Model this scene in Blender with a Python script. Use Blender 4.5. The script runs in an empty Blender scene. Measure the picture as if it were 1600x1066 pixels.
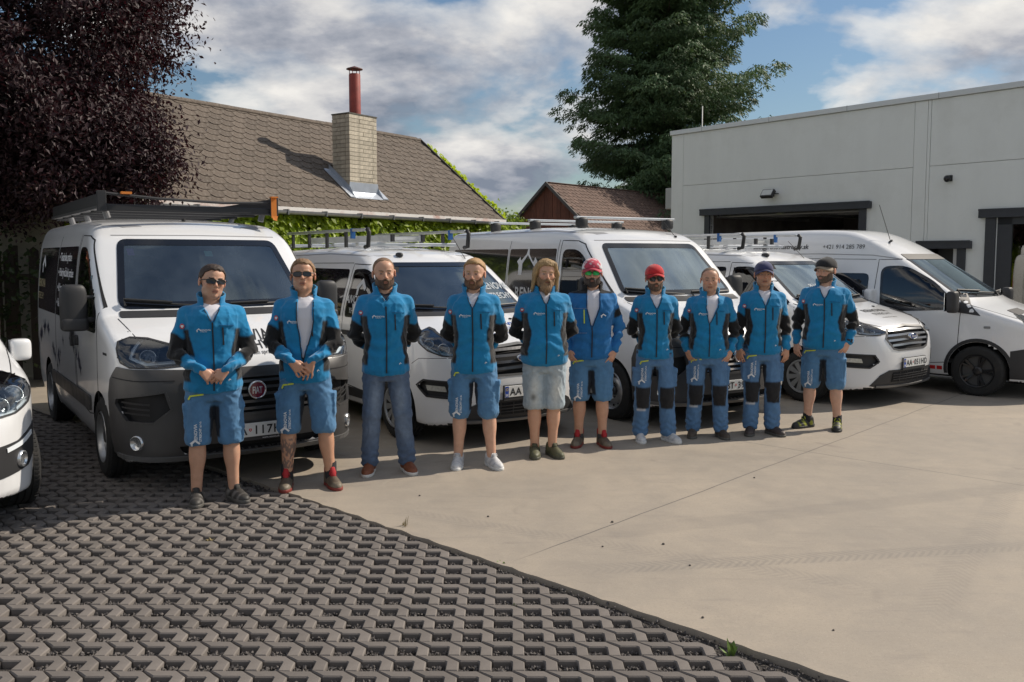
import bpy, bmesh, math, random
import numpy as np
from mathutils import Vector, Matrix
from mathutils.geometry import delaunay_2d_cdt
random.seed(7); rng = np.random.default_rng(7)
SC = bpy.context.scene
COL = SC.collection
R = math.radians
# ------------------------------------------------------------------ camera
CAM_H = 1.85; FPX = 1375.0; PITCH = R(4.5)
cam = bpy.data.cameras.new('camera'); cam_ob = bpy.data.objects.new('camera', cam); COL.objects.link(cam_ob)
cam.sensor_width = 36.0; cam.lens = 36.0 * FPX / 1600.0
cam.clip_start = 0.05; cam.clip_end = 2000.0
cam_ob.location = (0, 0, CAM_H); cam_ob.rotation_euler = (math.pi / 2 - PITCH, 0, 0)
cam.shift_y = -(533.0 - (400.0 + FPX * math.tan(PITCH))) / 1600.0
SC.camera = cam_ob
# ------------------------------------------------------------------ view
SC.view_settings.view_transform = 'Standard'; SC.view_settings.look = 'None'
SC.view_settings.exposure = -0.06; SC.view_settings.gamma = 1.0
SC.view_settings.use_curve_mapping = False
SC.cycles.max_bounces = 6; SC.cycles.transparent_max_bounces = 16
SC.cycles.use_denoising = True
# ------------------------------------------------------------------ sun and sky
SUN_EL = R(40.0); SUN_AZ = (0.927, 0.375)          # direction towards the sun, on the ground
sun = bpy.data.lights.new('sun', 'SUN'); sun_ob = bpy.data.objects.new('sun', sun); COL.objects.link(sun_ob)
sun.energy = 4.7; sun.angle = R(0.6); sun.color = (1.0, 0.90, 0.77)
sd = Vector((SUN_AZ[0] * math.cos(SUN_EL), SUN_AZ[1] * math.cos(SUN_EL), math.sin(SUN_EL)))
sun_ob.rotation_euler = sd.to_track_quat('Z', 'Y').to_euler()
sun_ob.location = (20, 12, 25)
world = bpy.data.worlds.new('World'); SC.world = world; world.use_nodes = True
SKX, SKY_ = 12.1, 6.6
def build_world():
    nt = world.node_tree; N = nt.nodes; L = nt.links; N.clear()
    out = N.new('ShaderNodeOutputWorld'); bg = N.new('ShaderNodeBackground')
    L.new(bg.outputs[0], out.inputs[0]); bg.inputs[1].default_value = 0.088
    sky = N.new('ShaderNodeTexSky'); sky.sky_type = 'NISHITA'; sky.sun_disc = False
    sky.sun_elevation = SUN_EL; sky.sun_rotation = math.atan2(SUN_AZ[0], SUN_AZ[1])
    sky.air_density = 1.3; sky.dust_density = 0.6; sky.ozone_density = 2.0
    tc = N.new('ShaderNodeTexCoord')
    sep = N.new('ShaderNodeSeparateXYZ'); L.new(tc.outputs['Generated'], sep.inputs[0])
    def math_(op, a, b=None, c=None):
        m = N.new('ShaderNodeMath'); m.operation = op
        for i, v in enumerate((a, b, c)):
            if v is None: continue
            if isinstance(v, (int, float)): m.inputs[i].default_value = v
            else: L.new(v, m.inputs[i])
        return m.outputs[0]
    z = math_('ADD', math_('MAXIMUM', sep.outputs[2], 0.0), 0.34)
    px = math_('DIVIDE', sep.outputs[0], z); py = math_('DIVIDE', sep.outputs[1], z)
    cx = N.new('ShaderNodeCombineXYZ'); L.new(px, cx.inputs[0]); L.new(py, cx.inputs[1])
    def noise(scale, detail, rough, off, dist=0.0):
        mp = N.new('ShaderNodeMapping'); mp.inputs['Location'].default_value = off
        L.new(cx.outputs[0], mp.inputs[0])
        n = N.new('ShaderNodeTexNoise'); n.inputs['Scale'].default_value = scale
        n.inputs['Detail'].default_value = detail; n.inputs['Roughness'].default_value = rough
        n.inputs['Distortion'].default_value = dist
        L.new(mp.outputs[0], n.inputs['Vector']); return n.outputs[0]
    def ramp(v, stops):
        r = N.new('ShaderNodeValToRGB'); cr = r.color_ramp
        while len(cr.elements) < len(stops): cr.elements.new(0.5)
        for e, (p, c) in zip(cr.elements, stops): e.position = p; e.color = (c[0], c[1], c[2], 1)
        L.new(v, r.inputs[0]); return r.outputs[0]
    n1 = noise(2.1, 9.0, 0.52, (SKX, SKY_, 0.3), 0.15)
    mask = ramp(n1, [(0.44, (0, 0, 0)), (0.49, (.62, .62, .62)), (0.56, (1, 1, 1))])
    n2 = noise(2.1, 9.0, 0.52, (SKX - .10, SKY_ - .07, 0.3), 0.15)      # same clouds, a step towards the sun: thick parts
    diff = math_('SUBTRACT', n1, n2)
    thick = math_('MULTIPLY_ADD', diff, -1.5, n1)
    n3 = noise(6.5, 8.0, 0.6, (1.0, 2.0, 4.0))
    thick2 = math_('MULTIPLY_ADD', math_('SUBTRACT', n3, 0.5), 0.35, thick)
    ccol = ramp(thick2, [(0.36, (10.5, 10.2, 9.7)), (0.49, (7.9, 7.8, 7.8)), (0.58, (5.0, 5.2, 5.8)), (0.68, (2.7, 3.1, 3.9))])
    mix = N.new('ShaderNodeMixRGB'); L.new(mask, mix.inputs[0])
    hs = N.new('ShaderNodeMixRGB'); hs.blend_type = 'MULTIPLY'; hs.inputs[0].default_value = 1.0
    L.new(sky.outputs[0], hs.inputs[1]); hs.inputs[2].default_value = (0.76, 0.86, 0.98, 1)
    L.new(hs.outputs[0], mix.inputs[1]); L.new(ccol, mix.inputs[2])
    L.new(mix.outputs[0], bg.inputs[0])
build_world()
# ------------------------------------------------------------------ object helpers
def link(o, parent=None):
    COL.objects.link(o)
    if parent is not None: o.parent = parent
    return o
def empty(name, loc=(0, 0, 0), rz=0.0):
    o = bpy.data.objects.new(name, None); o.empty_display_size = 0.2
    o.location = loc; o.rotation_euler = (0, 0, rz); COL.objects.link(o); return o
def tag(o, label=None, cat=None, group=None, kind=None):
    if label: o['label'] = label
    if cat: o['category'] = cat
    if group: o['group'] = group
    if kind: o['kind'] = kind
    return o
def setmats(me, mats):
    for m in (mats if isinstance(mats, (list, tuple)) else [mats]): me.materials.append(m)
def mesh_np(name, V, faces, mats, parent=None, smooth=False, mi=None, normals=None):
    """faces: (M,k) array or a list of tuples"""
    me = bpy.data.meshes.new(name)
    V = np.asarray(V, dtype=np.float64)
    if isinstance(faces, np.ndarray) and faces.ndim == 2:
        n, k = faces.shape
        me.vertices.add(len(V)); me.vertices.foreach_set('co', V.astype(np.float32).ravel())
        me.loops.add(n * k); me.loops.foreach_set('vertex_index', faces.astype(np.int32).ravel())
        me.polygons.add(n); me.polygons.foreach_set('loop_start', np.arange(0, n * k, k, dtype=np.int32))
        me.update(calc_edges=True)
    else:
        me.from_pydata([tuple(v) for v in V], [], [tuple(int(i) for i in f) for f in faces]); me.update()
    me.polygons.foreach_set('use_smooth', np.full(len(me.polygons), bool(smooth)))
    setmats(me, mats)
    if mi is not None: me.polygons.foreach_set('material_index', np.asarray(mi, dtype=np.int32))
    if normals is not None:
        me.normals_split_custom_set_from_vertices([tuple(n) for n in normals])
    me.update()
    return link(bpy.data.objects.new(name, me), parent)
class MB:
    """collects simple solids and links them as one mesh"""
    def __init__(s): s.V = []; s.F = []
    def add(s, V, F):
        b = len(s.V); s.V += [tuple(map(float, v)) for v in V]; s.F += [tuple(b + i for i in f) for f in F]; return s
    def box(s, x0, x1, y0, y1, z0, z1, M=None):
        V = [Vector(v) for v in ((x0, y0, z0), (x1, y0, z0), (x1, y1, z0), (x0, y1, z0), (x0, y0, z1), (x1, y0, z1), (x1, y1, z1), (x0, y1, z1))]
        if M is not None: V = [M @ v for v in V]
        return s.add(V, [(0, 3, 2, 1), (4, 5, 6, 7), (0, 1, 5, 4), (1, 2, 6, 5), (2, 3, 7, 6), (3, 0, 4, 7)])
    def tube(s, pts, r, n=8, caps=True):
        pts = [Vector(p) for p in pts]; rr = r if isinstance(r, (list, tuple)) else [r] * len(pts)
        V = []; F = []; up = None
        for i, p in enumerate(pts):
            d = (pts[min(i + 1, len(pts) - 1)] - pts[max(i - 1, 0)]).normalized()
            if up is None:
                up = Vector((0, 0, 1)) if abs(d.z) < .9 else Vector((1, 0, 0))
            a = d.cross(up).normalized(); b = a.cross(d).normalized(); up = b
            for k in range(n):
                t = 2 * math.pi * k / n; V.append(p + (a * math.cos(t) + b * math.sin(t)) * rr[i])
        for i in range(len(pts) - 1):
            for k in range(n):
                k2 = (k + 1) % n; F.append((i * n + k, i * n + k2, (i + 1) * n + k2, (i + 1) * n + k))
        if caps: F.append(tuple(range(n))[::-1]); F.append(tuple((len(pts) - 1) * n + k for k in range(n)))
        return s.add(V, F)
    def lathe(s, prof, n=24, M=None, closed=False):
        """prof: (radius, height) along local z"""
        V = []; F = []; m = len(prof)
        for k in range(n):
            t = 2 * math.pi * k / n
            for r, h in prof:
                v = Vector((r * math.cos(t), r * math.sin(t), h)); V.append(M @ v if M is not None else v)
        for k in range(n):
            k2 = (k + 1) % n
            for i in range(m if closed else m - 1):
                j = (i + 1) % m; F.append((k * m + i, k2 * m + i, k2 * m + j, k * m + j))
        return s.add(V, F)
    def prism(s, poly, z0, z1, M=None, bevel=0.0):
        n = len(poly); lay = [(poly, z0)]
        if bevel > 0:
            c = np.mean(np.array(poly), 0)
            P = np.array(poly); nx = np.roll(P, -1, 0) - P; pv = P - np.roll(P, 1, 0)
            def nrm(e): e = np.stack([e[:, 1], -e[:, 0]], 1); return e / (np.linalg.norm(e, axis=1)[:, None] + 1e-9)
            nn = nrm(nx) + nrm(pv); nn /= (np.linalg.norm(nn, axis=1)[:, None] + 1e-9)
            area = 0.5 * np.sum(P[:, 0] * np.roll(P[:, 1], -1) - np.roll(P[:, 0], -1) * P[:, 1])
            ins = P - nn * bevel * (1 if area > 0 else -1)
            lay += [(poly, z1 - bevel), (ins.tolist(), z1)]
        else: lay += [(poly, z1)]
        V = []
        for pl, z in lay:
            for p in pl:
                v = Vector((p[0], p[1], z)); V.append(M @ v if M is not None else v)
        F = [tuple(range(n))[::-1]]
        for a in range(len(lay) - 1):
            for i in range(n):
                j = (i + 1) % n; F.append((a * n + i, a * n + j, (a + 1) * n + j, (a + 1) * n + i))
        F.append(tuple((len(lay) - 1) * n + i for i in range(n)))
        return s.add(V, F)
    def build(s, name, mat, parent=None, smooth=False, bevel=0.0):
        me = bpy.data.meshes.new(name); me.from_pydata(s.V, [], s.F); me.update()
        if smooth: me.polygons.foreach_set('use_smooth', np.full(len(me.polygons), True)); me.update()
        setmats(me, mat); o = link(bpy.data.objects.new(name, me), parent)
        if bevel > 0:
            b = o.modifiers.new('b', 'BEVEL'); b.width = bevel; b.segments = 2; b.limit_method = 'ANGLE'; b.angle_limit = R(40)
        return o
def autosmooth(o, ang=35):
    me = o.data; bm = bmesh.new(); bm.from_mesh(me)
    for f in bm.faces: f.smooth = True
    for e in bm.edges:
        if len(e.link_faces) == 2 and e.calc_face_angle(0) > R(ang): e.smooth = False
    bm.to_mesh(me); bm.free(); return o
# ------------------------------------------------------------------ materials
MATS = {}
def mat(name, col=(.5, .5, .5), rough=.6, metal=0.0, coat=0.0, var=0.0, vscale=8.0, bump=0.0, bscale=60.0, attr=None,
        spec=0.5, back=None, dirt=0.0, dcol=(.12, .1, .08), dscale=3.0, sheen=0.0, emis=0.0, bdetail=4.0, bdist=.01, rvar=0.0, objrand=0.0, stretch=None):
    if name in MATS: return MATS[name]
    m = bpy.data.materials.new(name); m.use_nodes = True; nt = m.node_tree; N = nt.nodes; L = nt.links
    b = N['Principled BSDF']
    b.inputs['Base Color'].default_value = (*col, 1); b.inputs['Roughness'].default_value = rough
    b.inputs['Metallic'].default_value = metal; b.inputs['Coat Weight'].default_value = coat
    b.inputs['Coat Roughness'].default_value = 0.04; b.inputs['Specular IOR Level'].default_value = spec
    if sheen: b.inputs['Sheen Weight'].default_value = sheen
    tc = N.new('ShaderNodeTexCoord'); vec = tc.outputs['Object']
    if stretch:
        mp = N.new('ShaderNodeMapping'); mp.inputs['Scale'].default_value = stretch; L.new(vec, mp.inputs[0]); vec = mp.outputs[0]
    cur = None
    if attr:
        a = N.new('ShaderNodeAttribute'); a.attribute_name = attr; cur = a.outputs['Color']
    def mixc(fac, c1, c2, mode='MIX'):
        x = N.new('ShaderNodeMixRGB'); x.blend_type = mode
        for i, v in zip((0, 1, 2), (fac, c1, c2)):
            if isinstance(v, (float, int)): x.inputs[i].default_value = v
            elif isinstance(v, tuple): x.inputs[i].default_value = (*v[:3], 1)
            else: L.new(v, x.inputs[i])
        return x.outputs[0]
    if var > 0:
        n = N.new('ShaderNodeTexNoise'); n.inputs['Scale'].default_value = vscale; n.inputs['Detail'].default_value = 6.0
        n.inputs['Roughness'].default_value = .62; L.new(vec, n.inputs['Vector'])
        r = N.new('ShaderNodeMapRange'); r.inputs[1].default_value = .3; r.inputs[2].default_value = .7
        r.inputs[3].default_value = 1 - var; r.inputs[4].default_value = 1 + var; L.new(n.outputs[0], r.inputs[0])
        g = N.new('ShaderNodeCombineColor')
        for i in range(3): L.new(r.outputs[0], g.inputs[i])
        cur = mixc(1.0, cur if cur is not None else tuple(col), g.outputs[0], 'MULTIPLY')
    if objrand > 0:
        oi = N.new('ShaderNodeObjectInfo'); r = N.new('ShaderNodeMapRange'); r.inputs[3].default_value = 1 - objrand; r.inputs[4].default_value = 1 + objrand
        L.new(oi.outputs['Random'], r.inputs[0]); g = N.new('ShaderNodeCombineColor')
        for i in range(3): L.new(r.outputs[0], g.inputs[i])
        cur = mixc(1.0, cur if cur is not None else tuple(col), g.outputs[0], 'MULTIPLY')
    if dirt > 0:
        n = N.new('ShaderNodeTexNoise'); n.inputs['Scale'].default_value = dscale; n.inputs['Detail'].default_value = 8.0
        n.inputs['Roughness'].default_value = .7; L.new(tc.outputs['Object'], n.inputs['Vector'])
        r = N.new('ShaderNodeMapRange'); r.inputs[1].default_value = .5; r.inputs[2].default_value = .75
        r.inputs[3].default_value = 0; r.inputs[4].default_value = dirt; L.new(n.outputs[0], r.inputs[0])
        cur = mixc(r.outputs[0], cur if cur is not None else tuple(col), tuple(dcol))
    if back is not None:
        g = N.new('ShaderNodeNewGeometry'); cur = mixc(g.outputs['Backfacing'], cur if cur is not None else tuple(col), tuple(back))
    if cur is not None: L.new(cur, b.inputs['Base Color'])
    if rvar > 0:
        n = N.new('ShaderNodeTexNoise'); n.inputs['Scale'].default_value = 5.0; n.inputs['Detail'].default_value = 5.0; L.new(vec, n.inputs['Vector'])
        r = N.new('ShaderNodeMapRange'); r.inputs[1].default_value = .3; r.inputs[2].default_value = .7
        r.inputs[3].default_value = max(0.02, rough - rvar); r.inputs[4].default_value = rough + rvar
        L.new(n.outputs[0], r.inputs[0]); L.new(r.outputs[0], b.inputs['Roughness'])
    if bump > 0:
        n = N.new('ShaderNodeTexNoise'); n.inputs['Scale'].default_value = bscale; n.inputs['Detail'].default_value = bdetail; L.new(vec, n.inputs['Vector'])
        bp = N.new('ShaderNodeBump'); bp.inputs['Strength'].default_value = bump; bp.inputs['Distance'].default_value = bdist
        L.new(n.outputs[0], bp.inputs['Height']); L.new(bp.outputs[0], b.inputs['Normal'])
    if emis: b.inputs['Emission Strength'].default_value = emis; b.inputs['Emission Color'].default_value = (*col, 1)
    MATS[name] = m; return m
def glass(name, tint=(.55, .62, .62), ior=1.5, gloss=(1, 1, 1), boost=0.0, dust_glare=0.0):
    """a thin pane: fresnel reflection over tinted see-through"""
    if name in MATS: return MATS[name]
    m = bpy.data.materials.new(name); m.use_nodes = True; nt = m.node_tree; N = nt.nodes; L = nt.links; N.clear()
    out = N.new('ShaderNodeOutputMaterial'); mx = N.new('ShaderNodeMixShader'); t = N.new('ShaderNodeBsdfTransparent'); g = N.new('ShaderNodeBsdfGlossy')
    f = N.new('ShaderNodeFresnel'); f.inputs[0].default_value = ior; t.inputs[0].default_value = (*tint, 1)
    g.inputs['Roughness'].default_value = 0.015; g.inputs[0].default_value = (*gloss, 1)
    a = N.new('ShaderNodeMath'); a.operation = 'MULTIPLY_ADD'; a.inputs[1].default_value = 1.7; a.inputs[2].default_value = boost; a.use_clamp = True
    L.new(f.outputs[0], a.inputs[0]); L.new(a.outputs[0], mx.inputs[0]); L.new(t.outputs[0], mx.inputs[1]); L.new(g.outputs[0], mx.inputs[2])
    if dust_glare:
        df = N.new('ShaderNodeBsdfDiffuse'); df.inputs[0].default_value = (.42, .53, .64, 1); m2 = N.new('ShaderNodeMixShader'); tc = N.new('ShaderNodeTexCoord'); nz = N.new('ShaderNodeTexNoise'); nz.inputs['Scale'].default_value = 2.2; nz.inputs['Detail'].default_value = 7.0  # dust film whose bluish diffuse colour also paints in sky glare and haze
        rg = N.new('ShaderNodeMapRange'); rg.inputs[1].default_value = .3; rg.inputs[2].default_value = .7; rg.inputs[3].default_value = dust_glare * .45; rg.inputs[4].default_value = dust_glare * 1.7
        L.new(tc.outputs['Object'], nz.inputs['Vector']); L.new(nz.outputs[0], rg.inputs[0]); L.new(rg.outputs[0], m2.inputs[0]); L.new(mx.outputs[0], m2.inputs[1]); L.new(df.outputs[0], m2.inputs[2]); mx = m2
    L.new(mx.outputs[0], out.inputs[0])
    MATS[name] = m; return m
# ------------------------------------------------------------------ lettering
_tc = {}
def text_mesh(s, size=1.0, bold=False, align='LEFT', res=3, spacing=1.0, shear=0.0, serif=False):
    """flat lettering as (V, F) in the xy plane, z = 0"""
    key = (s, size, bold, align, spacing, shear)
    if key in _tc: return _tc[key]
    cu = bpy.data.curves.new('lettering', 'FONT'); cu.body = s; cu.size = size; cu.resolution_u = res; cu.align_x = align
    cu.space_character = spacing; cu.shear = shear
    if bold: cu.offset = 0.018 * size
    o = bpy.data.objects.new('lettering', cu); COL.objects.link(o)
    dg = bpy.context.evaluated_depsgraph_get(); me = bpy.data.meshes.new_from_object(o.evaluated_get(dg))
    V = np.array([v.co[:] for v in me.vertices]).reshape(-1, 3); F = [tuple(p.vertices) for p in me.polygons]
    bpy.data.objects.remove(o); bpy.data.meshes.remove(me); bpy.data.curves.remove(cu)
    _tc[key] = (V, F); return V, F
HOUSE_LOGO = [(0, 0), (0.22, 0), (0.22, .36), (0.5, .62), (0.95, .25), (1.1, .42), (0.5, .92), (-.12, .42), (0, .3)]   # open roof mark
# ------------------------------------------------------------------ surface nets
def snet(Fv, gx, gy, gz):
    s = Fv < 0
    c = np.zeros(tuple(n - 1 for n in Fv.shape), dtype=np.int8)
    for a in (0, 1):
        for b in (0, 1):
            for d in (0, 1):
                c += s[a:a + c.shape[0], b:b + c.shape[1], d:d + c.shape[2]]
    I = np.argwhere((c > 0) & (c < 8)); idx = -np.ones(c.shape, dtype=np.int64); idx[I[:, 0], I[:, 1], I[:, 2]] = np.arange(len(I))
    i, j, k = I.T; acc = np.zeros((len(I), 3)); cnt = np.zeros(len(I))
    G = (gx, gy, gz)
    def corner(a, b, d): return Fv[i + a, j + b, k + d]
    cor = {(a, b, d): corner(a, b, d) for a in (0, 1) for b in (0, 1) for d in (0, 1)}
    for ax in range(3):
        for u in (0, 1):
            for v in (0, 1):
                p0 = [0, 0, 0]; oth = [x for x in range(3) if x != ax]; p0[oth[0]] = u; p0[oth[1]] = v; p1 = list(p0); p1[ax] = 1
                f0 = cor[tuple(p0)]; f1 = cor[tuple(p1)]; m = (f0 < 0) != (f1 < 0)
                t = np.where(m, f0 / np.where(f0 == f1, 1, f0 - f1), 0)
                P = np.zeros((len(I), 3)); ij = (i, j, k)
                for q in range(3):
                    g = G[q]
                    if q == ax: P[:, q] = g[ij[q]] + t * (g[ij[q] + 1] - g[ij[q]])
                    else: P[:, q] = g[ij[q] + p0[q]]
                acc += P * m[:, None]; cnt += m
    V = acc / np.maximum(cnt, 1)[:, None]; Q = []
    # x edges
    e = s[:-1, 1:-1, 1:-1] != s[1:, 1:-1, 1:-1]; a = np.argwhere(e); x, y, z = a[:, 0], a[:, 1] + 1, a[:, 2] + 1
    q = np.stack([idx[x, y - 1, z - 1], idx[x, y, z - 1], idx[x, y, z], idx[x, y - 1, z]], 1); fl = ~s[x, y, z]; q[fl] = q[fl][:, ::-1]; Q.append(q)
    e = s[1:-1, :-1, 1:-1] != s[1:-1, 1:, 1:-1]; a = np.argwhere(e); x, y, z = a[:, 0] + 1, a[:, 1], a[:, 2] + 1
    q = np.stack([idx[x - 1, y, z - 1], idx[x - 1, y, z], idx[x, y, z], idx[x, y, z - 1]], 1); fl = ~s[x, y, z]; q[fl] = q[fl][:, ::-1]; Q.append(q)
    e = s[1:-1, 1:-1, :-1] != s[1:-1, 1:-1, 1:]; a = np.argwhere(e); x, y, z = a[:, 0] + 1, a[:, 1] + 1, a[:, 2]
    q = np.stack([idx[x - 1, y - 1, z], idx[x, y - 1, z], idx[x, y, z], idx[x - 1, y, z]], 1); fl = ~s[x, y, z]; q[fl] = q[fl][:, ::-1]; Q.append(q)
    Q = np.concatenate(Q); Q = Q[(Q >= 0).all(1)]
    return V, Q
def smin(a, b, k):
    h = np.clip(0.5 + 0.5 * (b - a) / k, 0, 1); return b * (1 - h) + a * h - k * h * (1 - h)
def smax(a, b, k): return -smin(-a, -b, k)
# ================================================================== GROUND
def unit2(v): v = np.array(v, float); return v / np.linalg.norm(v)
E0 = np.array((-1.776, 6.78)); ED = unit2((0.723, -0.69)); EN = np.array((0.69, 0.723))    # edge of the paving; EN points over the slab
def side(x, y): return (x - E0[0]) * EN[0] + (y - E0[1]) * EN[1]
def build_ground():
    g = MB().add([(-600, -600, -.16), (600, -600, -.16), (600, 600, -.16), (-600, 600, -.16)], [(0, 1, 2, 3)]).build(
        'ground', mat('soil', (.10, .115, .05), .95, var=.35, vscale=.6, dirt=.5, dcol=(.16, .13, .09), dscale=.4))
    tag(g, 'wide grassy ground reaching the horizon behind the yard', 'ground', kind='structure')
    a = E0 - ED * 16 + EN * .012; b = E0 + ED * 13 + EN * .012
    poly = [a, b, (40, -8), (40, 48), (-8, 48)]
    # the slab: chipped edge along the paving
    n = 420; pts = []
    for i in range(n + 1):
        t = i / n; q = a + (b - a) * t; w = .006 * math.sin(i * 1.7) + rng.normal(0, .004); pts.append((q[0] + EN[0] * w, q[1] + EN[1] * w))
    pts += [(40, -8), (40, 48), (-8, 48)]
    area = sum(pts[i][0] * pts[(i + 1) % len(pts)][1] - pts[(i + 1) % len(pts)][0] * pts[i][1] for i in range(len(pts)))
    if area < 0: pts = pts[::-1]
    s = MB().prism(pts, -.14, .0).build('concrete_slab', concrete_mat())
    tag(s, 'smooth pale beige concrete yard slab with faint tyre marks', 'concrete yard', kind='structure')
    bed = MB().add([(p[0], p[1], -.036) for p in ((-16, -3), *[tuple(b + EN * .03)], *[tuple(a + EN * .03)], (-16, 19))], [(0, 1, 2, 3)]).build(
        'gravel_bed', mat('bed', (.065, .058, .052), 1.0, var=.6, vscale=60, bump=.8, bscale=90, bdist=.03))
    tag(bed, 'dark gravel bed showing through the openings of the grid paving', 'gravel bed', kind='structure')
    return s
def concrete_mat():
    m = mat('concrete', (.42, .375, .31), .68, bump=.18, bscale=140, bdist=.004, rvar=.12)
    nt = m.node_tree; N = nt.nodes; L = nt.links; b = N['Principled BSDF']
    tc = N.new('ShaderNodeTexCoord')
    def noise(s, d=6, r=.6, stretch=None, dist=0):
        n = N.new('ShaderNodeTexNoise'); n.inputs['Scale'].default_value = s; n.inputs['Detail'].default_value = d; n.inputs['Roughness'].default_value = r; n.inputs['Distortion'].default_value = dist
        if stretch:
            mp = N.new('ShaderNodeMapping'); mp.inputs['Rotation'].default_value = (0, 0, stretch[0]); mp.inputs['Scale'].default_value = stretch[1]
            L.new(tc.outputs['Object'], mp.inputs[0]); L.new(mp.outputs[0], n.inputs['Vector'])
        else: L.new(tc.outputs['Object'], n.inputs['Vector'])
        return n.outputs[0]
    def rng_(v, a, b_, c, d):
        r = N.new('ShaderNodeMapRange'); r.inputs[1].default_value = a; r.inputs[2].default_value = b_; r.inputs[3].default_value = c; r.inputs[4].default_value = d; L.new(v, r.inputs[0]); return r.outputs[0]
    def mx(f, c1, c2, mode='MIX'):
        x = N.new('ShaderNodeMixRGB'); x.blend_type = mode
        for i, v in zip((0, 1, 2), (f, c1, c2)):
            if isinstance(v, (float, int)): x.inputs[i].default_value = v
            elif isinstance(v, tuple): x.inputs[i].default_value = (*v, 1)
            else: L.new(v, x.inputs[i])
        return x.outputs[0]
    c = mx(rng_(noise(.55, 8, .65), .35, .65, 0, 1), (.405, .345, .272), (.315, .276, .228))
    c = mx(rng_(noise(2.3, 9, .7, dist=.6), .44, .70, 0, .62), c, (.285, .25, .21))
    c = mx(rng_(noise(9, 8, .7), .52, .8, 0, .28), c, (.47, .40, .32))
    c = mx(rng_(noise(3.0, 6, .6, (R(35), (.5, 5, 1))), .57, .72, 0, .35), c, (.23, .20, .175))      # scuffs
    c = mx(rng_(noise(60, 4, .7), .50, .72, 0, .45), c, (.25, .22, .185)); c = mx(rng_(noise(170, 3, .6), .60, .70, 0, .5), c, (.14, .12, .10)); c = mx(rng_(noise(90, 3, .6), .62, .72, 0, .5), c, (.55, .48, .39))
    def band(p, q, w, soft, treads=0):
        """a strip along the line p-q, 1 inside"""
        d = unit2(np.array(q) - np.array(p)); nn = (-d[1], d[0])
        vm = N.new('ShaderNodeVectorMath'); vm.operation = 'DOT_PRODUCT'; vm.inputs[1].default_value = (nn[0], nn[1], 0); L.new(tc.outputs['Object'], vm.inputs[0])
        wob = N.new('ShaderNodeMath'); wob.operation = 'MULTIPLY_ADD'; wob.inputs[1].default_value = .05; L.new(noise(.8, 3), wob.inputs[0]); wob.inputs[2].default_value = -.025 - (p[0] * nn[0] + p[1] * nn[1])
        a = N.new('ShaderNodeMath'); a.operation = 'ADD'; L.new(vm.outputs['Value'], a.inputs[0]); L.new(wob.outputs[0], a.inputs[1])
        ab = N.new('ShaderNodeMath'); ab.operation = 'ABSOLUTE'; L.new(a.outputs[0], ab.inputs[0])
        f = rng_(ab.outputs[0], w, w + soft, 1, 0)
        al = N.new('ShaderNodeVectorMath'); al.operation = 'DOT_PRODUCT'; al.inputs[1].default_value = (d[0], d[1], 0); L.new(tc.outputs['Object'], al.inputs[0])
        s0 = p[0] * d[0] + p[1] * d[1]; s1 = q[0] * d[0] + q[1] * d[1]
        m1 = rng_(al.outputs['Value'], s0, s0 + .5, 0, 1); m2 = rng_(al.outputs['Value'], s1 - .5, s1, 1, 0)
        mu = N.new('ShaderNodeMath'); mu.operation = 'MULTIPLY'; L.new(m1, mu.inputs[0]); L.new(m2, mu.inputs[1])
        mu2 = N.new('ShaderNodeMath'); mu2.operation = 'MULTIPLY'; L.new(mu.outputs[0], mu2.inputs[0]); L.new(f, mu2.inputs[1]); f = mu2.outputs[0]
        if treads:
            w2 = N.new('ShaderNodeMath'); w2.operation = 'SINE'; k = N.new('ShaderNodeMath'); k.operation = 'MULTIPLY'; k.inputs[1].default_value = 2 * math.pi / .055
            ad = N.new('ShaderNodeMath'); ad.operation = 'ADD'; L.new(al.outputs['Value'], ad.inputs[0]); L.new(ab.outputs[0], ad.inputs[1]); L.new(ad.outputs[0], k.inputs[0]); L.new(k.outputs[0], w2.inputs[0])
            m3 = N.new('ShaderNodeMath'); m3.operation = 'MULTIPLY'; L.new(rng_(w2.outputs[0], -.3, .5, .25, 1), m3.inputs[0]); L.new(f, m3.inputs[1]); f = m3.outputs[0]
        return f
    def scale(v, k):
        m_ = N.new('ShaderNodeMath'); m_.operation = 'MULTIPLY'; m_.inputs[1].default_value = k; L.new(v, m_.inputs[0]); return m_.outputs[0]
    c = mx(scale(band((.30, 5.05), (3.6, 5.55), .075, .02, 1), .50), c, (.22, .20, .175))
    c = mx(scale(band((-1.0, 6.35), (2.2, 4.7), .07, .03, 1), .26), c, (.2, .18, .16))
    c = mx(scale(band((0.2, 5.6), (6.0, 7.6), .09, .05), .22), c, (.2, .18, .16))
    c = mx(scale(band((2.0, 4.2), (5.2, 8.6), .08, .04, 1), .24), c, (.2, .18, .16)); c = mx(scale(band((1.2, 8.3), (7.5, 6.3), .09, .05, 1), .25), c, (.2, .18, .16))
    c = mx(rng_(noise(1.3, 5, .55, dist=1.2), .635, .70, 0, .45), c, (.235, .20, .17))
    c = mx(band((-.02, 5.18), (9.0, 14.9), .0035, .003), c, (.12, .11, .10))                        # sawn joint
    c = mx(band((2.0, 8.97), (8.4, 3.0), .004, .003), c, (.16, .15, .13))
    L.new(c, b.inputs['Base Color'])
    return m
build_ground()
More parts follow.
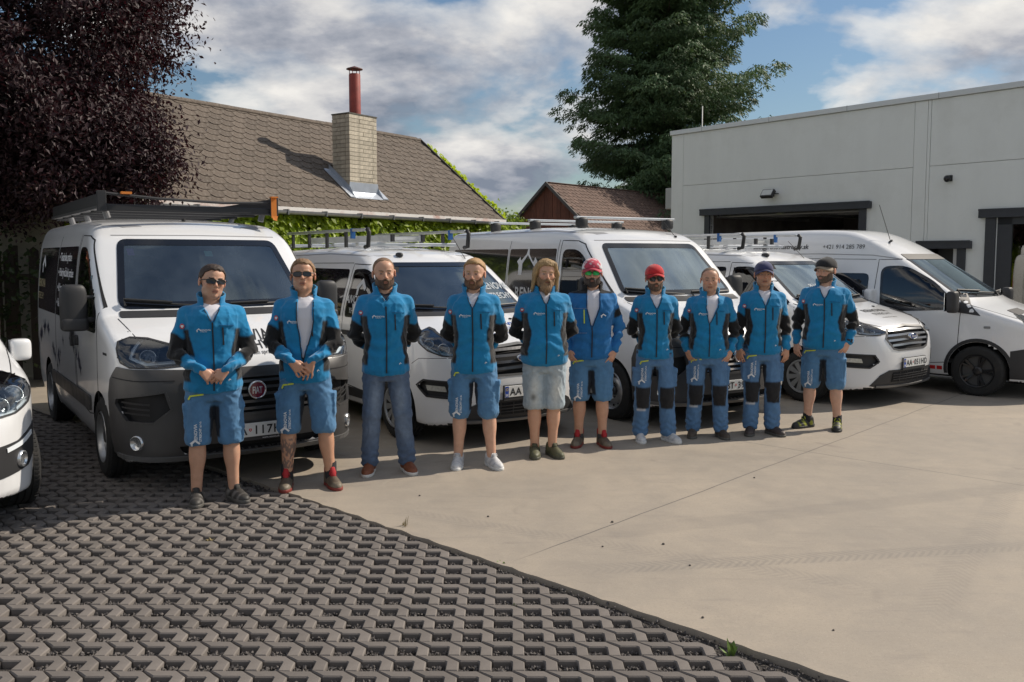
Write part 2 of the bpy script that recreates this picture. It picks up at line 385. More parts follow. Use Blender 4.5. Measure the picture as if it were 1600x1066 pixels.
# ------------------------------------------------------------------ grid paving
PP = .15; PW = .057
def paver_poly(g, gj=.0012):
    p, w = PP, PW; c = .008
    return [(g, w - gj), (w * .5 + g * .7, w * .5 + g * .7), (w, g + .004), (w + c, 0), (p - c, 0), (p, -c), (p, -(p - w) + gj), (p + w, -(p - w) + gj),
            (p + w, -g), (p + w * .5 - g * .7, w * .5 - g * .7), (p, w - g - .004 + .004), (p - c, w), (w + c, w - gj)]
def build_paving():
    root = empty('grid_paving', (0, 0, 0)); tag(root, 'grey concrete lattice paving with gravel filled square openings', 'grid paving', kind='structure')
    m1 = mat('paver', (.160, .142, .128), .9, var=.16, vscale=7, bump=.35, bscale=190, bdist=.004, dirt=.45, dcol=(.13, .11, .095), dscale=2.2, objrand=.12)
    vs = []
    for g in (.0045, .0032, .0012):
        mb = MB().prism(paver_poly(g), -.058, .0, bevel=.006); me = bpy.data.meshes.new('paver'); me.from_pydata(mb.V, [], mb.F); me.update(); me.materials.append(m1); vs.append(me)
    cells = []
    for j in range(int(2.4 / PP), int(13.5 / PP)):
        for i in range(int(-12 / PP), int(3 / PP)):
            x, y = i * PP, j * PP
            if side(x + PP + PW, y) > .004 or side(x + PP, y + PW) > .004: continue
            if x < -(y * .80 + 1.6) or y < 2.6: continue
            cells.append((math.hypot(x - .0, y), x, y))
    cells.sort()
    vis = [c for c in cells if c[2] > 3.72 and abs(c[1] / c[2]) < .60]
    top = vis[:300]; tops = set(top); rest = [c for c in cells if c not in tops]
    r_ = random.Random(3)
    for c in top:
        o = bpy.data.objects.new('paver', vs[r_.choice((0, 0, 1, 1, 2))]); link(o, root); o.location = (c[1], c[2], r_.uniform(-.0025, .0015))
        o.rotation_euler = (r_.gauss(0, .004), r_.gauss(0, .004), r_.gauss(0, .004))
    P = [MB().prism(paver_poly(g), -.058, .0, bevel=.006) for g in (.0045, .0032, .0012)]
    V = []; F = []; 
    for c in rest:
        q = P[r_.choice((0, 0, 1, 2))]; b = len(V); z = r_.uniform(-.0025, .0015)
        V += [(v[0] + c[1], v[1] + c[2], v[2] + z) for v in q.V]; F += [tuple(b + k for k in f) for f in q.F]
    o = mesh_np('far_pavers', V, F, m1, root); o['kind'] = 'stuff'
    # gravel in the openings
    st = []
    for (d, x, y) in cells:
        if y > 8.2 or abs(x / y) > .62: continue
        n = int(np.clip(46 * (5.0 / max(y, 4)) ** 1.3, 14, 52))
        px = x + PW + rng.uniform(0, PP - PW, n); py = y + PW + rng.uniform(0, PP - PW, n)
        st.append(np.stack([px, py, np.full(n, -.034) + rng.uniform(0, .012, n), rng.uniform(.005, .0115, n)], 1))
    # loose dirt stones in the joint by the slab
    for t in np.arange(-3.0, 4.6, .006):
        q = E0 + ED * t + EN * rng.uniform(-.09, .008); st.append(np.array([[q[0], q[1], -.032 + rng.uniform(0, .018), rng.uniform(.003, .010)]]))
    S = np.concatenate(st); n = len(S)
    base = np.array([(1, 0, 0), (-1, 0, 0), (0, 1, 0), (0, -1, 0), (0, 0, 1), (0, 0, -1)], float)
    tri = np.array([(0, 2, 4), (2, 1, 4), (1, 3, 4), (3, 0, 4), (2, 0, 5), (1, 2, 5), (3, 1, 5), (0, 3, 5)])
    ang = rng.uniform(0, 6.28, n); sc = rng.uniform(.6, 1.3, (n, 1, 3)); V = base[None] * sc * S[:, 3][:, None, None]
    V = V + rng.normal(0, .2, V.shape) * S[:, 3][:, None, None]
    ca, sa = np.cos(ang)[:, None], np.sin(ang)[:, None]; tl = rng.uniform(-.7, .7, n)[:, None]
    x, y, z = V[..., 0], V[..., 1], V[..., 2]; x, z = x * np.cos(tl) - z * np.sin(tl), x * np.sin(tl) + z * np.cos(tl)
    V = np.stack([x * ca - y * sa, x * sa + y * ca, z], -1) + S[:, None, :3]
    F = tri[None] + (np.arange(n) * 6)[:, None, None]
    gv = mesh_np('gravel', V.reshape(-1, 3), F.reshape(-1, 3), mat('gravel', (.115, .104, .098), .9, var=.7, vscale=45))
    tag(gv, 'dark crushed gravel lying in the openings of the grid paving', 'gravel', kind='stuff')
build_paving()
def build_weeds():
    gm = mat('weed', (.12, .19, .035), .6, var=.3, vscale=30); dm = mat('dry_weed', (.30, .24, .12), .8)
    def tuft(x, y, n, h, m, label, wide=.012, z=-.03):
        V = []; F = []
        for k in range(n):
            a = random.uniform(0, 6.28); lean = random.uniform(.1, .8); hh = h * random.uniform(.5, 1); w = wide * random.uniform(.6, 1.2)
            px = (-math.sin(a) * w, math.cos(a) * w); b = len(V); ox = random.gauss(0, .012); oy = random.gauss(0, .012)
            for q, (f, ww) in enumerate(((0, .5), (.4, 1), (.75, .8), (1, .05))):
                r = lean * hh * f * f; zz = z + hh * f * (1 - .3 * lean * f)
                for s in (-1, 1): V.append((x + ox + math.cos(a) * r + px[0] * ww * s, y + oy + math.sin(a) * r + px[1] * ww * s, zz))
            for q in range(3): F.append((b + 2 * q, b + 2 * q + 1, b + 2 * q + 3, b + 2 * q + 2))
        tag(mesh_np('weed', V, F, m), label, 'weed', 'weeds growing in the paving joints')
    tuft(1.03, 3.99, 6, .12, gm, 'green broad leaved weed in the grid paving near the front edge', .014)
    tuft(.03, 4.55, 9, .05, gm, 'tiny weed between the pavers at the front of the lattice', .006)
    tuft(-.06, 5.2, 14, .045, gm, 'small bright green weed where the slab joint meets the paving', .009)
    tuft(-.74, 5.92, 16, .11, dm, 'dry straw coloured grass tuft standing at the slab edge', .003)
    tuft(-2.0, 5.66, 20, .035, dm, 'flat dry moss clump in the paving in front of the sunglasses man', .006)
    sm = mat('pebble', (.09, .08, .07), .9)
    for k, (px, py) in enumerate([(1185, 752), (960, 824), (945, 864), (1042, 860), (762, 815), (653, 781), (1107, 981), (1085, 895), (1318, 1002)]):
        Y = FPX * CAM_H / (py - 400); X = (px - 800) / FPX * Y; s = random.uniform(.006, .011)
        o = MB().lathe([(0, -.3 * s), (s, 0), (s * .7, s * .7), (0, s)], 6, Matrix.Translation((X, Y, .002)) @ Matrix.Rotation(k, 4, 'Z')).build('pebble', sm)
        tag(o, 'dark pebble on the pale slab, ' + ['in front of the man in the navy cap', 'nearest the middle of the thin joint line', 'just below the pebble on the joint line', 'right of the joint line in mid yard', 'in front of the long haired man', 'in front of the man in long jeans', 'closest to the lattice paving', 'farthest right of the mid yard', 'nearest the bottom right corner'][k], 'pebble', 'pebbles scattered on the slab')
build_weeds()
# ================================================================== HOUSE WITH THE SCALLOPED ROOF
HX = (.562, .827); HROT = math.atan2(HX[1], HX[0]); H0 = (-.19, 21.4); HE = 2.7; HR = 4.79; HD = 2.63; HL = 11.0
SL = math.hypot(HD, HR - HE); su = (HD / SL, (HR - HE) / SL)
def build_house():
    h = empty('house', (H0[0], H0[1], 0), HROT); tag(h, 'low house with brown scalloped shingle roof, brick chimney and ivy wall', 'house')
    wm = mat('house_wall', (.42, .38, .30), .9, var=.1, bump=.2)
    y1 = 2 * HD
    w = MB(); w.add([(-HL + .3, .35, 0), (-.3, .35, 0), (-.3, y1 - .35, 0), (-HL + .3, y1 - .35, 0), (-HL + .3, .35, HE + .2), (-.3, .35, HE + .2), (-.3, y1 - .35, HE + .2), (-HL + .3, y1 - .35, HE + .2), (-HL + .3, HD, HR - .1), (-.3, HD, HR - .1)],
                    [(0, 1, 5, 4), (1, 2, 6, 9, 5), (2, 3, 7, 6), (3, 0, 4, 8, 7)]); w.build('wall', wm, h)
    rf = MB()
    for sgn in (0, 1):
        q = [(-HL, 0, HE), (0, 0, HE), (0, HD, HR), (-HL, HD, HR)]
        if sgn: q = [(x, y1 - y, z) for x, y, z in q][::-1]
        n = len(rf.V); rf.add(q + [(x, y, z - .07) for x, y, z in q], [(0, 1, 2, 3), (7, 6, 5, 4), (0, 4, 5, 1), (1, 5, 6, 2), (2, 6, 7, 3), (3, 7, 4, 0)])
    roof = rf.build('roof', mat('roof_felt', (.07, .058, .048), .95), h)
    sm = mat('shingle', (.125, .100, .080), .92, var=.3, vscale=5, bump=.5, bscale=120, bdist=.006, dirt=.75, dcol=(.30, .27, .23), dscale=14, objrand=.16)
    TW = .29; EX = .205; TH = .27
    poly = [(-TW / 2 + .004, TH), (-TW / 2 + .004, .085), (-TW * .36, .03), (-TW * .2, .003), (TW * .2, .003), (TW * .36, .03), (TW / 2 - .004, .085), (TW / 2 - .004, TH)]
    base = MB().prism(poly, 0, .014)
    me = bpy.data.meshes.new('shingle'); me.from_pydata(base.V, [], base.F); me.materials.append(sm)
    ang = math.atan2(HR - HE, HD); tiles = []
    for r in range(17):
        v = -.03 + r * EX; n = int(HL / TW) + 1
        for k in range(n):
            x = -HL + TW / 2 + (k + .5 * (r % 2)) * TW
            if x > -TW * .3: continue
            tiles.append((x, v))
    def M_(x, v, jit): return Matrix.Translation((x, v * su[0], HE + v * su[1] + .004)) @ Matrix.Rotation(ang, 4, 'X') @ Matrix.Rotation(-.055 + jit, 4, 'X')
    rr = random.Random(5)
    def wpx(x, v):
        wx = H0[0] + HX[0] * x - HX[1] * v * su[0]; wy = H0[1] + HX[1] * x + HX[0] * v * su[0]; return 800 + FPX * wx / wy, wy
    tiles.sort(key=lambda t: (wpx(*t)[0] < 290, wpx(*t)[1]))
    V = []; F = []
    for i, (x, v) in enumerate(tiles):
        if i < 300:
            o = bpy.data.objects.new('shingle', me); link(o, roof); M = M_(x, v, rr.gauss(0, .006)); o.location = M.to_translation(); o.rotation_euler = M.to_euler()
        else:
            M = M_(x, v, rr.gauss(0, .006)); b = len(V); V += [M @ Vector(p) for p in base.V]; F += [tuple(b + q for q in f) for f in base.F]
    o = mesh_np('far_shingles', V, F, sm, roof); o['kind'] = 'stuff'
    mb = MB().tube([(-HL, HD, HR + .01), (0.02, HD, HR + .01)], .05, 8); mb.build('ridge_cap', sm, roof)
    tr = mat('dark_trim', (.05, .045, .045), .5)
    mb = MB()
    for s in (1, -1):
        a = (.02, 0 if s > 0 else y1, HE - .02); b = (.02, HD, HR + .0)
        mb.add([(.0, a[1], a[2] - .06), (.03, a[1], a[2] - .06), (.03, a[1], a[2] + .06), (.0, a[1], a[2] + .06), (.0, b[1], b[2] - .06), (.03, b[1], b[2] - .06), (.03, b[1], b[2] + .07), (.0, b[1], b[2] + .07)],
               [(0, 1, 5, 4), (1, 2, 6, 5), (2, 3, 7, 6), (3, 0, 4, 7), (0, 3, 2, 1), (4, 5, 6, 7)])
    mb.build('rake_trim', tr, roof)
    # drip edge with peeling paint, and the gutter
    dm = mat('drip_edge', (.75, .72, .68), .6, dirt=1.0, dcol=(.42, .13, .06), dscale=1.6)
    MB().box(-HL, .02, -.05, -.012, HE - .045, HE + .02).build('drip_edge', dm, roof)
    g = MB(); n = 8; prof = [(-.075 - .062 * math.cos(t) , HE - .055 - .062 * math.sin(t)) for t in [math.pi * k / n for k in range(n + 1)]]
    V = [(x, y - .03, z) for x in (-HL, .08) for y, z in prof]; F = [(k, k + 1, n + 2 + k, n + 1 + k) for k in range(n)]
    g.add(V, F); g.add([(v[0], v[1] * .97, v[2] + .004) for v in V], [f[::-1] for f in F])
    gut = g.build('gutter', mat('zinc', (.32, .34, .37), .42, metal=.7, var=.15), h, smooth=True)
    for k in range(12): MB().box(-HL + .4 + k * .92, -HL + .43 + k * .92, -.175, -.03, HE - .125, HE - .03).build('gutter_bracket', mat('zinc2', (.16, .17, .18), .5, metal=.6), gut)
    return h
house = build_house()
def build_chimney(h):
    # where the sight line through the brick foot meets the roof plane (in house axes)
    cx, cy_ = -6.62, .92     # near corner of the stack (x along eave, y up the slope), refined below
    W, D, top = .80, .48, 4.69
    c = empty('chimney', (0, 0, 0)); c.parent = h
    bm_ = mat('brick', (.52, .465, .37), .9, var=.22, vscale=9, bump=.4, bscale=70, bdist=.006, dirt=.45, dcol=(.10, .09, .075), dscale=6, objrand=.16)
    zb = HE + cy_ * su[1] / su[0] - .02
    x1 = cx; x0 = cx
    BH = .083; BL = .36; rows = int((top - zb) / BH) + 6
    x0, x1 = CHX, CHX + W; y0, y1 = CHY, CHY + D
    MB().box(x0 + .012, x1 - .012, y0 + .012, y1 - .012, HE, top - .01).build('core', mat('mortar', (.20, .18, .15), .95, var=.2), c)
    zs = [top - BH * (k + 1) for k in range(rows)]
    cache = {}
    def brick(a, b, c0, c1, z):
        key = (round(b - a, 3), round(c1 - c0, 3))
        if key not in cache:
            mb = MB().box(0, b - a, 0, c1 - c0, 0, BH - .009); me = bpy.data.meshes.new('brick'); me.from_pydata(mb.V, [], mb.F); me.materials.append(bm_); cache[key] = me
        o = bpy.data.objects.new('brick', cache[key]); link(o, c); o.location = (a + random.gauss(0, .0015), c0 + random.gauss(0, .0015), z)
    for k, z in enumerate(zs):
        lim = HE + (y0) * su[1] / su[0] + .10
        if z < lim: break
        cuts = [0, .30, .66, W] if k % 2 else [0, .40, .70, W]
        for a, b in zip(cuts[:-1], cuts[1:]): brick(x0 + a + .004, x0 + b - .004, y0, y0 + .11, z)
        cuts = [.12, D - .12] if k % 2 else [.12, .26, D]
        for a, b in zip(cuts[:-1], cuts[1:]):
            brick(x0, x0 + .11, y0 + a, y0 + b - .006, z); brick(x1 - .11, x1, y0 + a, y0 + b - .006, z)
        if k % 2:
            brick(x0, x0 + .11, y1 - .118, y1, z); brick(x1 - .11, x1, y1 - .118, y1, z)
    px_, py_ = (x0 + .42, y0 + D / 2)
    M = Matrix.Translation((px_, py_, 0)); rm = mat('rust_pipe', (.30, .055, .04), .6, var=.25, vscale=6)
    f = MB().lathe([(.0, top + .86), (.105, top + .86), (.118, top + .84), (.118, top - .05)], 20, M).build('flue_pipe', rm, c); autosmooth(f)
    MB().lathe([(0, top + 1.02), (.16, top + .965), (.17, top + .95), (.16, top + .95), (0, top + .99)], 20, M).build('rain_cap', mat('cap_metal', (.12, .045, .04), .6), c)
    mb = MB()
    for k in range(4):
        t = k * math.pi / 2 + .4; mb.tube([(px_ + .11 * math.cos(t), py_ + .11 * math.sin(t), top + .82), (px_ + .11 * math.cos(t), py_ + .11 * math.sin(t), top + .97)], .008, 5)
    mb.build('cap_strut', rm, c)
    MB().box(x0 - .01, x1 + .01, y0 - .01, y1 + .01, top - .004, top + .02).build('crown_slab', mat('crown', (.13, .12, .10), .95, var=.4, vscale=12), c)
    # zinc flashing
    zm = mat('flashing', (.50, .54, .60), .38, metal=.55, var=.1); mb = MB(); k = su[1] / su[0]
    def P(x, y, dz=.02): return (x, y, HE + y * k + dz)
    mb.add([P(x0 - .03, y0 - .17, .025), P(x1 + .03, y0 - .17, .025), P(x1 + .03, y0 - .005, .03), P(x0 - .03, y0 - .005, .03), (x1 + .012, y0 - .008, HE + y0 * k + .22), (x0 - .012, y0 - .008, HE + y0 * k + .22)],
           [(0, 1, 2, 3), (3, 2, 4, 5)])
    for s, xx in ((-1, x0), (1, x1)):
        a, b = xx + s * .012, xx + s * .15
        q = [P(a, y0 - .17, .03), P(b, y0 - .17, .03), P(b, y1 + .1, .03), P(a, y1 + .1, .03), P(a, y1 + .1, .15), P(a, y0, .15)]
        mb.add(q + [(v[0], v[1], v[2] + .015) for v in q[:4]], [(0, 1, 2, 3), (3, 4, 5, 0), (6, 7, 8, 9), (1, 2, 8, 7)])
    mb.build('flashing', zm, c)
CHX, CHY = -4.68, .52
build_chimney(house)
# ================================================================== IVY
def leaf_mesh(name, P, Nn, size, m, parent=None, asp=.9, fold=.25):
    """one pointed leaf of two folded halves per point; P (n,3), Nn (n,3) facing, size (n,)"""
    n = len(P); Nn = Nn / np.linalg.norm(Nn, axis=1)[:, None]
    t = rng.normal(0, 1, (n, 3)); t[:, 2] -= 1.2; t -= (t * Nn).sum(1)[:, None] * Nn; t /= np.linalg.norm(t, axis=1)[:, None]
    b = np.cross(Nn, t); s = size[:, None]
    v0 = P - t * s * .5; v1 = P + b * s * asp * .45 + Nn * s * fold * .5; v2 = P + t * s * .6; v3 = P - b * s * asp * .45 + Nn * s * fold * .5
    V = np.stack([v0, v1, v2, v3], 1).reshape(-1, 3); i = np.arange(n) * 4
    F = np.concatenate([np.stack([i, i + 1, i + 2], 1), np.stack([i, i + 2, i + 3], 1)])
    return mesh_np(name, V, F, m, parent)
def leafmat(name, col, var=.35, vs=3.0, trans=.35, rough=.45, tcol=None, dist=None):
    if name in MATS: return MATS[name]
    m = mat(name, col, rough, var=var, vscale=vs); nt = m.node_tree; N = nt.nodes; L = nt.links; b = N['Principled BSDF']; out = N['Material Output']
    tr = N.new('ShaderNodeBsdfTranslucent'); tr.inputs[0].default_value = (*(tcol or tuple(c * 1.3 for c in col)), 1)
    mx = N.new('ShaderNodeMixShader'); mx.inputs[0].default_value = trans
    L.new(b.outputs[0], mx.inputs[1]); L.new(tr.outputs[0], mx.inputs[2]); L.new(mx.outputs[0], out.inputs[0]); return m
def build_ivy():
    n = 17000
    x = rng.uniform(-10.8, .15, n); z = HE - .12 - rng.beta(1.0, 1.25, n) * 2.3; y = .12 - np.abs(rng.normal(0, .06, n)) - .08 * (np.sin(x * 5 + 1.3 * np.sin(z * 4)) * .5 + .5)
    P = np.stack([x, y, z], 1); Nn = np.stack([rng.normal(0, .4, n), -1 + rng.normal(0, .25, n), .75 + rng.normal(0, .35, n)], 1)
    n2 = 2600                                       # creeping over the gable, past the rake
    t = rng.uniform(0, 1, n2) ** .8; y2 = t * HD; z2 = HE + t * (HR - HE) - rng.uniform(-.16, .9, n2) - .0; z2 = np.where(t > .88, z2 - .3, z2)
    P2 = np.stack([.06 + np.abs(rng.normal(0, .10, n2)) , y2 + .12, z2], 1); N2 = np.stack([.8 + rng.normal(0, .3, n2), rng.normal(-.3, .4, n2), .6 + rng.normal(0, .3, n2)], 1)
    n3 = 1500; P3 = np.stack([rng.normal(.45, .35, n3), rng.uniform(0.2, 3.2, n3), HE - .15 + rng.normal(0, .28, n3) - .25], 1); N3 = rng.normal(0, .6, (n3, 3)) + (0, -.5, .8)
    A = np.concatenate([P, P2, P3]); B = np.concatenate([Nn, N2, N3])
    o = leaf_mesh('ivy', A, B, rng.uniform(.075, .15, len(A)), leafmat('ivy_leaf', (.28, .375, .03), .5, 2.2, .48, tcol=(.50, .62, .04)))
    o.location = (H0[0], H0[1], 0); o.rotation_euler = (0, 0, HROT)
    tag(o, 'bright green ivy covering the house wall below the gutter', 'ivy')
    bk = MB().box(-10.7, -.05, .15, .345, .3, HE - .12).build('leaf_backing', mat('leaf_back', (.03, .045, .012), .9, var=.5, vscale=6), o)  # solid dark box closing the gaps behind the leaves
build_ivy()
# ================================================================== BROWN SHED
def build_shed():
    rx = unit2((.65, .76)); rot = math.atan2(rx[1], rx[0]); s = empty('shed', (1.16, 28.0, 0), rot)
    tag(s, 'small barn with dark red brown boarded gable and brown shingle roof', 'shed')
    # x along the ridge, y up to the left of it; gable at x = 0
    hw = 2.0; za = 4.12; ze = 2.38; L_ = 7.5; k = (za - ze) / hw; bm_ = mat('shed_board', (.115, .042, .026), .85, var=.35, vscale=7, dirt=.5, dcol=(.05, .03, .025), dscale=2, objrand=.2, stretch=(6, 6, .6))
    nb = 24; w = 2 * hw / nb
    for i in range(nb):
        y0 = -hw + i * w + .004; y1 = y0 + w - .008; t0 = za - abs(y0) * k - .05; t1 = za - abs(y1) * k - .05; mid = max(t0, t1)
        x0 = -.02 - .008 * (i % 2)
        mb = MB().add([(x0, y0, .1), (x0, y1, .1), (x0, y1, t1), (x0, y0, t0), (.02, y0, .1), (.02, y1, .1), (.02, y1, t1), (.02, y0, t0)], [(0, 3, 2, 1), (4, 5, 6, 7), (0, 1, 5, 4), (1, 2, 6, 5), (2, 3, 7, 6), (3, 0, 4, 7)])
        mb.build('board', bm_, s)
    MB().box(.03, L_, -hw + .1, hw - .1, 0, ze + .1).add([(.03, -hw + .1, ze), (.03, hw - .1, ze), (.03, 0, za - .1)], [(0, 1, 2)]).build('wall', mat('shed_wall', (.16, .07, .05), .9), s)
    rf = MB()
    for sg in (1, -1):
        q = [(-.12, sg * (hw + .15), ze - .15 * k), (L_, sg * (hw + .15), ze - .15 * k), (L_, 0, za), (-.12, 0, za)]; q = q if sg < 0 else q[::-1]
        rf.add(q + [(a, b, c - .06) for a, b, c in q], [(0, 1, 2, 3), (7, 6, 5, 4), (0, 4, 5, 1), (1, 5, 6, 2), (2, 6, 7, 3), (3, 7, 4, 0)])
    roof = rf.build('roof', mat('roof_felt', ), s)
    sm = mat('brown_shingle', (.150, .100, .080), .9, var=.3, vscale=4, dirt=.4, dcol=(.12, .075, .06), dscale=7)
    EX, TW = .17, .22; V = []; F = []; sl = math.hypot(hw + .15, (hw + .15) * k); n = int(sl / EX)
    poly = [(-TW / 2 + .006, EX + .03), (-TW / 2 + .006, .06), (-TW * .22, .0), (TW * .22, .0), (TW / 2 - .006, .06), (TW / 2 - .006, EX + .03)]
    base = MB().prism(poly, 0, .016); ang = math.atan(k)
    for sg in (1, -1):
        for r in range(n + 1):
            for c in range(int(L_ / TW) + 1):
                x = -.1 + TW / 2 + (c + .5 * (r % 2)) * TW; v = r * EX
                M = Matrix.Translation((x, -sg * (hw + .16 - v * math.cos(ang)), ze - .15 * k + v * math.sin(ang) + .006)) @ Matrix.Rotation(0 if sg > 0 else math.pi, 4, 'Z') @ Matrix.Rotation(ang - .06, 4, 'X')
                b = len(V); V += [M @ Vector(p) for p in base.V]; F += [tuple(b + q for q in f) for f in base.F]
    o = mesh_np('roof_shingles', V, F, sm, roof); o['kind'] = 'stuff'
    tr = mat('dark_trim'); mb = MB()
    for sg in (1, -1):
        a = (sg * (hw + .16), ze - .16 * k); b = (0, za)
        mb.add([(-.17, a[0], a[1] - .06), (-.12, a[0], a[1] - .06), (-.12, a[0], a[1] + .06), (-.17, a[0], a[1] + .06), (-.17, b[0], b[1] - .06), (-.12, b[0], b[1] - .06), (-.12, b[0], b[1] + .06), (-.17, b[0], b[1] + .06)],
               [(0, 1, 5, 4), (1, 2, 6, 5), (2, 3, 7, 6), (3, 0, 4, 7), (0, 3, 2, 1), (4, 5, 6, 7)])
    mb.build('rake_trim', tr, roof)
build_shed()
# ================================================================== WHITE WORKSHOP
WR = unit2((.625, -.78)); WROT = math.atan2(WR[1], WR[0]); W0 = (4.43, 24.63); WH = 5.28
def build_workshop():
    b = empty('workshop', (W0[0], W0[1], 0), WROT); tag(b, 'white flat roofed workshop with panel walls, open garage door and glazed front', 'building')
    pm = mat('panel', (.74, .76, .74), .55, var=.035, vscale=.7, bump=.05, bscale=30, dirt=.4, dcol=(.58, .585, .55), dscale=1.1, stretch=(3, 3, .5))
    fr = mat('anthracite', (.032, .036, .046), .45, var=.1); dk = mat('dark_inside', (.035, .034, .033), .9, var=.4)
    L_ = 17.0; D_ = 11.0; G0, G1, GH = 1.36, 5.62, 2.92; P0, P1, PHt = 7.12, 8.02, 2.16; S0, S1, SH = 8.62, 13.0, 2.62; ZJ = 3.76
    def panel(x0, x1, z0, z1, y=0): MB().box(x0 + .004, x1 - .004, y, y + .12, z0 + .004, z1 - .004).build('panel', pm, b, bevel=.006)
    # upper row, lower row left of / over / between the openings
    panel(-.02, .40, 0, WH - .12); panel(.40, 6.83, ZJ, WH - .12); panel(7.19, 13.6, ZJ, WH - .12); panel(13.6, L_, ZJ, WH - .12)
    panel(6.83, 7.19 - .07, 0, WH - .12, -.004)
    panel(7.12, 7.19, PHt, WH - .12, -.004)
    def panels(name, cells):
        mb = MB(); [mb.box(x0, x1, 0, .12, z0, z1) for x0, x1, z0, z1 in cells]; mb.build(name, pm, b)
    panels('panel', [(.404, G0, .004, ZJ - .004), (G0, G1, GH, ZJ - .004), (G1, 6.826, .004, ZJ - .004)]); panels('panel', [(7.194, P1, PHt, ZJ - .004), (P1, S0, .004, ZJ - .004), (S0, S1, SH, ZJ - .004), (S1, L_, .004, ZJ - .004)])
    MB().box(-.016, .10, .13, D_, 0, WH - .12).build('side_wall', pm, b); MB().box(L_ - .1, L_, .13, D_, 0, WH - .12).build('side_wall', pm, b); MB().box(.11, L_ - .11, D_ - .1, D_, 0, WH - .12).build('rear_wall', pm, b)
    MB().box(0, L_, 0.02, D_, WH - .115, WH - .06).build('roof', mat('roof_grey', (.4, .4, .4), .8), b)
    mb = MB().box(-.05, L_ + .05, -.05, .16, WH - .118, WH); mb.box(-.05, .12, .161, D_ + .02, WH - .118, WH)
    mb.build('parapet_cap', mat('cap', (.62, .64, .64), .35, metal=.2), b, bevel=.008)
    mb = MB()
    for k in range(8): mb.box(-.052 + 2.1 * k + 1.1, -.052 + 2.1 * k + 1.112, -.054, .164, WH - .12, WH + .004)
    mb.build('cap_joint', mat('cap_j', (.35, .36, .36), .5), b)
    def frame(name, x0, x1, h, w=.17, head=.16, ov=.12, depth=.10):
        f = MB().box(x0 - w, x0, -.05, depth, 0, h).build(name, fr, b, bevel=.006); MB().box(x1, x1 + w, -.05, depth, 0, h).build('jamb', fr, f, bevel=.006)
        MB().box(x0 - w - ov, x1 + w + ov, -.11, depth, h, h + head).build('head_flashing', fr, f, bevel=.006)
        MB().box(x0 - w - ov, x1 + w + ov, -.118, -.10, h + head - .03, h + head + .012).build('drip', fr, f); return f
    frame('garage_frame', G0, G1, GH)
    # the dim garage inside: ceiling, back wall, the raised sectional door under the ceiling
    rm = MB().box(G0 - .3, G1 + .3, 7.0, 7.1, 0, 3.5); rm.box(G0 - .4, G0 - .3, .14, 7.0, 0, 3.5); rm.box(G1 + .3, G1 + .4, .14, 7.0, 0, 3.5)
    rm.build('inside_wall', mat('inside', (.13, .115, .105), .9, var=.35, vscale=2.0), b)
    MB().box(G0 - .3, G1 + .3, .14, 7.0, 3.3, 3.4).build('ceiling', mat('ceiling_w', (.55, .54, .52), .8), b)
    rd = MB(); [rd.box(G0 + .02, G1 - .02, .5 + k * .55, 1.03 + k * .55, 2.95, 3.0) for k in range(5)]; rd.build('raised_door', mat('door_w', (.6, .6, .6), .5), b)
    rl = MB(); [rl.box(x - .03, x + .03, .2, 4.5, 2.86, 2.94) for x in (G0 + .05, G1 - .05)]; rl.tube([(G0, .35, 2.9), (G1, .35, 2.9)], .035, 8); rl.box(3.2, 3.4, .3, 4.2, 2.88, 2.95)
    rl.build('door_rail', mat('railm', (.3, .31, .32), .4, metal=.7), b)
    sh = MB(); sh.box(2.0, 4.6, 6.4, 6.9, 0, 2.0); sh.box(4.8, 5.5, 4.5, 5.6, 0, 1.9); sh.box(1.5, 1.9, 3, 6, 0, 2.3); sh.build('stored_goods', mat('goods', (.12, .09, .07), .9, var=.6, vscale=5), b)
    frame('door_frame', P0 + .17, P1 - .17, PHt - .16, w=.17)
    MB().box(P0 + .18, P1 - .18, .3, .34, 0, PHt).build('door', mat('door_d', (.022, .022, .025), .5), b)
    MB().box(P1 - .26, P1 - .19, .0, .03, 0, PHt - .16).build('door_jamb', mat('jamb', (.5, .5, .5), .5), b)
    f = frame('window_frame', S0 - .02, S1, SH, w=.20, head=.17)
    mb = MB().box(S0, S0 + .28, .0, .07, 0, SH); mb.box(S0, S1, .0, .07, SH - .14, SH); mb.box(S0, S1, 0, .07, 0, .12)
    for xx in (10.1, 11.6): mb.box(xx, xx + .1, 0, .07, 0, SH)
    mb.build('mullion', fr, f)
    MB().box(S0 + .28, S1, .03, .04, .12, SH - .14).build('pane', glass('shop_glass', (.35, .38, .36), 1.6, boost=.05), f)
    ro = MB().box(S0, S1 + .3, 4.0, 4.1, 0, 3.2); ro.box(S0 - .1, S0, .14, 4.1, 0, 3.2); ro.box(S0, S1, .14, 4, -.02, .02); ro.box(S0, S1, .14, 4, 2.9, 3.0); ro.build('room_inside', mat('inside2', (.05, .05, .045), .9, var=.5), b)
    # plants behind the pane
    for k, (x, y, hh, c) in enumerate([(9.3, .7, 1.1, (.10, .16, .04)), (9.9, 1.0, 1.3, (.30, .12, .03)), (10.8, .8, 1.0, (.08, .13, .04)), (12, 1, 1.6, (.07, .10, .03))]):
        n = 500; P = rng.normal(0, 1, (n, 3)) * (.28, .2, .3) + (x, y, hh); q = leaf_mesh('potted_plant', P, rng.normal(0, 1, (n, 3)) + (0, -.6, .4), rng.uniform(.07, .15, n), leafmat('pot%d' % k, c)); q.location = b.location; q.rotation_euler = b.rotation_euler
        MB().lathe([(0, 0), (.14, 0), (.2, hh - .35), (.17, hh - .35), (0, hh - .4)], 14, Matrix.Translation((x, y, .02))).build('pot', mat('potm', (.2, .1, .07), .7), q)
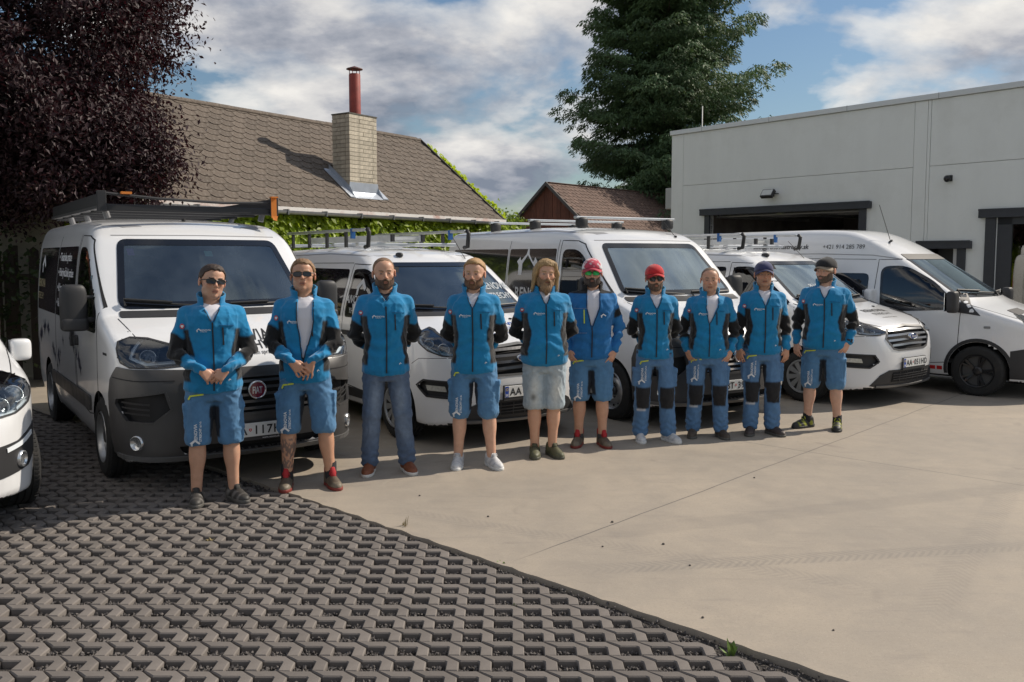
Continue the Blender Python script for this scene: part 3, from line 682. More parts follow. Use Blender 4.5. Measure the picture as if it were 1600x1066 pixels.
        tag(q, ['green potted plant nearest the door behind the glazed front', 'orange flowered potted plant behind the glazed front', 'low green pot plant in the middle behind the glazed front', 'tall pot plant at the far side behind the glazed front'][k], 'potted plant', 'pot plants behind the shop glass')
    return b
ws = build_workshop()
def on_wall(o, x, z, y=0): 
    c, s = math.cos(WROT), math.sin(WROT); o.location = (W0[0] + c * x - s * y, W0[1] + s * x + c * y, z); o.rotation_euler = (0, 0, WROT); return o
def build_wall_gear():
    f = on_wall(empty('floodlight'), 3.28, 3.38); tag(f, 'black floodlight mounted above the open garage door', 'floodlight')
    M = Matrix.Rotation(R(-38), 4, 'X'); bl = mat('blackp', (.03, .03, .032), .5)
    MB().box(-.17, .17, -.05, .05, -.11, .11, Matrix.Translation((0, -.2, .0)) @ M).build('housing', bl, f, bevel=.012)
    MB().box(-.145, .145, -.056, -.049, -.085, .085, Matrix.Translation((0, -.2, .0)) @ M).build('lamp_glass', mat('lampglass', (.45, .47, .46), .15, metal=.3), f)
    MB().tube([(-.19, -.19, 0), (-.19, -.03, .0), (.19, -.03, 0), (.19, -.19, 0)], .012, 6).build('bracket', bl, f)
    MB().box(-.05, .05, -.03, 0, -.06, .06).build('base_plate', bl, f)
    c = on_wall(empty('dome_camera'), 7.62, 3.47); tag(c, 'small black security camera on the white wall above the side door', 'security camera')
    MB().box(-.07, .07, -.03, 0, -.06, .07).build('base', bl, c, bevel=.01)
    MB().lathe([(0, .09), (.045, .08), (.065, .045), (.07, 0), (.05, -.03), (0, -.035)], 16, Matrix.Translation((0, -.085, -.02)) @ Matrix.Rotation(R(60), 4, 'X')).build('dome', mat('gloss_black', (.01, .01, .012), .08), c, smooth=True)
    p = on_wall(empty('roof_pole'), .62, WH - .06, .5); tag(p, 'thin pale pole standing on the roof corner of the white workshop', 'pole')
    MB().lathe([(0, .72), (.012, .71), (.014, 0), (.05, -.0), (.05, -.02)], 10).build('mast', mat('polem', (.6, .6, .58), .4), p, smooth=True)
    MB().box(-.1, .1, -.1, .1, -.06, 0.0).build('foot', mat('cap'), p)
    a = on_wall(empty('air_vent'), -.55, 3.55, .9); tag(a, 'grey outdoor unit beside the corner of the white workshop, below the spruce', 'vent unit')
    MB().box(-.3, .55, -.2, .2, -.35, .25).build('casing', mat('ventm', (.4, .41, .4), .5), a, bevel=.02)
    MB().lathe([(.05, 0), (.16, 0), (.16, .02), (.05, .02)], 18, Matrix.Translation((.1, -.2, -.05)) @ Matrix.Rotation(R(90), 4, 'X')).build('fan_grille', bl, a)
    MB().box(.1, .16, -.05, .05, -3.55, -.35).build('support', mat('ventm'), a)
build_wall_gear()
# ================================================================== TREES
def limb(mb, p, q, r0, r1, sag=0.0, n=6):
    p, q = Vector(p), Vector(q); pts = []; 
    for i in range(n):
        t = i / (n - 1); v = p.lerp(q, t); v.z -= sag * math.sin(math.pi * t); pts.append(v + Vector((random.gauss(0, .03), random.gauss(0, .03), 0)) * (0 if i in (0,) else 1))
    mb.tube(pts, [r0 + (r1 - r0) * i / (n - 1) for i in range(n)], 6, caps=False); return pts
def build_spruce():
    x0, y0 = 6.0, 35.0; root = empty('spruce_tree', (x0, y0, 0)); tag(root, 'tall dark spruce towering behind the brown shed and the white workshop', 'tree')
    tr = MB(); tr.tube([(0, 0, -.2), (.05, 0, 5), (0, .1, 12), (.05, 0, 21.5)], [.38, .30, .17, .03], 10); 
    rnd = random.Random(11); tips = []
    H_ = 21.5
    z = 3.1
    while z < 20.6:
        nb = rnd.choice((6, 7, 8)) if z < 15 else 6; a0 = rnd.uniform(0, 6.28)
        for k in range(nb):
            a = a0 + k * 6.283 / nb + rnd.gauss(0, .16); L_ = (5.1 * (1 - z / H_) ** .70 + .25) * rnd.uniform(.74, 1.02)
            if z < 6: L_ *= .9
            if abs(math.sin(a)) < .5 and rnd.random() < .3: L_ *= 1.18
            droop = L_ * rnd.uniform(.05, .26); up = L_ * .14
            pts = []
            for i in range(9):
                t = i / 8; r = L_ * t; zz = z - droop * math.sin(t * math.pi * .62) + up * t * t; pts.append((r * math.cos(a + .08 * math.sin(t * 3)), r * math.sin(a + .08 * math.sin(t * 3)), zz))
            tr.tube(pts, [.07 * (1 - .85 * i / 8) * (1 - z / 30) for i in range(9)], 5, caps=False)
            # side sprays: lobes of needles that widen mid-branch
            for i in range(1, 9):
                t = i / 8; wd = L_ * .30 * math.sin(min(1, t * 1.1) * math.pi * .82) + .12
                for s in np.arange(-1, 1.01, .5 if L_ > 1.5 else 1):
                    px, py, pz = pts[i]; ox, oy = -math.sin(a) * wd * s, math.cos(a) * wd * s
                    bk = -abs(s) * .28 * wd
                    tips.append((px + ox + math.cos(a) * bk + rnd.gauss(0, .09), py + oy + math.sin(a) * bk + rnd.gauss(0, .09), pz - abs(s) * wd * .30 + rnd.gauss(0, .07), a + s * .6, .28 + .12 * L_ / 5))
        z += rnd.uniform(.46, .62)
    tr.build('trunk', mat('bark', (.09, .07, .055), .95, var=.3, bump=.4), root)
    T = np.array(tips); per = 50; n = len(T) * per; T = np.repeat(T, per, 0)
    ang = T[:, 3] + rng.normal(0, 1.25, n); rad = rng.uniform(.0, 1.0, n) ** .6 * T[:, 4] * 1.05
    P = T[:, :3] + np.stack([np.cos(ang) * rad, np.sin(ang) * rad, rng.normal(0, .065, n) - .55 * rad ** 1.5 + .06], 1)
    d = np.stack([np.cos(ang), np.sin(ang), -.35 - rng.uniform(0, .9, n)], 1); d /= np.linalg.norm(d, axis=1)[:, None]
    up = np.tile((0, 0, 1.0), (n, 1)) + rng.normal(0, .45, (n, 3)); b = np.cross(d, up); b /= np.linalg.norm(b, axis=1)[:, None]
    ln = rng.uniform(.08, .17, n)[:, None]; w = rng.uniform(.018, .032, n)[:, None]; nn = np.cross(b, d)
    v0 = P - d * ln * .4 - b * w; v1 = P - d * ln * .4 + b * w; v2 = P + d * ln * .6 + b * w * .3; v3 = P + d * ln * .6 - b * w * .3
    mid = nn * 0.012
    V = np.stack([v0 + mid, v1 - mid, v2, v3], 1).reshape(-1, 3); F = np.arange(n * 4).reshape(-1, 4)
    cm = leafmat('spruce_needle', (.088, .150, .066), .55, .8, .18, .6, tcol=(.10, .15, .04))
    mesh_np('crown', V, F, cm, root)
build_spruce()
def build_plum():
    x0, y0 = -8.1, 12.6; root = empty('purple_tree', (x0, y0, 0)); tag(root, 'dense dark purple leaved plum tree beside the scalloped roof house', 'tree')
    rnd = random.Random(21); tr = MB(); tips = []
    for (bx, by) in ((0, 0), (.9, -.6)):
        tr.tube([(bx, by, -.2), (bx + .05, by, 1.2), (bx * .8, by, 2.4), (bx * .6, by, 4.2)], [.17, .14, .12, .07], 8)
    C = np.array((-.15, 0, 5.35)); RR = np.array((3.38, 3.0, 3.4))
    for k in range(760):
        v = np.array([rnd.gauss(0, 1) for _ in range(3)]); v /= np.linalg.norm(v); f = rnd.uniform(.45, 1.0) ** .5 * (1 + .10 * math.sin(v[0] * 7 + v[2] * 5) + .06 * math.sin(v[1] * 9 + v[2] * 11))
        p = C + v * RR * f
        if p[2] < 2.5: p[2] = 2.5 + rnd.uniform(0, .5)
        tips.append((p, v, .36))
        if k < 60: limb(tr, (0.1, -.1, rnd.uniform(2, 4.5)), tuple(C + v * RR * .8), .05, .012, sag=-.2)
    for k in range(120):
        v = np.array([rnd.gauss(0, 1) for _ in range(3)]); v /= np.linalg.norm(v); tips.append((np.array((2.15, -.1, 3.25)) + v * np.array((1.25, 1.0, .85)) * rnd.uniform(.3, 1) ** .5, v, .34))
    limb(tr, (0, 0, 2.6), (2.4, -.1, 3.3), .05, .012)
    # long shoots that stand out of the outline
    for k in range(230):
        v = np.array([rnd.gauss(0, 1), rnd.gauss(0, 1), rnd.gauss(.1, .8)]); v /= np.linalg.norm(v)
        if v[2] < -.55: continue
        p0 = C + v * RR * .88; d = v * RR; d = d / np.linalg.norm(d) + np.array((0, 0, rnd.uniform(-.2, .7))); d /= np.linalg.norm(d); L_ = rnd.uniform(.25, .75)
        tr.tube([tuple(p0), tuple(p0 + d * L_ * .5), tuple(p0 + d * L_)], [.012, .008, .003], 4, caps=False)
        for t in np.arange(0, 1.01, .16): tips.append((p0 + d * L_ * t, d, .115))
    tr.build('trunk', mat('bark_dark', (.035, .027, .025), .95, var=.3), root)
    P = []; Nn = []
    for p, v, r in tips:
        n = 270 if r > .2 else 24
        q = rng.normal(0, r * .62, (n, 3)); q[:, 2] *= .8; P.append(p + q); Nn.append(v * .5 + (0, 0, .55) + rng.normal(0, .65, (n, 3)))
    P = np.concatenate(P); Nn = np.concatenate(Nn)
    leaf_mesh('crown', P, Nn, rng.uniform(.05, .092, len(P)), leafmat('plum_leaf', (.024, .007, .011), .5, 4, .10, .62, tcol=(.10, .012, .02)), root, asp=.6)
build_plum()
def build_bushes():
    def bush(x, y, z, r, n, m, label, name='bush', cat='bush', size=(.05, .11), trunk=True):
        root = empty(name, (x, y, 0)); tag(root, label, cat)
        k = 14; cs = rng.normal(0, .45, (k, 3)) * r + (0, 0, z); P = np.concatenate([c + rng.normal(0, .3, (n // k, 3)) * np.array(r) for c in cs]); P = P[P[:, 2] > .05]
        leaf_mesh('crown', P, rng.normal(0, .6, (len(P), 3)) + (0, -.4, .7), rng.uniform(*size, len(P)), m, root)
        mb = MB(); mb.tube([(0, 0, -.1), (0, 0, z)], [.07, .03], 6)
        for c in cs[:8]: limb(mb, (0, 0, z * .4), tuple(c), .03, .01)
        mb.build('trunk', mat('bark'), root)
    g = leafmat('bush_leaf', (.15, .22, .03), .5, 1.5, .4, tcol=(.25, .36, .04))
    bush(-.12, 24.4, 2.55, (.45, .5, .38), 1700, g, 'light green bush between the ivy house and the brown shed')
    bush(-10.3, 14.2, 1.6, (1.5, .6, .8), 3200, leafmat('bush2', (.10, .17, .03), .5, 1.5, .4), 'sunlit green bush seen through gaps in the dark fence')
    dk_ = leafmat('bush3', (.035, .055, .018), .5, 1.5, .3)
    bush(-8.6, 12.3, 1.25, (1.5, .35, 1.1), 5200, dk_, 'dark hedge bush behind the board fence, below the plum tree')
    # row of trees far behind the yard so the horizon is closed
    dg = leafmat('far_leaf', (.05, .08, .025), .4, .4, .2)
    k = 0
    for (x, y, z, r) in ((-34, 60, 4, (5, 4, 2.6)), (-22, 66, 4, (5, 4, 2.2)), (-46, 52, 4, (6, 4, 3)), (26, 70, 4, (6, 4, 2.5)), (38, 60, 4, (6, 4, 3))):
        bush(x, y, z, r, 3500, dg, ['leafy tree far behind the plum tree', 'second leafy tree far behind the house', 'far leafy tree at the outermost left', 'leafy tree far behind the workshop', 'leafy tree at the far right behind the workshop'][k], 'leafy_tree', 'tree', (.25, .5)); k += 1
build_bushes()
def build_fence():
    # dark boards between the plum tree and the yard
    a = np.array((-11.2, 10.8)); b = np.array((-5.7, 13.4)); d = unit2(b - a); L_ = np.linalg.norm(b - a); rot = math.atan2(d[1], d[0])
    f = empty('board_fence', (a[0], a[1], 0), rot); tag(f, 'dark weathered upright board fence behind the leftmost cars', 'fence')
    m = mat('fence_wood', (.045, .036, .032), .9, var=.3, vscale=5, objrand=.2); n = int(L_ / .16); r_ = random.Random(4)
    for i in range(n):
        if i in (7, 13, 20, 21, 28): continue
        x = i * .16; h_ = 1.95 + r_.gauss(0, .012); mb = MB().box(x, x + .135, -.01, .015, .04, h_ - .03)
        mb.add([(x, -.01, h_ - .03), (x + .135, -.01, h_ - .03), (x + .0675, -.01, h_ + .03), (x, .015, h_ - .03), (x + .135, .015, h_ - .03), (x + .0675, .015, h_ + .03)], [(0, 1, 2), (3, 5, 4), (0, 2, 5, 3), (1, 4, 5, 2)]); mb.build('board', m, f)
    for z in (.4, 1.5): MB().box(0, L_, .017, .06, z, z + .09).build('rail', m, f)
    for x in np.arange(0, L_, 2.2): MB().box(x, x + .1, .062, .16, -.1, 2.0).build('post', m, f)
build_fence()
def build_back_house():
    h = empty('red_roof_house', (-17.5, 23, 0), R(20)); tag(h, 'distant house with an orange red tiled roof glimpsed left of the plum tree', 'house')
    MB().box(-4, 4, -3, 3, 0, 2.6).build('wall', mat('house_wall'), h)
    MB().add([(-4.3, -3.4, 2.5), (4.3, -3.4, 2.5), (4.3, 0, 4.3), (-4.3, 0, 4.3), (-4.3, 3.4, 2.5), (4.3, 3.4, 2.5)], [(0, 1, 2, 3), (3, 2, 5, 4), (0, 3, 4), (1, 5, 2)]).build('roof', mat('orange_tile', (.36, .10, .045), .85, var=.3, vscale=3), h)
build_back_house()
# ================================================================== VEHICLES
def rpoly(pts, seg=5):
    """polygon with rounded corners: (x, y, r)"""
    out = []; n = len(pts)
    for i in range(n):
        p = np.array(pts[i][:2], float); r = pts[i][2] if len(pts[i]) > 2 else 0
        a = np.array(pts[i - 1][:2], float); b = np.array(pts[(i + 1) % n][:2], float)
        if r <= 0: out.append(tuple(p)); continue
        da = a - p; db = b - p; la, lb = np.linalg.norm(da), np.linalg.norm(db); r_ = min(r, la * .48, lb * .48)
        s = p + da / la * r_; e = p + db / lb * r_
        for k in range(seg + 1):
            t = k / seg; q = (1 - t) ** 2 * s + 2 * t * (1 - t) * p + t * t * e; out.append(tuple(q))
    return out
def psdf(poly, X, Y):
    P = np.array(poly, float); n = len(P); d = np.full(X.shape, 1e9); s = np.ones(X.shape)
    for i in range(n):
        a = P[i]; b = P[i - 1]; ex, ey = b - a; wx = X - a[0]; wy = Y - a[1]; t = np.clip((wx * ex + wy * ey) / (ex * ex + ey * ey + 1e-12), 0, 1)
        dx = wx - ex * t; dy = wy - ey * t; d = np.minimum(d, dx * dx + dy * dy)
        c1 = Y >= a[1]; c2 = Y < b[1]; c3 = ex * wy > ey * wx
        s = np.where((c1 & c2 & c3) | (~c1 & ~c2 & ~c3), -s, s)
    return s * np.sqrt(d)
def densify(poly, h):
    out = []; n = len(poly)
    for i in range(n):
        a = np.array(poly[i]); b = np.array(poly[(i + 1) % n]); k = max(1, int(np.linalg.norm(b - a) / h))
        for j in range(k): out.append(tuple(a + (b - a) * j / k))
    return out
class Grid2:
    def __init__(s, poly, x0, x1, y0, y1, st=.0125):
        s.x0, s.y0, s.st = x0, y0, st; X, Y = np.meshgrid(np.arange(x0, x1, st), np.arange(y0, y1, st), indexing='ij'); s.g = psdf(poly, X, Y)
    def __call__(s, X, Y):
        u = (X - s.x0) / s.st; w = (Y - s.y0) / s.st; iu = np.clip(u.astype(int), 0, s.g.shape[0] - 2); iw = np.clip(w.astype(int), 0, s.g.shape[1] - 2); fu = np.clip(u - iu, -3, 4); fw = np.clip(w - iw, -3, 4)
        g = s.g; a = g[iu, iw]; b = g[iu + 1, iw]; c = g[iu, iw + 1]; d = g[iu + 1, iw + 1]; return a + (b - a) * fu + (c - a) * fw + (a - b - c + d) * fu * fw
class Van:
    def __init__(s, prof, plan, sect, bow=.12, crown=.03, k=.09, arches=(), arch_r=.39, L=5.2):
        s.prof = rpoly(prof, 6); s.plan = rpoly(plan, 6); s.sect = rpoly(sect, 6); s.bow = bow; s.crown = crown; s.k = k; s.arches = arches; s.ar = arch_r; s.L = L; s.holes = []
        s.A = Grid2(s.prof, -L - .4, .6, 0, 2.7); s.B = Grid2(s.plan, -L - .4, .6, 0, 1.4); s.C = Grid2(s.sect, 0, 1.4, 0, 2.7)
    def f(s, X, Y, Z, arch=False):
        y = np.abs(Y); a = s.A(X + s.bow * Y * Y, Z + s.crown * Y * Y); b = s.B(X, y); c = s.C(y, Z)
        v = smax(smax(a, b, s.k * .8), c, s.k)
        if arch:
            for ax in s.arches:
                r = np.hypot(X - ax, Z - .33); v = np.maximum(v, -np.maximum(r - s.ar, .58 - np.abs(Y)))
        return v
    def fp(s, P): return s.f(P[:, 0], P[:, 1], P[:, 2])
    def grad(s, P, e=.012):
        G = np.zeros_like(P)
        for sg in ((1, -1, -1), (-1, -1, 1), (-1, 1, -1), (1, 1, 1)):
            v = np.array(sg, float); G += v * s.fp(P + v * e)[:, None]
        return G / (np.linalg.norm(G, axis=1)[:, None] + 1e-12)
    def solve(s, A, B, view, side=1):
        """points on the skin for flat coordinates of a view"""
        A = np.asarray(A, float); B = np.asarray(B, float); n = len(A)
        def at(t):
            if view == 'side': return np.stack([A, side * t, B], 1)
            if view == 'front': return np.stack([t, A, B], 1)
            if view == 'top': return np.stack([A, B, t], 1)
            if view == 'rear': return np.stack([-t, A, B], 1)
            ph = np.radians(A) * side; return np.stack([-1.0 + t * np.cos(ph), t * np.sin(ph), B], 1)
        lo, hi = {'side': (.05, 1.4), 'front': (-2.9, .4), 'top': (.45, 3.0), 'rear': (s.L - 1.5, s.L + .3), 'cyl': (.1, 2.2)}[view]
        lo = np.full(n, lo); hi = np.full(n, hi)
        for _ in range(20):
            m = (lo + hi) / 2; ins = s.fp(at(m)) < 0; lo = np.where(ins, m, lo); hi = np.where(ins, hi, m)
        return at((lo + hi) / 2)
    def body(s, name, mats, parent, h=.032):
        gx = np.arange(-s.L - .08, .2, h); gy = np.arange(-1.125, 1.126, h); gz = np.arange(.14, s.ztop + .12, h)
        # cheap field: each outline is measured on its own plane
        a2x, a2z = np.meshgrid(np.arange(gx[0] - .1, gx[-1] + .3, .02), np.arange(gz[0] - .1, gz[-1] + .2, .02), indexing='ij'); A = psdf(s.prof, a2x, a2z)
        B = psdf(s.plan, *np.meshgrid(gx, np.abs(gy), indexing='ij')); C = psdf(s.sect, *np.meshgrid(np.abs(gy), gz, indexing='ij'))
        Fv = np.empty((len(gx), len(gy), len(gz)))
        for j, y in enumerate(gy):
            u = (gx + s.bow * y * y - a2x[0, 0]) / .02; w = (gz + s.crown * y * y - a2z[0, 0]) / .02
            iu = np.clip(u.astype(int), 0, A.shape[0] - 2); iw = np.clip(w.astype(int), 0, A.shape[1] - 2); fu = (u - iu)[:, None]; fw = (w - iw)[None]
            a = A[np.ix_(iu, iw)] * (1 - fu) * (1 - fw) + A[np.ix_(iu + 1, iw)] * fu * (1 - fw) + A[np.ix_(iu, iw + 1)] * (1 - fu) * fw + A[np.ix_(iu + 1, iw + 1)] * fu * fw
            Fv[:, j, :] = smax(smax(a, B[:, j][:, None], s.k * .8), C[j][None], s.k)
        V, Q = snet(Fv, gx, gy, gz)
        # pull every vertex onto the true skin
        for _ in range(2):
            g = s.grad(V); V = V - g * s.fp(V)[:, None]
        N0 = g; NCq = N0[Q].mean(1); dead = np.zeros(len(Q), bool)
        for (view, poly) in s.holes:
            def uv(P):
                if view == 'side': return P[:, 0], P[:, 2]
                if view == 'front': return P[:, 1], P[:, 2]
                return np.degrees(np.arctan2(P[:, 1], P[:, 0] + 1.0)) / 55.0, P[:, 2]
            pl = [(p[0] / 55.0, p[1]) for p in poly] if view == 'cyl' else [tuple(p[:2]) for p in poly]
            okv = {'side': np.abs(N0[:, 1]) > .5, 'front': (N0[:, 0] > .08) & (V[:, 2] > 1.0), 'cyl': (V[:, 0] > -1.3) & (N0[:, 2] < .99)}[view]
            A_ = np.array(pl); lo = A_.min(0) - .1; hi = A_.max(0) + .1; a, b = uv(V); near = okv & (a > lo[0]) & (a < hi[0]) & (b > lo[1]) & (b < hi[1]); idn = np.where(near)[0]
            if not len(idn): continue
            a, b = a[idn], b[idn]; d = psdf(pl, a, b); e = .003; gx_ = (psdf(pl, a + e, b) - psdf(pl, a - e, b)) / (2 * e); gz_ = (psdf(pl, a, b + e) - psdf(pl, a, b - e)) / (2 * e)
            mv = np.abs(d) < h * .55; j = idn[mv]; na = a[mv] - d[mv] * gx_[mv]; nb = b[mv] - d[mv] * gz_[mv]
            if len(j):
                if view == 'side':
                    S1 = s.solve(na, nb, 'side', 1); V[j, 0] = na; V[j, 2] = nb; V[j, 1] = S1[:, 1] * np.sign(V[j, 1])
                elif view == 'front': V[j] = s.solve(na, nb, 'front')
                else: V[j] = s.solve(na * 55.0, nb, 'cyl', 1)
            cf = V[Q].mean(1); a, b = uv(cf); okf = {'side': np.abs(NCq[:, 1]) > .5, 'front': (NCq[:, 0] > .08) & (cf[:, 2] > 1.0), 'cyl': (cf[:, 0] > -1.3) & (NCq[:, 2] < .99)}[view]
            m = okf & (a > lo[0]) & (a < hi[0]) & (b > lo[1]) & (b < hi[1]); ii = np.where(m)[0]; dead[ii[psdf(pl, a[ii], b[ii]) < 0]] = True
        # snap the rim of the wheel arches to clean circles, drop what lies inside them
        Cn = V[Q].mean(1); keep = np.ones(len(Q), bool)
        N_ = s.grad(V)
        ring = []
        for ax in s.arches:
            r = np.hypot(V[:, 0] - ax, V[:, 2] - .33); m = (np.abs(V[:, 1]) > .6) & (np.abs(r - s.ar) < h * .75) & (np.abs(N_[:, 1]) > .4)
            sc = np.where(r > 1e-6, s.ar / np.maximum(r, 1e-6), 1); V[m, 0] = ax + (V[m, 0] - ax) * sc[m]; V[m, 2] = .33 + (V[m, 2] - .33) * sc[m]
            rc = np.hypot(Cn[:, 0] - ax, Cn[:, 2] - .33); keep &= ~((rc < s.ar - .004) & (np.abs(Cn[:, 1]) > .6))
        NC = N_[Q].mean(1)
        keep &= ~dead
        Q = Q[keep]; mi = (N_[Q].mean(1)[:, 2] < -.6).astype(np.int32)
        return mesh_np(name, V, Q, mats, parent, True, mi=mi, normals=N_)
    def patch(s, name, poly, view, m, parent, side=1, off=.004, thick=.012, h=.06, smooth=True, cut=()):
        """a trimmed piece of skin standing 'off' proud, with a rim of depth 'thick'"""
        sc = np.array((1.0, 1.0)) if view != 'cyl' else np.array((1 / 55.0, 1.0))
        P = [tuple(np.array(p[:2]) * sc) for p in poly]; P = densify(P, h)
        area = sum(P[i][0] * P[(i + 1) % len(P)][1] - P[(i + 1) % len(P)][0] * P[i][1] for i in range(len(P)))
        if area < 0: P = P[::-1]
        A = np.array(P); x0, y0 = A.min(0); x1, y1 = A.max(0)
        gx, gy = np.meshgrid(np.arange(x0 + h / 2, x1, h), np.arange(y0 + h / 2, y1, h)); gx = gx.ravel(); gy = gy.ravel()
        ins = psdf(P, gx, gy) < -h * .35; pts = [Vector(p) for p in P] + [Vector((a, b)) for a, b in zip(gx[ins], gy[ins])]
        n = len(P); ed = [(i, (i + 1) % n) for i in range(n)]; cp = []
        for c in cut:
            c = densify([tuple(np.array(p[:2]) * sc) for p in c], h); cp.append(c)
        if cp:
            keep_ = [v for v in pts[n:] if all(abs(psdf(c, np.array([v[0]]), np.array([v[1]]))[0]) > h * .3 for c in cp)]; pts = pts[:n] + keep_
            for c in cp:
                b0 = len(pts); pts += [Vector(p) for p in c]; ed += [(b0 + i, b0 + (i + 1) % len(c)) for i in range(len(c))]
        vs, es, fs, _, _, _ = delaunay_2d_cdt(pts, ed, [], 1, 1e-6)
        U = np.array([v[:] for v in vs])
        if cp:
            fc = np.array([U[list(f)].mean(0) for f in fs]); bad = np.zeros(len(fs), bool)
            for c in cp: bad |= psdf(c, fc[:, 0], fc[:, 1]) < 0
            fs = [f for f, q in zip(fs, bad) if not q]
        U = U / sc; S = s.solve(U[:, 0], U[:, 1], view, side); N_ = s.grad(S); V = S + N_ * off
        F = [tuple(f) for f in fs]
        a, b, c = (V[F[0][k]] for k in range(3)); nn = np.cross(b - a, c - a); 
        if np.dot(nn, N_[F[0][0]]) < 0: F = [f[::-1] for f in F]
        cnt = {}
        for f in F:
            for i in range(3): cnt[(f[i], f[(i + 1) % 3])] = 1
        bd = [(a, b) for (a, b) in cnt if (b, a) not in cnt]; ids = sorted({i for e in bd for i in e}); mp = {v: len(V) + i for i, v in enumerate(ids)}
        nf = len(F)
        if thick != 0:
            V = np.concatenate([V, S[ids] + N_[ids] * (off - thick)])
            dup = {v: len(V) + i for i, v in enumerate(ids)}; V = np.concatenate([V, V[ids]])
            F += [(dup[b], dup[a], mp[a], mp[b]) for a, b in bd]
        me = bpy.data.meshes.new(name); me.from_pydata([tuple(v) for v in V], [], F); me.update(); setmats(me, m)
        me.polygons.foreach_set('use_smooth', np.full(len(me.polygons), smooth))
        if smooth:
            nv = np.zeros((len(V), 3)); nv[:len(N_)] = N_
            if thick != 0:
                tmp = np.array([v.normal[:] for v in me.vertices]); nv[len(N_):] = tmp[len(N_):]
            me.normals_split_custom_set_from_vertices([tuple(v) for v in nv])
        me.update(); return link(bpy.data.objects.new(name, me), parent)
    def recess(s, name, poly, view, bed, parent, side=1, depth=.05, skin=0.0, h=.05):
        """a pocket behind the skin: floor and walls; the skin is opened there"""
        s.holes.append((view, [(p[0] * (side if view == 'cyl' else 1), p[1]) for p in poly]))
        return s.patch(name, poly, view, bed, parent, side, off=-depth, thick=-(depth + skin), h=h)
    def strip(s, name, pts, view, m, parent, side=1, w=.006, off=.002, h=.05, closed=False, pitch=None):
        sc = np.array((1.0, 1.0)) if view != 'cyl' else np.array((1 / 55.0, 1.0))
        P = [np.array(p[:2]) * sc for p in pts]; q = []
        rg = range(len(P) if closed else len(P) - 1)
        for i in rg:
            a, b = P[i], P[(i + 1) % len(P)]; k = max(1, int(np.linalg.norm(b - a) / h)); q += [a + (b - a) * j / k for j in range(k)]
        if not closed: q.append(P[-1])
        q = np.array(q)
        if view == 'side':
            ok = np.abs(s.solve(q[:, 0], q[:, 1], 'side', side)[:, 1]) > .5; q = q[ok]
        n = len(q)
        if closed: t = np.roll(q, -1, 0) - np.roll(q, 1, 0)
        else: t = np.gradient(q, axis=0)
        t /= np.linalg.norm(t, axis=1)[:, None] + 1e-9; nn = np.stack([-t[:, 1], t[:, 0]], 1)
        o1 = q + nn * w / 2; o2 = q - nn * w / 2; A = np.concatenate([o1, o2]) / sc; S = s.solve(A[:, 0], A[:, 1], view, side); N_ = s.grad(S)
        V = np.concatenate([S + N_ * off, S - N_ * .006]); m2 = 2 * n; F = []
        for i in range(n if closed else n - 1):
            j = (i + 1) % n; F += [(i, j, n + j, n + i), (i, m2 + i, m2 + j, j), (n + i, n + j, m2 + n + j, m2 + n + i)]
        a, b, c = V[F[0][0]], V[F[0][1]], V[F[0][2]]
        if np.dot(np.cross(b - a, c - a), N_[0]) < 0: F = [f[::-1] for f in F]
        o = mesh_np(name, V, F, m, parent, False)
        return o
    def text(s, name, txt, x, z, size, view, m, parent, side=1, off=.004, mirror=False, bold=False, align='LEFT', rot=0.0, logo=False, spacing=1.0, shear=0.0):
        V, F = text_mesh(txt, size, bold, align, spacing=spacing, shear=shear) if not logo else (np.array([(a * size, b * size, 0) for a, b in HOUSE_LOGO]), [tuple(range(len(HOUSE_LOGO)))])
        u = V[:, 0] * math.cos(rot) - V[:, 1] * math.sin(rot); v = V[:, 0] * math.sin(rot) + V[:, 1] * math.cos(rot)
        if view == 'side': u = u * (1 if side < 0 else -1)      # reads left to right from outside
        if mirror: u = -u
        if view == 'top': S = s.solve(x - v, z + u, view)       # letters stand towards the windscreen
        else: S = s.solve(x + u, z + v, view, side)
        N_ = s.grad(S); V = S + N_ * off
        a, b, c = (V[F[0][k]] for k in range(3))
        return mesh_np(name, V, F, m, parent)
def superbox(name, c, r, m, parent, n=5.0, seg=20, M=None, taper=None):
    V = []; F = []
    def sp(w, e): return math.copysign(abs(w) ** e, w)
    e = 2.0 / n
    for i in range(seg + 1):
        u = -math.pi / 2 + math.pi * i / seg
        for j in range(seg):
            v = 2 * math.pi * j / seg; p = Vector((r[0] * sp(math.cos(u), e) * sp(math.cos(v), e), r[1] * sp(math.cos(u), e) * sp(math.sin(v), e), r[2] * sp(math.sin(u), e)))
            if taper: p = taper(p)
            if M is not None: p = M @ p
            V.append(p + Vector(c))
    for i in range(seg):
        for j in range(seg): F.append((i * seg + j, i * seg + (j + 1) % seg, (i + 1) * seg + (j + 1) % seg, (i + 1) * seg + j))
    mb = MB().add(V, F); return mb.build(name, m, parent, smooth=True)
PAINT = mat('white_paint', (.78, .79, .80), .30, coat=.9, back=(.05, .05, .052), var=.02, vscale=1.2, dirt=.12, dcol=(.45, .42, .38), dscale=1.6)
LINER = mat('arch_liner', (.012, .012, .013), .9)
PLAS = mat('black_plastic', (.028, .028, .03), .55, bump=.1, bscale=300, bdist=.001, back=(.02, .02, .02))
GREYP = mat('grey_bumper', (.062, .060, .060), .42, bump=.12, bscale=260, bdist=.001, var=.12, vscale=3, back=(.03, .03, .03), rvar=.08)
RUB = mat('tyre_rubber', (.018, .018, .018), .85, bump=.3, bscale=80, bdist=.003, dirt=.4, dcol=(.08, .07, .06), dscale=6)
CHROME = mat('chrome', (.75, .76, .78), .12, metal=1.0); STEEL = mat('steel_rim', (.42, .43, .44), .38, metal=.75, dirt=.4, dcol=(.15, .13, .11), dscale=8)
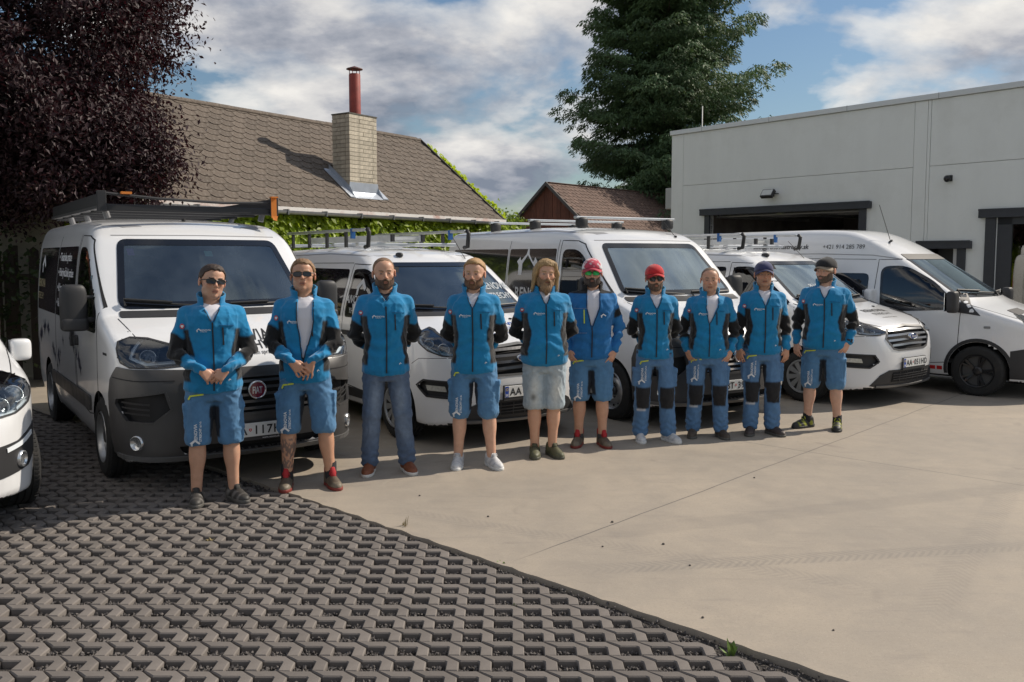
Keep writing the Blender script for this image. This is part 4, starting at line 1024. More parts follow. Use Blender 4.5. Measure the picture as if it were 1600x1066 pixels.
FRIT = mat('glass_frit', (.012, .013, .015), .12, coat=.5); SEAM = mat('seam', (.02, .02, .022), .9); ALU = mat('aluminium', (.60, .62, .64), .35, metal=.8, var=.08)
SIDEG = glass('side_glass', (.16, .18, .18), 1.5, boost=.015); SCREEN = glass('screen_glass', (.42, .50, .52), 1.52, gloss=(.75, .92, 1.0), boost=.05, dust_glare=.06); SCREEN2 = glass('screen_glass_bright', (.40, .48, .50), 1.52, gloss=(.80, .95, 1.0), boost=.20, dust_glare=.16)  # SCREEN2: brighter copy with more sun glare put into its diffuse film
TRIMD = mat('cab_trim', (.03, .031, .033), .8); SEATM = mat('seat_cloth', (.045, .047, .052), .9, var=.3, vscale=20)
LAMPG = glass('lamp_cover', (.80, .84, .86), 1.5, boost=.02); REFL = mat('reflector', (.62, .64, .66), .22, metal=.85, var=.25, vscale=28); INK = mat('ink', (.02, .02, .022), .6); WPRINT = mat('white_print', (.75, .76, .78), .5)
def wheel(root, x, y, Rr, style, steer=0.0):
    s = 1 if y > 0 else -1
    w = empty('wheel', (x, y, Rr)); w.parent = root; w.rotation_euler = (0, 0, steer)
    M = Matrix.Rotation(-s * math.pi / 2, 4, 'X')         # local z -> outwards
    tw = .108; rr = .215 if Rr < .335 else .218
    prof = [(rr, -tw), (rr + .05, -tw - .006), (Rr - .03, -tw), (Rr - .006, -tw + .02), (Rr, -tw + .04), (Rr, -.05), (Rr - .008, -.047), (Rr - .008, -.04), (Rr, -.037), (Rr, -.006), (Rr - .008, -.004), (Rr - .008, .004), (Rr, .006),
            (Rr, .037), (Rr - .008, .04), (Rr - .008, .047), (Rr, .05), (Rr, tw - .04), (Rr - .006, tw - .02), (Rr - .03, tw), (rr + .05, tw + .006), (rr + .012, tw + .002), (rr, tw - .01)]
    t = MB().lathe(prof, 48, M, closed=True).build('tyre', RUB, w); autosmooth(t, 30)
    tr = MB(); 
    for k in range(60):
        a = 2 * math.pi * k / 60
        for zz in (-.088, .062): tr.box(Rr - .012, Rr + .0015, -.009, .009, zz, zz + .027, M @ Matrix.Rotation(a, 4, 'Z'))
    tr.build('tread', RUB, w)['kind'] = 'stuff'
    if style == 'steel':
        pr = [(rr + .004, tw - .012), (rr - .006, tw + .002), (rr - .018, tw - .01), (rr - .026, tw - .05), (.155, tw - .062), (.135, tw - .035), (.10, tw - .03), (.085, tw - .05), (.075, tw - .055), (0, tw - .055)]
        r_ = MB().lathe(pr, 40, M).build('rim', STEEL, w); autosmooth(r_, 50)
        h = MB()
        for k in range(12):
            a = 2 * math.pi * k / 12; h.lathe([(0, .0015), (.0135, 0.0015), (.0135, -.004)], 10, M @ Matrix.Rotation(a, 4, 'Z') @ Matrix.Translation((.172, 0, tw - .0505)))
        h.build('hole', SEAM, w)
        hb = MB().lathe([(0, tw - .02), (.045, tw - .022), (.055, tw - .035), (.058, tw - .055)], 20, M)
        for k in range(5): hb.lathe([(0, .018), (.011, .016), (.012, 0)], 6, M @ Matrix.Rotation(2 * math.pi * k / 5, 4, 'Z') @ Matrix.Translation((.08, 0, tw - .052)))
        hb.build('hub', mat('hub_dark', (.08, .08, .085), .5, metal=.5), w)
    elif style == 'cap':
        bk = MB().lathe([(rr - .004, tw - .02), (0, tw - .035)], 32, M).build('rim', mat('rim_dark', (.04, .04, .042), .6), w)
        g = mat('wheel_cap', (.36, .37, .38), .38, metal=.5); c = MB(); c.lathe([(rr + .002, tw - .006), (rr - .004, tw + .008), (rr - .022, tw + .006), (rr - .028, tw - .01)], 40, M)
        for k in range(10):
            a = 2 * math.pi * k / 10; da = .085
            def q(r, aa, z): return M @ Vector((r * math.cos(aa), r * math.sin(aa), z))
            sgn = 1 if k % 2 else -1
            V = [q(.05, a - .45, tw - .004), q(.05, a + .30, tw - .004), q(rr - .024, a + .30 , tw - .003), q(rr - .024, a - .07, tw - .003), q(.05, a - .40, tw - .03), q(.05, a + .26, tw - .03), q(rr - .024, a + .26, tw - .03), q(rr - .024, a - .04, tw - .03)]
            c.add(V, [(0, 1, 2, 3), (1, 0, 4, 5), (3, 2, 6, 7), (2, 1, 5, 6), (0, 3, 7, 4)])
        c.lathe([(0, tw + .010), (.03, tw + .008), (.058, tw + .001), (.062, tw - .02)], 24, M)
        autosmooth(c.build('wheel_cap', g, w), 35)
    else:
        g = mat('black_alloy', (.022, .022, .024), .3, metal=.3, coat=.3); MB().lathe([(rr - .004, tw - .06), (0, tw - .07)], 32, M).build('brake_disc', mat('disc', (.10, .10, .10), .5, metal=.6), w)
        c = MB(); c.lathe([(rr + .002, tw - .006), (rr - .004, tw + .006), (rr - .014, tw + .002), (rr - .02, tw - .05)], 40, M)
        for k in range(5):
            for o_ in (-.16, .16):
                a = 2 * math.pi * k / 5 + o_
                def q(r, aa, z): return M @ Vector((r * math.cos(aa), r * math.sin(aa), z))
                V = [q(.045, a - .35 - o_, tw - .03), q(.045, a + .35 - o_, tw - .03), q(rr - .012, a + .06, tw - .006), q(rr - .012, a - .06, tw - .006), q(.045, a - .35 - o_, tw - .06), q(.045, a + .35 - o_, tw - .06), q(rr - .012, a + .05, tw - .05), q(rr - .012, a - .05, tw - .05)]
                c.add(V, [(0, 1, 2, 3), (1, 0, 4, 5), (3, 2, 6, 7), (2, 1, 5, 6), (0, 3, 7, 4)])
        c.lathe([(0, tw - .012), (.04, tw - .014), (.06, tw - .03), (.06, tw - .06)], 24, M); autosmooth(c.build('rim', g, w), 35)
    return w
def mirror_unit(root, x, y, z, m, hw=.115, hh=.17, arm=.12, two=True, shell=None):
    s = 1 if y > 0 else -1; r = empty('door_mirror', (0, 0, 0)); r.parent = root
    cx, cyy = x, y + s * (arm + hw)
    superbox('housing', (cx, cyy, z), (.075, hw, hh), shell or m, r, 4.5, 22, taper=lambda p: Vector((p.x * (1 - .25 * abs(p.y) / hw), p.y, p.z)))
    MB().box(cx - .078, cx - .074, cyy - hw * .85, cyy + hw * .85, z - (.35 * hh if two else .85 * hh), z + hh * .85).build('mirror_glass', mat('mirror_silver', (.75, .78, .8), .04, metal=1), r)
    if two: superbox('lower_housing', (cx + .004, cyy - s * .004, z - hh * .78), (.078, hw * 1.02, hh * .3), m, r, 5, 16)
    mb = MB(); mb.box(cx - .02, cx + .03, min(y - s * .04, cyy), max(y - s * .04, cyy), z - hh * .72, z - hh * .48)
    if two: mb.box(cx - .01, cx + .03, min(y - s * .06, cyy), max(y - s * .06, cyy), z + hh * .35, z + hh * .5)
    mb.build('mirror_arm', m, r, bevel=.01); return r
def plate(v, root, txt, y, z, blue=True, off=.03, w=.52, h=.112, tsize=.098, seal=True, tilt=0.0, frame=True):
    S = v.solve([y], [z], 'front'); x = S[0, 0] + off
    p = MB().box(x - .012, x, y - w / 2, y + w / 2, z - h / 2, z + h / 2).build('number_plate', mat('plate_white', (.72, .73, .72), .35), root, bevel=.004)
    fr = MB().box(x - .02, x - .004, y - w / 2 - .01, y + w / 2 + .01, z - h / 2 - .03, z + h / 2 + .008).build('plate_frame', PLAS, p)
    def put(V, F, nm, m, dy, dz, off2=.002):
        P = [(x + off2, y + dy + a, z + dz + b) for a, b, c in V]; mesh_np(nm, P, F, m, p)
    if blue:
        put(*MB_quad(.042, h - .006), 'euro_band', mat('euro_blue', (.01, .06, .36), .4), -w / 2 + .003, -h / 2 + .003)
        V, F = text_mesh('SK', .034, True); put(V, F, 'country_code', WPRINT, -w / 2 + .006, -h / 2 + .012, .003)
        V = []; F = []
        for k in range(12):
            a = k * math.pi / 6; b = len(V); V += [(.0035 * math.cos(t) + .012 * math.cos(a), .0035 * math.sin(t) + .012 * math.sin(a), 0) for t in (0, 1.57, 3.14, 4.71)]; F.append((b, b + 1, b + 2, b + 3))
        put(np.array(V), F, 'star_ring', mat('euro_yellow', (.8, .6, .05), .5), -w / 2 + .024, h * .2, .003)
    a, b = txt.split(' '); o = .05 if blue else .02
    V, F = text_mesh(a, tsize, True, spacing=1.05); put(V, F, 'plate_letter', INK, -w / 2 + o + .012, -tsize * .36)
    wa = V[:, 0].max(); V2, F2 = text_mesh(b, tsize, True, spacing=1.12); put(V2, F2, 'plate_number', INK, -w / 2 + o + wa + .06, -tsize * .36)
    if seal:
        sh = [(-.011, .012, 0), (.011, .012, 0), (.011, -.003, 0), (0, -.015, 0), (-.011, -.003, 0)]
        put(np.array(sh), [(0, 4, 3, 2, 1)[::-1]], 'crest', mat('crest_red', (.6, .03, .03), .5), -w / 2 + o + wa + .036, 0)
        put(np.array([(-.002, -.008, 0), (.002, -.008, 0), (.002, .009, 0), (-.002, .009, 0), (-.006, .002, 0), (.006, .002, 0), (.006, .005, 0), (-.006, .005, 0)]), [(0, 1, 2, 3), (4, 5, 6, 7)], 'crest_cross', WPRINT, -w / 2 + o + wa + .036, 0, .003)
    return p
def MB_quad(w, h): return np.array([(0, 0, 0), (w, 0, 0), (w, h, 0), (0, h, 0)]), [(0, 1, 2, 3)]
def cabin(root, xd, zd, xs, half, L, roof_z, tall=False, blue=False):
    """dashboard, wheel, seats and the dark lining behind the panes"""
    d = MB(); d.add([(xd + .35, -half, zd - .12), (xd + .35, half, zd - .12), (xd - .18, half, zd + .03), (xd - .18, -half, zd + .03), (xd - .42, half, zd - .10), (xd - .42, -half, zd - .10), (xd - .35, half, zd - .55), (xd - .35, -half, zd - .55), (xd + .35, half, zd - .5), (xd + .35, -half, zd - .5)],
                [(0, 1, 2, 3), (3, 2, 4, 5), (5, 4, 6, 7), (0, 9, 8, 1), (7, 6, 8, 9)]); d.build('dashboard', mat('dash', (.075, .078, .082), .7), root)
    sw = empty('steering_wheel', (xd - .50, .42, zd + .02)); sw.parent = root; M = Matrix.Rotation(R(-58), 4, 'Y')
    mb = MB(); pts = [M @ Vector((.19 * math.cos(t), .19 * math.sin(t), 0)) for t in np.linspace(0, 2 * math.pi, 25)]; mb.tube(pts, .016, 6, caps=False)
    mb.build('grip', TRIMD, sw, smooth=True); mb = MB(); [mb.tube([(0, 0, 0), M @ Vector((.19 * math.cos(t), .19 * math.sin(t), 0))], .014, 5) for t in (0, math.pi, 4.71)]; mb.lathe([(0, .02), (.06, .015), (.06, -.02)], 12, M); mb.build('spoke', TRIMD, sw)
    for y in ((.42, -.42) if not tall else (.42, -.25, -.62)):
        s = empty('seat', (xs, y, 0)); s.parent = root
        superbox('cushion', (0.18, 0, zd - .42), (.26, .23, .09), SEATM, s, 3.5, 14)
        superbox('backrest', (-.08, 0, zd - .05), (.08, .23, .36), SEATM, s, 3.5, 14, M=Matrix.Rotation(R(-9), 4, 'Y'))
        superbox('headrest', (-.15, 0, zd + .42), (.05, .13, .09), SEATM, s, 3, 12)
    MB().box(-L + .12, -.9, -half, half, .40, .46).build('cab_floor', TRIMD, root)
    MB().box(-2.72, -2.68, -half * .84, half * .84, .46, roof_z - .16).build('bulkhead', mat('bulkhead', (.10, .10, .105), .8), root)
def badge_fiat(v, root, y, z):
    S = v.solve([y], [z], 'front')[0]; M = Matrix.Translation((S[0] + .03, y, z)) @ Matrix.Rotation(math.pi / 2, 4, 'Y')
    b = MB().lathe([(0, .006), (.062, .006), (.062, 0)], 28, M).build('badge', mat('badge_red', (.20, .008, .03), .3, coat=.6), root)
    MB().lathe([(.062, .0), (.062, .012), (.069, .014), (.075, .009), (.075, -.02)], 28, M).build('badge_ring', CHROME, b, smooth=True)
    V, F = text_mesh('FIAT', .052, True, 'CENTER', spacing=.92); mesh_np('badge_letters', [(S[0] + .038, y + a * .85, z - .028 + q * 1.5) for a, q, c in V], F, mat('badge_silver', (.8, .8, .82), .25, metal=.5), b)
def badge_oval(v, root, y, z):
    S = v.solve([y], [z], 'front')[0]; M = Matrix.Translation((S[0] + .035, y, z)) @ Matrix.Rotation(math.pi / 2, 4, 'Y') @ Matrix.Diagonal((.42, 1, 1, 1))
    b = MB().lathe([(0, .006), (.080, .005), (.080, 0)], 28, M).build('badge', mat('badge_blue', (.012, .05, .20), .25, coat=.7), root)
    MB().lathe([(.080, .0), (.080, .010), (.088, .012), (.094, .006), (.094, -.02)], 28, M).build('badge_ring', CHROME, b, smooth=True)
    V, F = text_mesh('Ford', .052, True, 'CENTER', shear=.35); mesh_np('badge_letters', [(S[0] + .045, y + a * 1.1, z - .017 + q) for a, q, c in V], F, mat('badge_silver'), b)
def wiper(v, root, y0, z0, y1, z1):
    n = 9; A = np.linspace(y0, y1, n); B = np.linspace(z0, z1, n); S = v.solve(A, B, 'front'); N_ = v.grad(S); P = S + N_ * .022
    mb = MB().tube([tuple(p) for p in P], .009, 5); mb.tube([tuple(S[0] + N_[0] * .01 + (0.06, 0, -.03)), tuple(P[0] + N_[0] * .02), tuple(P[n // 2] + N_[n // 2] * .022)], .011, 5); mb.build('wiper', PLAS, root)
def glazing(v, root, name, poly, view, side, gm, w=.04, frit=FRIT, off=.003):
    if not (view == 'side' and side > 0): v.holes.append((view, [tuple(p[:2]) for p in poly]))
    g = v.patch(name, poly, view, gm, root, side, off=off, thick=0, h=.09)
    v.strip('window_seal', [p for p in inset(poly, w / 2)], view, frit, g, side, w=w, off=off + .0015, closed=True); return g
def inset(poly, d):
    P = np.array([p[:2] for p in poly], float); a = 0.5 * np.sum(P[:, 0] * np.roll(P[:, 1], -1) - np.roll(P[:, 0], -1) * P[:, 1])
    t = np.roll(P, -1, 0) - np.roll(P, 1, 0); t /= np.linalg.norm(t, axis=1)[:, None] + 1e-9; nn = np.stack([-t[:, 1], t[:, 0]], 1) * (1 if a > 0 else -1); return [tuple(p) for p in P + nn * d]
def place(root, X, Y, ang):
    """front centre at X, Y; the nose points to the right of the camera by 'ang' degrees"""
    root.location = (X, Y, 0); root.rotation_euler = (0, 0, R(ang) - math.pi / 2)
def headlight(v, root, poly, view, side, inner=None, drl=None):
    h = v.patch('headlight', poly, view, LAMPG, root, side, off=.004, thick=0, h=.05)
    v.recess('lamp_bed', poly, view, mat('lamp_bed', (.07, .073, .08), .28, metal=.3, coat=.3, var=.3, vscale=18), h, side, depth=.075)
    v.strip('lamp_rim', poly, view, PLAS, h, side, w=.010, off=.006, closed=True)
    if inner:
        for (a, b, r) in inner:
            S = v.solve([a], [b], view, side); N_ = v.grad(S)[0]; c = Vector(S[0] - N_ * .045); q = (Vector(N_) + Vector((1.0, 0, 0))).normalized(); M = Matrix.Translation(c) @ q.to_track_quat('Z', 'Y').to_matrix().to_4x4()
            MB().lathe([(0, -.035), (r * .5, -.03), (r * .9, .0), (r, .020), (r * 1.08, .018), (r * 1.1, -.02)], 22, M).build('reflector', REFL, h, smooth=True)
            MB().lathe([(0, .018), (r * .3, .010), (r * .40, -.02)], 14, M).build('lens', mat('lens', (.25, .28, .32), .03, metal=.2, coat=1), h, smooth=True)
    if drl: v.strip('light_bar', drl, view, mat('drl', (.80, .84, .88), .25), h, side, w=.020, off=-.022)
    A = np.array(poly); c = A.mean(0)
    for k, t in enumerate((.30, .55)): v.strip('lamp_rib', [(A[:, 0].min() + (A[:, 0].max() - A[:, 0].min()) * (.15 + .6 * t), A[:, 1].min() + .03), (A[:, 0].min() + (A[:, 0].max() - A[:, 0].min()) * (.25 + .6 * t), A[:, 1].max() - .04)], view, REFL, h, side, w=.012, off=-.05)
    return h
def inset_s(poly, d, view):
    if view != 'cyl': return inset(poly, d)
    P = [(p[0] / 55, p[1]) for p in poly]; return [(a * 55, b) for a, b in inset(P, d)]
def rack_bars(root, xs, z, half, dia=.03, over=.0):
    r = empty('roof_rack', (0, 0, 0)); r.parent = root
    for x in xs:
        MB().box(x - .035, x + .035, -half, half, z + .07, z + .10).build('crossbar', ALU, r, bevel=.008)
        for s in (-1, 1): superbox('foot', (x, s * (half - .10), z + .02), (.06, .07, .07), PLAS, r, 4, 12)
    return r
def rack_rails(root, x0, x1, z, half):
    """two raised side rails with black end brackets over a pale deck"""
    r = empty('roof_rack', (0, 0, 0)); r.parent = root
    for s in (-1, 1):
        MB().box(x1, x0, s * half - .02, s * half + .02, z + .20, z + .235).build('side_rail', ALU, r, bevel=.006)
        MB().tube([(x0 + .03, s * half, z + .225), (x0 + .07, s * half, z + .19), (x0 + .045, s * half, z + .03), (x0 - .03, s * half, z + .02)], .026, 8).build('end_bracket', PLAS, r, smooth=True)
        for x in np.linspace(x0 - .55, x1 + .2, 4): MB().box(x - .02, x + .02, s * half - .015, s * half + .015, z + .02, z + .20).build('post', PLAS, r)
    MB().box(x0 - .38, x0 - .34, -half - .024, -half + .024, z + .12, z + .238).build('clamp', mat('clamp_blue', (.02, .12, .36), .5), r)
    MB().box(x0 - .38, x0 - .34, half - .024, half + .024, z + .12, z + .238).build('clamp', mat('clamp_blue'), r)
    for x in np.linspace(x0 - .25, x1 + .1, 4): MB().box(x - .04, x + .04, -half, half, z + .035, z + .075).build('crossbar', ALU, r, bevel=.008)
    return r
def ladder(X, Y, ang, x0, x1, y, z, w, label, group=None, m=None, n=9):
    """an aluminium ladder lying on a roof rack"""
    t = empty('ladder', (0, 0, 0)); place(t, X, Y, ang); t.location.z = 0; m = m or mat('alu_pale', (.66, .67, .66), .45, metal=.35, var=.1)
    for s in (-1, 1): MB().box(x1, x0, y + s * w / 2 - .014, y + s * w / 2 + .014, z, z + .075).build('stile', m, t, bevel=.005)
    for x in np.linspace(x1 + .15, x0 - .12, n): MB().box(x - .017, x + .017, y - w / 2 + .014, y + w / 2 - .014, z + .022, z + .052).build('rung', m, t)
    for s in (-1, 1): MB().box(x0 - .03, x0 + .012, y + s * w / 2 - .018, y + s * w / 2 + .018, z - .004, z + .079).build('end_cap', PLAS, t)
    return tag(t, label, 'ladder', group)
_bodies = {}
def make_body(v, root, key):
    if key in _bodies: link(bpy.data.objects.new('body', _bodies[key]), root); return
    _bodies[key] = v.body('body', [PAINT, LINER], root).data
def ducato(name, label, X, Y, ang, kind, L=5.4):
    prof = [(-.30, .22, .05), (.0, .27, .06), (.035, .50, .10), (.02, .84, .08), (-.06, 1.02, .12), (-.40, 1.24, .2), (-.82, 1.385, .06), (-1.50, 2.03, .10), (-1.80, 2.17, .25), (-2.7, 2.235, .3), (-L + .1, 2.22, .10), (-L, 2.05, .12), (-L, .35, .05), (-L + .1, .26, .05)]
    plan = [(.04, -3), (.04, .42, .2), (-.08, .80, .2), (-.42, 1.0, .25), (-.9, 1.03, .2), (-1.6, 1.03), (-L + .2, 1.03, .1), (-L - .01, .99, .1), (-L - .01, -3)]
    sect = [(-3, .18), (.93, .18, .06), (1.0, .42, .1), (1.03, .90, .25), (1.015, 1.30, .2), (.93, 1.95, .12), (.85, 2.17, .10), (.62, 2.32, .1), (-3, 2.4)]
    v = Van(prof, plan, sect, bow=.13, crown=.035, k=.085, arches=(-.95, -4.35 if L > 5.2 else -4.0), arch_r=.395, L=L); v.ztop = 2.3
    root = empty(name, (0, 0, 0)); tag(root, label, 'van', 'vans parked nose out in the row')
    ws_ = rpoly([(-.835, 1.40, .10), (.835, 1.40, .10), (.715, 2.00, .08), (-.715, 2.00, .08)])
    sw = rpoly([(-1.03, 1.20, .06), (-2.02, 1.20, .05), (-2.02, 1.93, .09), (-1.66, 1.93, .16), (-1.03, 1.36, .05)])
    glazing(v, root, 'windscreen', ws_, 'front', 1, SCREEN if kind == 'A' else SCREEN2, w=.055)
    pockets = []
    for s in (-1, 1):
        g = glazing(v, root, 'side_window', sw, 'side', s, SIDEG, w=.035)
        v.strip('window_divider', [(-1.36, 1.22), (-1.36, 1.68)], 'side', FRIT, g, s, w=.04, off=.005)
        # door and panel seams
        v.strip('door_seam', [(-1.02, .52), (-.97, 1.05), (-1.0, 1.42), (-1.62, 1.99), (-1.75, 2.03), (-2.08, 2.04), (-2.09, 1.1), (-2.07, .52), (-1.5, .46), (-1.02, .52)], 'side', SEAM, root, s, w=.009)
        v.strip('roof_gutter', [(-1.35, 2.0), (-1.8, 2.13), (-2.4, 2.165), (-L + .15, 2.16)], 'side', mat('gutter_line', (.30, .30, .31), .5), root, s, w=.014)
        v.strip('panel_seam', [(-2.14, .50), (-2.14, 2.05)], 'side', SEAM, root, s, w=.006); v.strip('panel_seam', [(-3.35, .50), (-3.35, 2.05)], 'side', SEAM, root, s, w=.006)
        v.patch('side_molding', rpoly([(-1.38, .50, .02), (-3.86 - (L - 5.2), .50, .02), (-3.86 - (L - 5.2), .63, .02), (-1.36, .63, .02)]), 'side', GREYP, root, s, off=.02, thick=.025)
        hp = v.patch('door_handle', rpoly([(-1.90, 1.03, .02), (-1.90, 1.12, .02), (-2.03, 1.12, .02), (-2.03, 1.03, .02)]), 'side', PLAS, root, s, off=.03, thick=.035)
        v.patch('door_handle', rpoly([(-2.16, 1.0, .02), (-2.16, 1.22, .02), (-2.25, 1.22, .02), (-2.25, 1.0, .02)]), 'side', PLAS, root, s, off=.025, thick=.03)
        v.strip('side_badge', [(-.60, 1.06), (-.74, 1.06)], 'side', SEAM, root, s, w=.02)
        hl = rpoly([(22, 1.03, .02), (22, 1.075, .02), (38, 1.175, .03), (57, 1.235, .03), (60.5, 1.215, .02), (56, 1.03, .04), (50, .985, .04)])
        hl = [(22, 1.00), (22, 1.045), (38, 1.135), (52, 1.19), (59, 1.20), (60.5, 1.175), (55, 1.02), (50, .985), (40, .98)]
        headlight(v, root, hl, 'cyl', s, inner=[(46, 1.085, .058), (34, 1.05, .042)], drl=[(54, 1.19), (51, 1.06), (44, 1.015), (26, 1.03)])
        # fog pocket in the bumper, with lamp
        fp = [(34, .66), (36, .80), (58, .74), (59, .69), (52, .56), (40, .56)]
        q = v.recess('air_pocket', fp, 'cyl', mat('pocket_black', (.018, .018, .019), .7), root, s, depth=.05, skin=.012); v.strip('pocket_lip', fp, 'cyl', GREYP, q, s, w=.016, off=.018, closed=True); pockets.append([(a * s, b) for a, b in fp])
        for zz in (.62, .66, .70): v.strip('pocket_slat', [(42, zz), (56, zz + .01)], 'cyl', PLAS, q, s, w=.012, off=-.01)
        S = v.solve([47], [.40], 'cyl', s); N_ = v.grad(S)[0]; M = Matrix.Translation(Vector(S[0] + N_ * .018)) @ Vector(N_).to_track_quat('Z', 'Y').to_matrix().to_4x4()
        fl = MB().lathe([(0, .0), (.045, .0), (.05, .012), (.058, .012), (.062, -.02)], 20, M).build('fog_light', LAMPG if False else REFL, root, smooth=True)
        mirror_unit(root, -1.22, s * .97, 1.42, PLAS, hw=.105, hh=.19, arm=.06)
    def lo(a): a = abs(a); return .26 + .02 * (a > 55)
    top = [(-66, .74), (-63, .88), (-57, .985), (-50, .975), (-38, .965), (-28, .955), (28, .955), (38, .965), (50, .975), (57, .985), (63, .88), (66, .74)]
    bot = [(66, .28), (50, .265), (20, .26), (-20, .26), (-50, .265), (-66, .28)]
    gp = [(-30, .86), (-27, .62), (-24, .585), (24, .585), (27, .62), (30, .86), (26, .885), (-26, .885)]; lw = [(-32, .37), (-30, .30), (30, .30), (32, .37)]
    v.patch('bumper', top + bot, 'cyl', GREYP, root, 1, off=.014, thick=.03, h=.06, cut=[gp, lw] + pockets)
    v.strip('bumper_crease', [(-60, .90), (-48, .885), (-33, .88)], 'cyl', SEAM, root, 1, w=.008, off=.016); v.strip('bumper_crease', [(60, .90), (48, .885), (33, .88)], 'cyl', SEAM, root, 1, w=.008, off=.016)
    g = v.recess('grille', gp, 'cyl', LINER, root, 1, depth=.06, skin=.012)
    v.strip('grille_lip', gp, 'cyl', GREYP, g, 1, w=.022, off=.020, closed=True)
    for k, z in enumerate((.845, .79, .735, .68, .625)):
        e = 28.5 - (0.86 - z) * 9; v.strip('slat', [(-e, z), (0, z), (e, z)], 'cyl', CHROME if (kind == 'C' or z == .625 and 0) else mat('slat_dark', (.10, .10, .105), .3, metal=.5), g, 1, w=.022, off=.004)
    lp = [(-27, .565), (-25, .50), (25, .50), (27, .565)]
    v.recess('lower_grille', lw, 'cyl', LINER, root, 1, depth=.05, skin=.012)
    v.strip('bumper_lip', [(-60, .285), (0, .275), (60, .285)], 'cyl', mat('lip', (.13, .13, .13), .4), root, 1, w=.03, off=.024)
    badge_fiat(v, root, 0, .775)
    plate(v, root, {'A': 'AA 117HD', 'C': 'BT 399GE'}[kind], .0 , .455, blue=(kind == 'C'), off=.045)
    if kind == 'A':
        P = v.solve([0], [.38], 'front')[0]; V, F = text_mesh('www.renovia.sk', .022, False, 'CENTER'); mesh_np('frame_lettering', [(P[0] + .05, .1 + a, .378 + b) for a, b, c in V], F, WPRINT, root)
    # hood: seams, print
    v.strip('hood_seam', [(-.80, 1.345), (-.835, 1.24), (-.70, 1.17), (-.60, 1.09), (.60, 1.09), (.70, 1.17), (.835, 1.24), (.80, 1.345)] if False else [(-.86, 1.33), (-.80, 1.20), (-.74, 1.11)], 'front', SEAM, root, 1, w=.007)
    v.strip('hood_seam', [(.86, 1.33), (.80, 1.20), (.74, 1.11)], 'front', SEAM, root, 1, w=.007)
    v.patch('cowl', rpoly([(-.84, 1.335, .02), (.84, 1.335, .02), (.83, 1.385, .02), (-.83, 1.385, .02)]), 'front', PLAS, root, 1, off=.006, thick=.012)
    wiper(v, root, -.78, 1.455, -.05, 1.39); wiper(v, root, .06, 1.40, .76, 1.415)
    if kind == 'A':
        v.text('hood_lettering', 'RENOVIA', 0, 1.150, .112, 'front', INK, root, align='CENTER', bold=True, off=.003)
        v.text('hood_lettering', 'STRECHY', 0, 1.085, .088, 'front', INK, root, align='CENTER', bold=True, off=.003)
        v.text('hood_slogan', 'na streche ide ten správny', 0, 1.045, .044, 'front', INK, root, align='CENTER', off=.003)
        v.text('hood_logo', '', -.10, 1.245, .13, 'front', INK, root, logo=True, off=.003)
    else:
        v.text('hood_lettering', 'RENOVIA', 0, 1.13, .10, 'front', mat('print_grey', (.3, .3, .32), .6), root, align='CENTER', off=.003)
    # side print
    pan = mat('panel_film', (.014, .014, .022) if kind == 'A' else (.018, .02, .06), .12 if kind == 'A' else .06, coat=.8)
    for s in (-1, 1):
        v.patch('dark_panel', rpoly([(-2.17, 1.24, .03), (-3.32, 1.24, .03), (-3.32, 1.94, .03), (-2.17, 1.94, .03)]), 'side', pan, root, s, off=.004, thick=.006)
        v.patch('dark_panel', rpoly([(-3.38, 1.24, .03), (-L + .28, 1.24, .03), (-L + .28, 1.94, .03), (-3.38, 1.94, .03)]), 'side', pan, root, s, off=.004, thick=.006)
        q = -1 if s < 0 else 1
        if kind == 'A':
            for k, t in enumerate(('• Tesárske práce', '• Pokrývačské práce', '• Klampiarske práce', '• Rekonštrukcie')):
                v.text('side_lettering', t, (-3.25 if s < 0 else -2.22), 1.80 - .155 * k, .115, 'side', WPRINT, root, s, off=.007, bold=True)
            v.text('side_lettering', 'RENOVIA', (-4.75 if s < 0 else -3.9), 1.50, .13, 'side', mat('gold_print', (.45, .38, .22), .5), root, s, off=.007, bold=True)
            v.text('side_lettering', 'STRECHY', (-4.75 if s < 0 else -3.9), 1.36, .11, 'side', mat('gold_print'), root, s, off=.007)
            v.text('side_logo', '', (-4.5 if s < 0 else -4.1), 1.66, .22, 'side', WPRINT, root, s, off=.007, logo=True)
            rr = random.Random(9)
            for k in range(26):
                x = -1.5 - rr.random() * 3.4; z = .72 + .45 * abs(math.sin(x * 1.9)) ** 1.0 * .8 + rr.uniform(-.04, .04); a = rr.uniform(.06, .1)
                v.patch('side_graphic', [(x, z - a), (x + a * .35, z - a * .2), (x + a * .9, z), (x + a * .35, z + a * .2), (x, z + a), (x - a * .35, z + a * .2), (x - a * .9, z), (x - a * .35, z - a * .2)], 'side', mat('graphic_navy', (.02, .022, .05), .4), root, s, off=.002, thick=0, h=.1)
        else:
            v.text('side_logo', '', (-3.05 if s < 0 else -2.4), 1.60, .42, 'side', WPRINT, root, s, off=.007, logo=True)
            v.text('side_lettering', 'RENOVIA', (-3.1 if s < 0 else -2.25), 1.30, .20, 'side', WPRINT, root, s, off=.0075, bold=True)
            v.text('side_lettering', 'STRECHY', (-4.9 if s < 0 else -3.5), 1.45, .25, 'side', WPRINT, root, s, off=.0075, bold=True)
    cabin(root, -.92, 1.36, -1.75, .84, L, 2.1)
    for (x, y) in ((-.95, -.89), (-.95, .89), (v.arches[1], -.89), (v.arches[1], .89)): wheel(root, x, y, .335, 'steel')
    # rear doors
    v.strip('rear_seam', [(0, .45), (0, 2.05)], 'rear', SEAM, root, 1, w=.012)
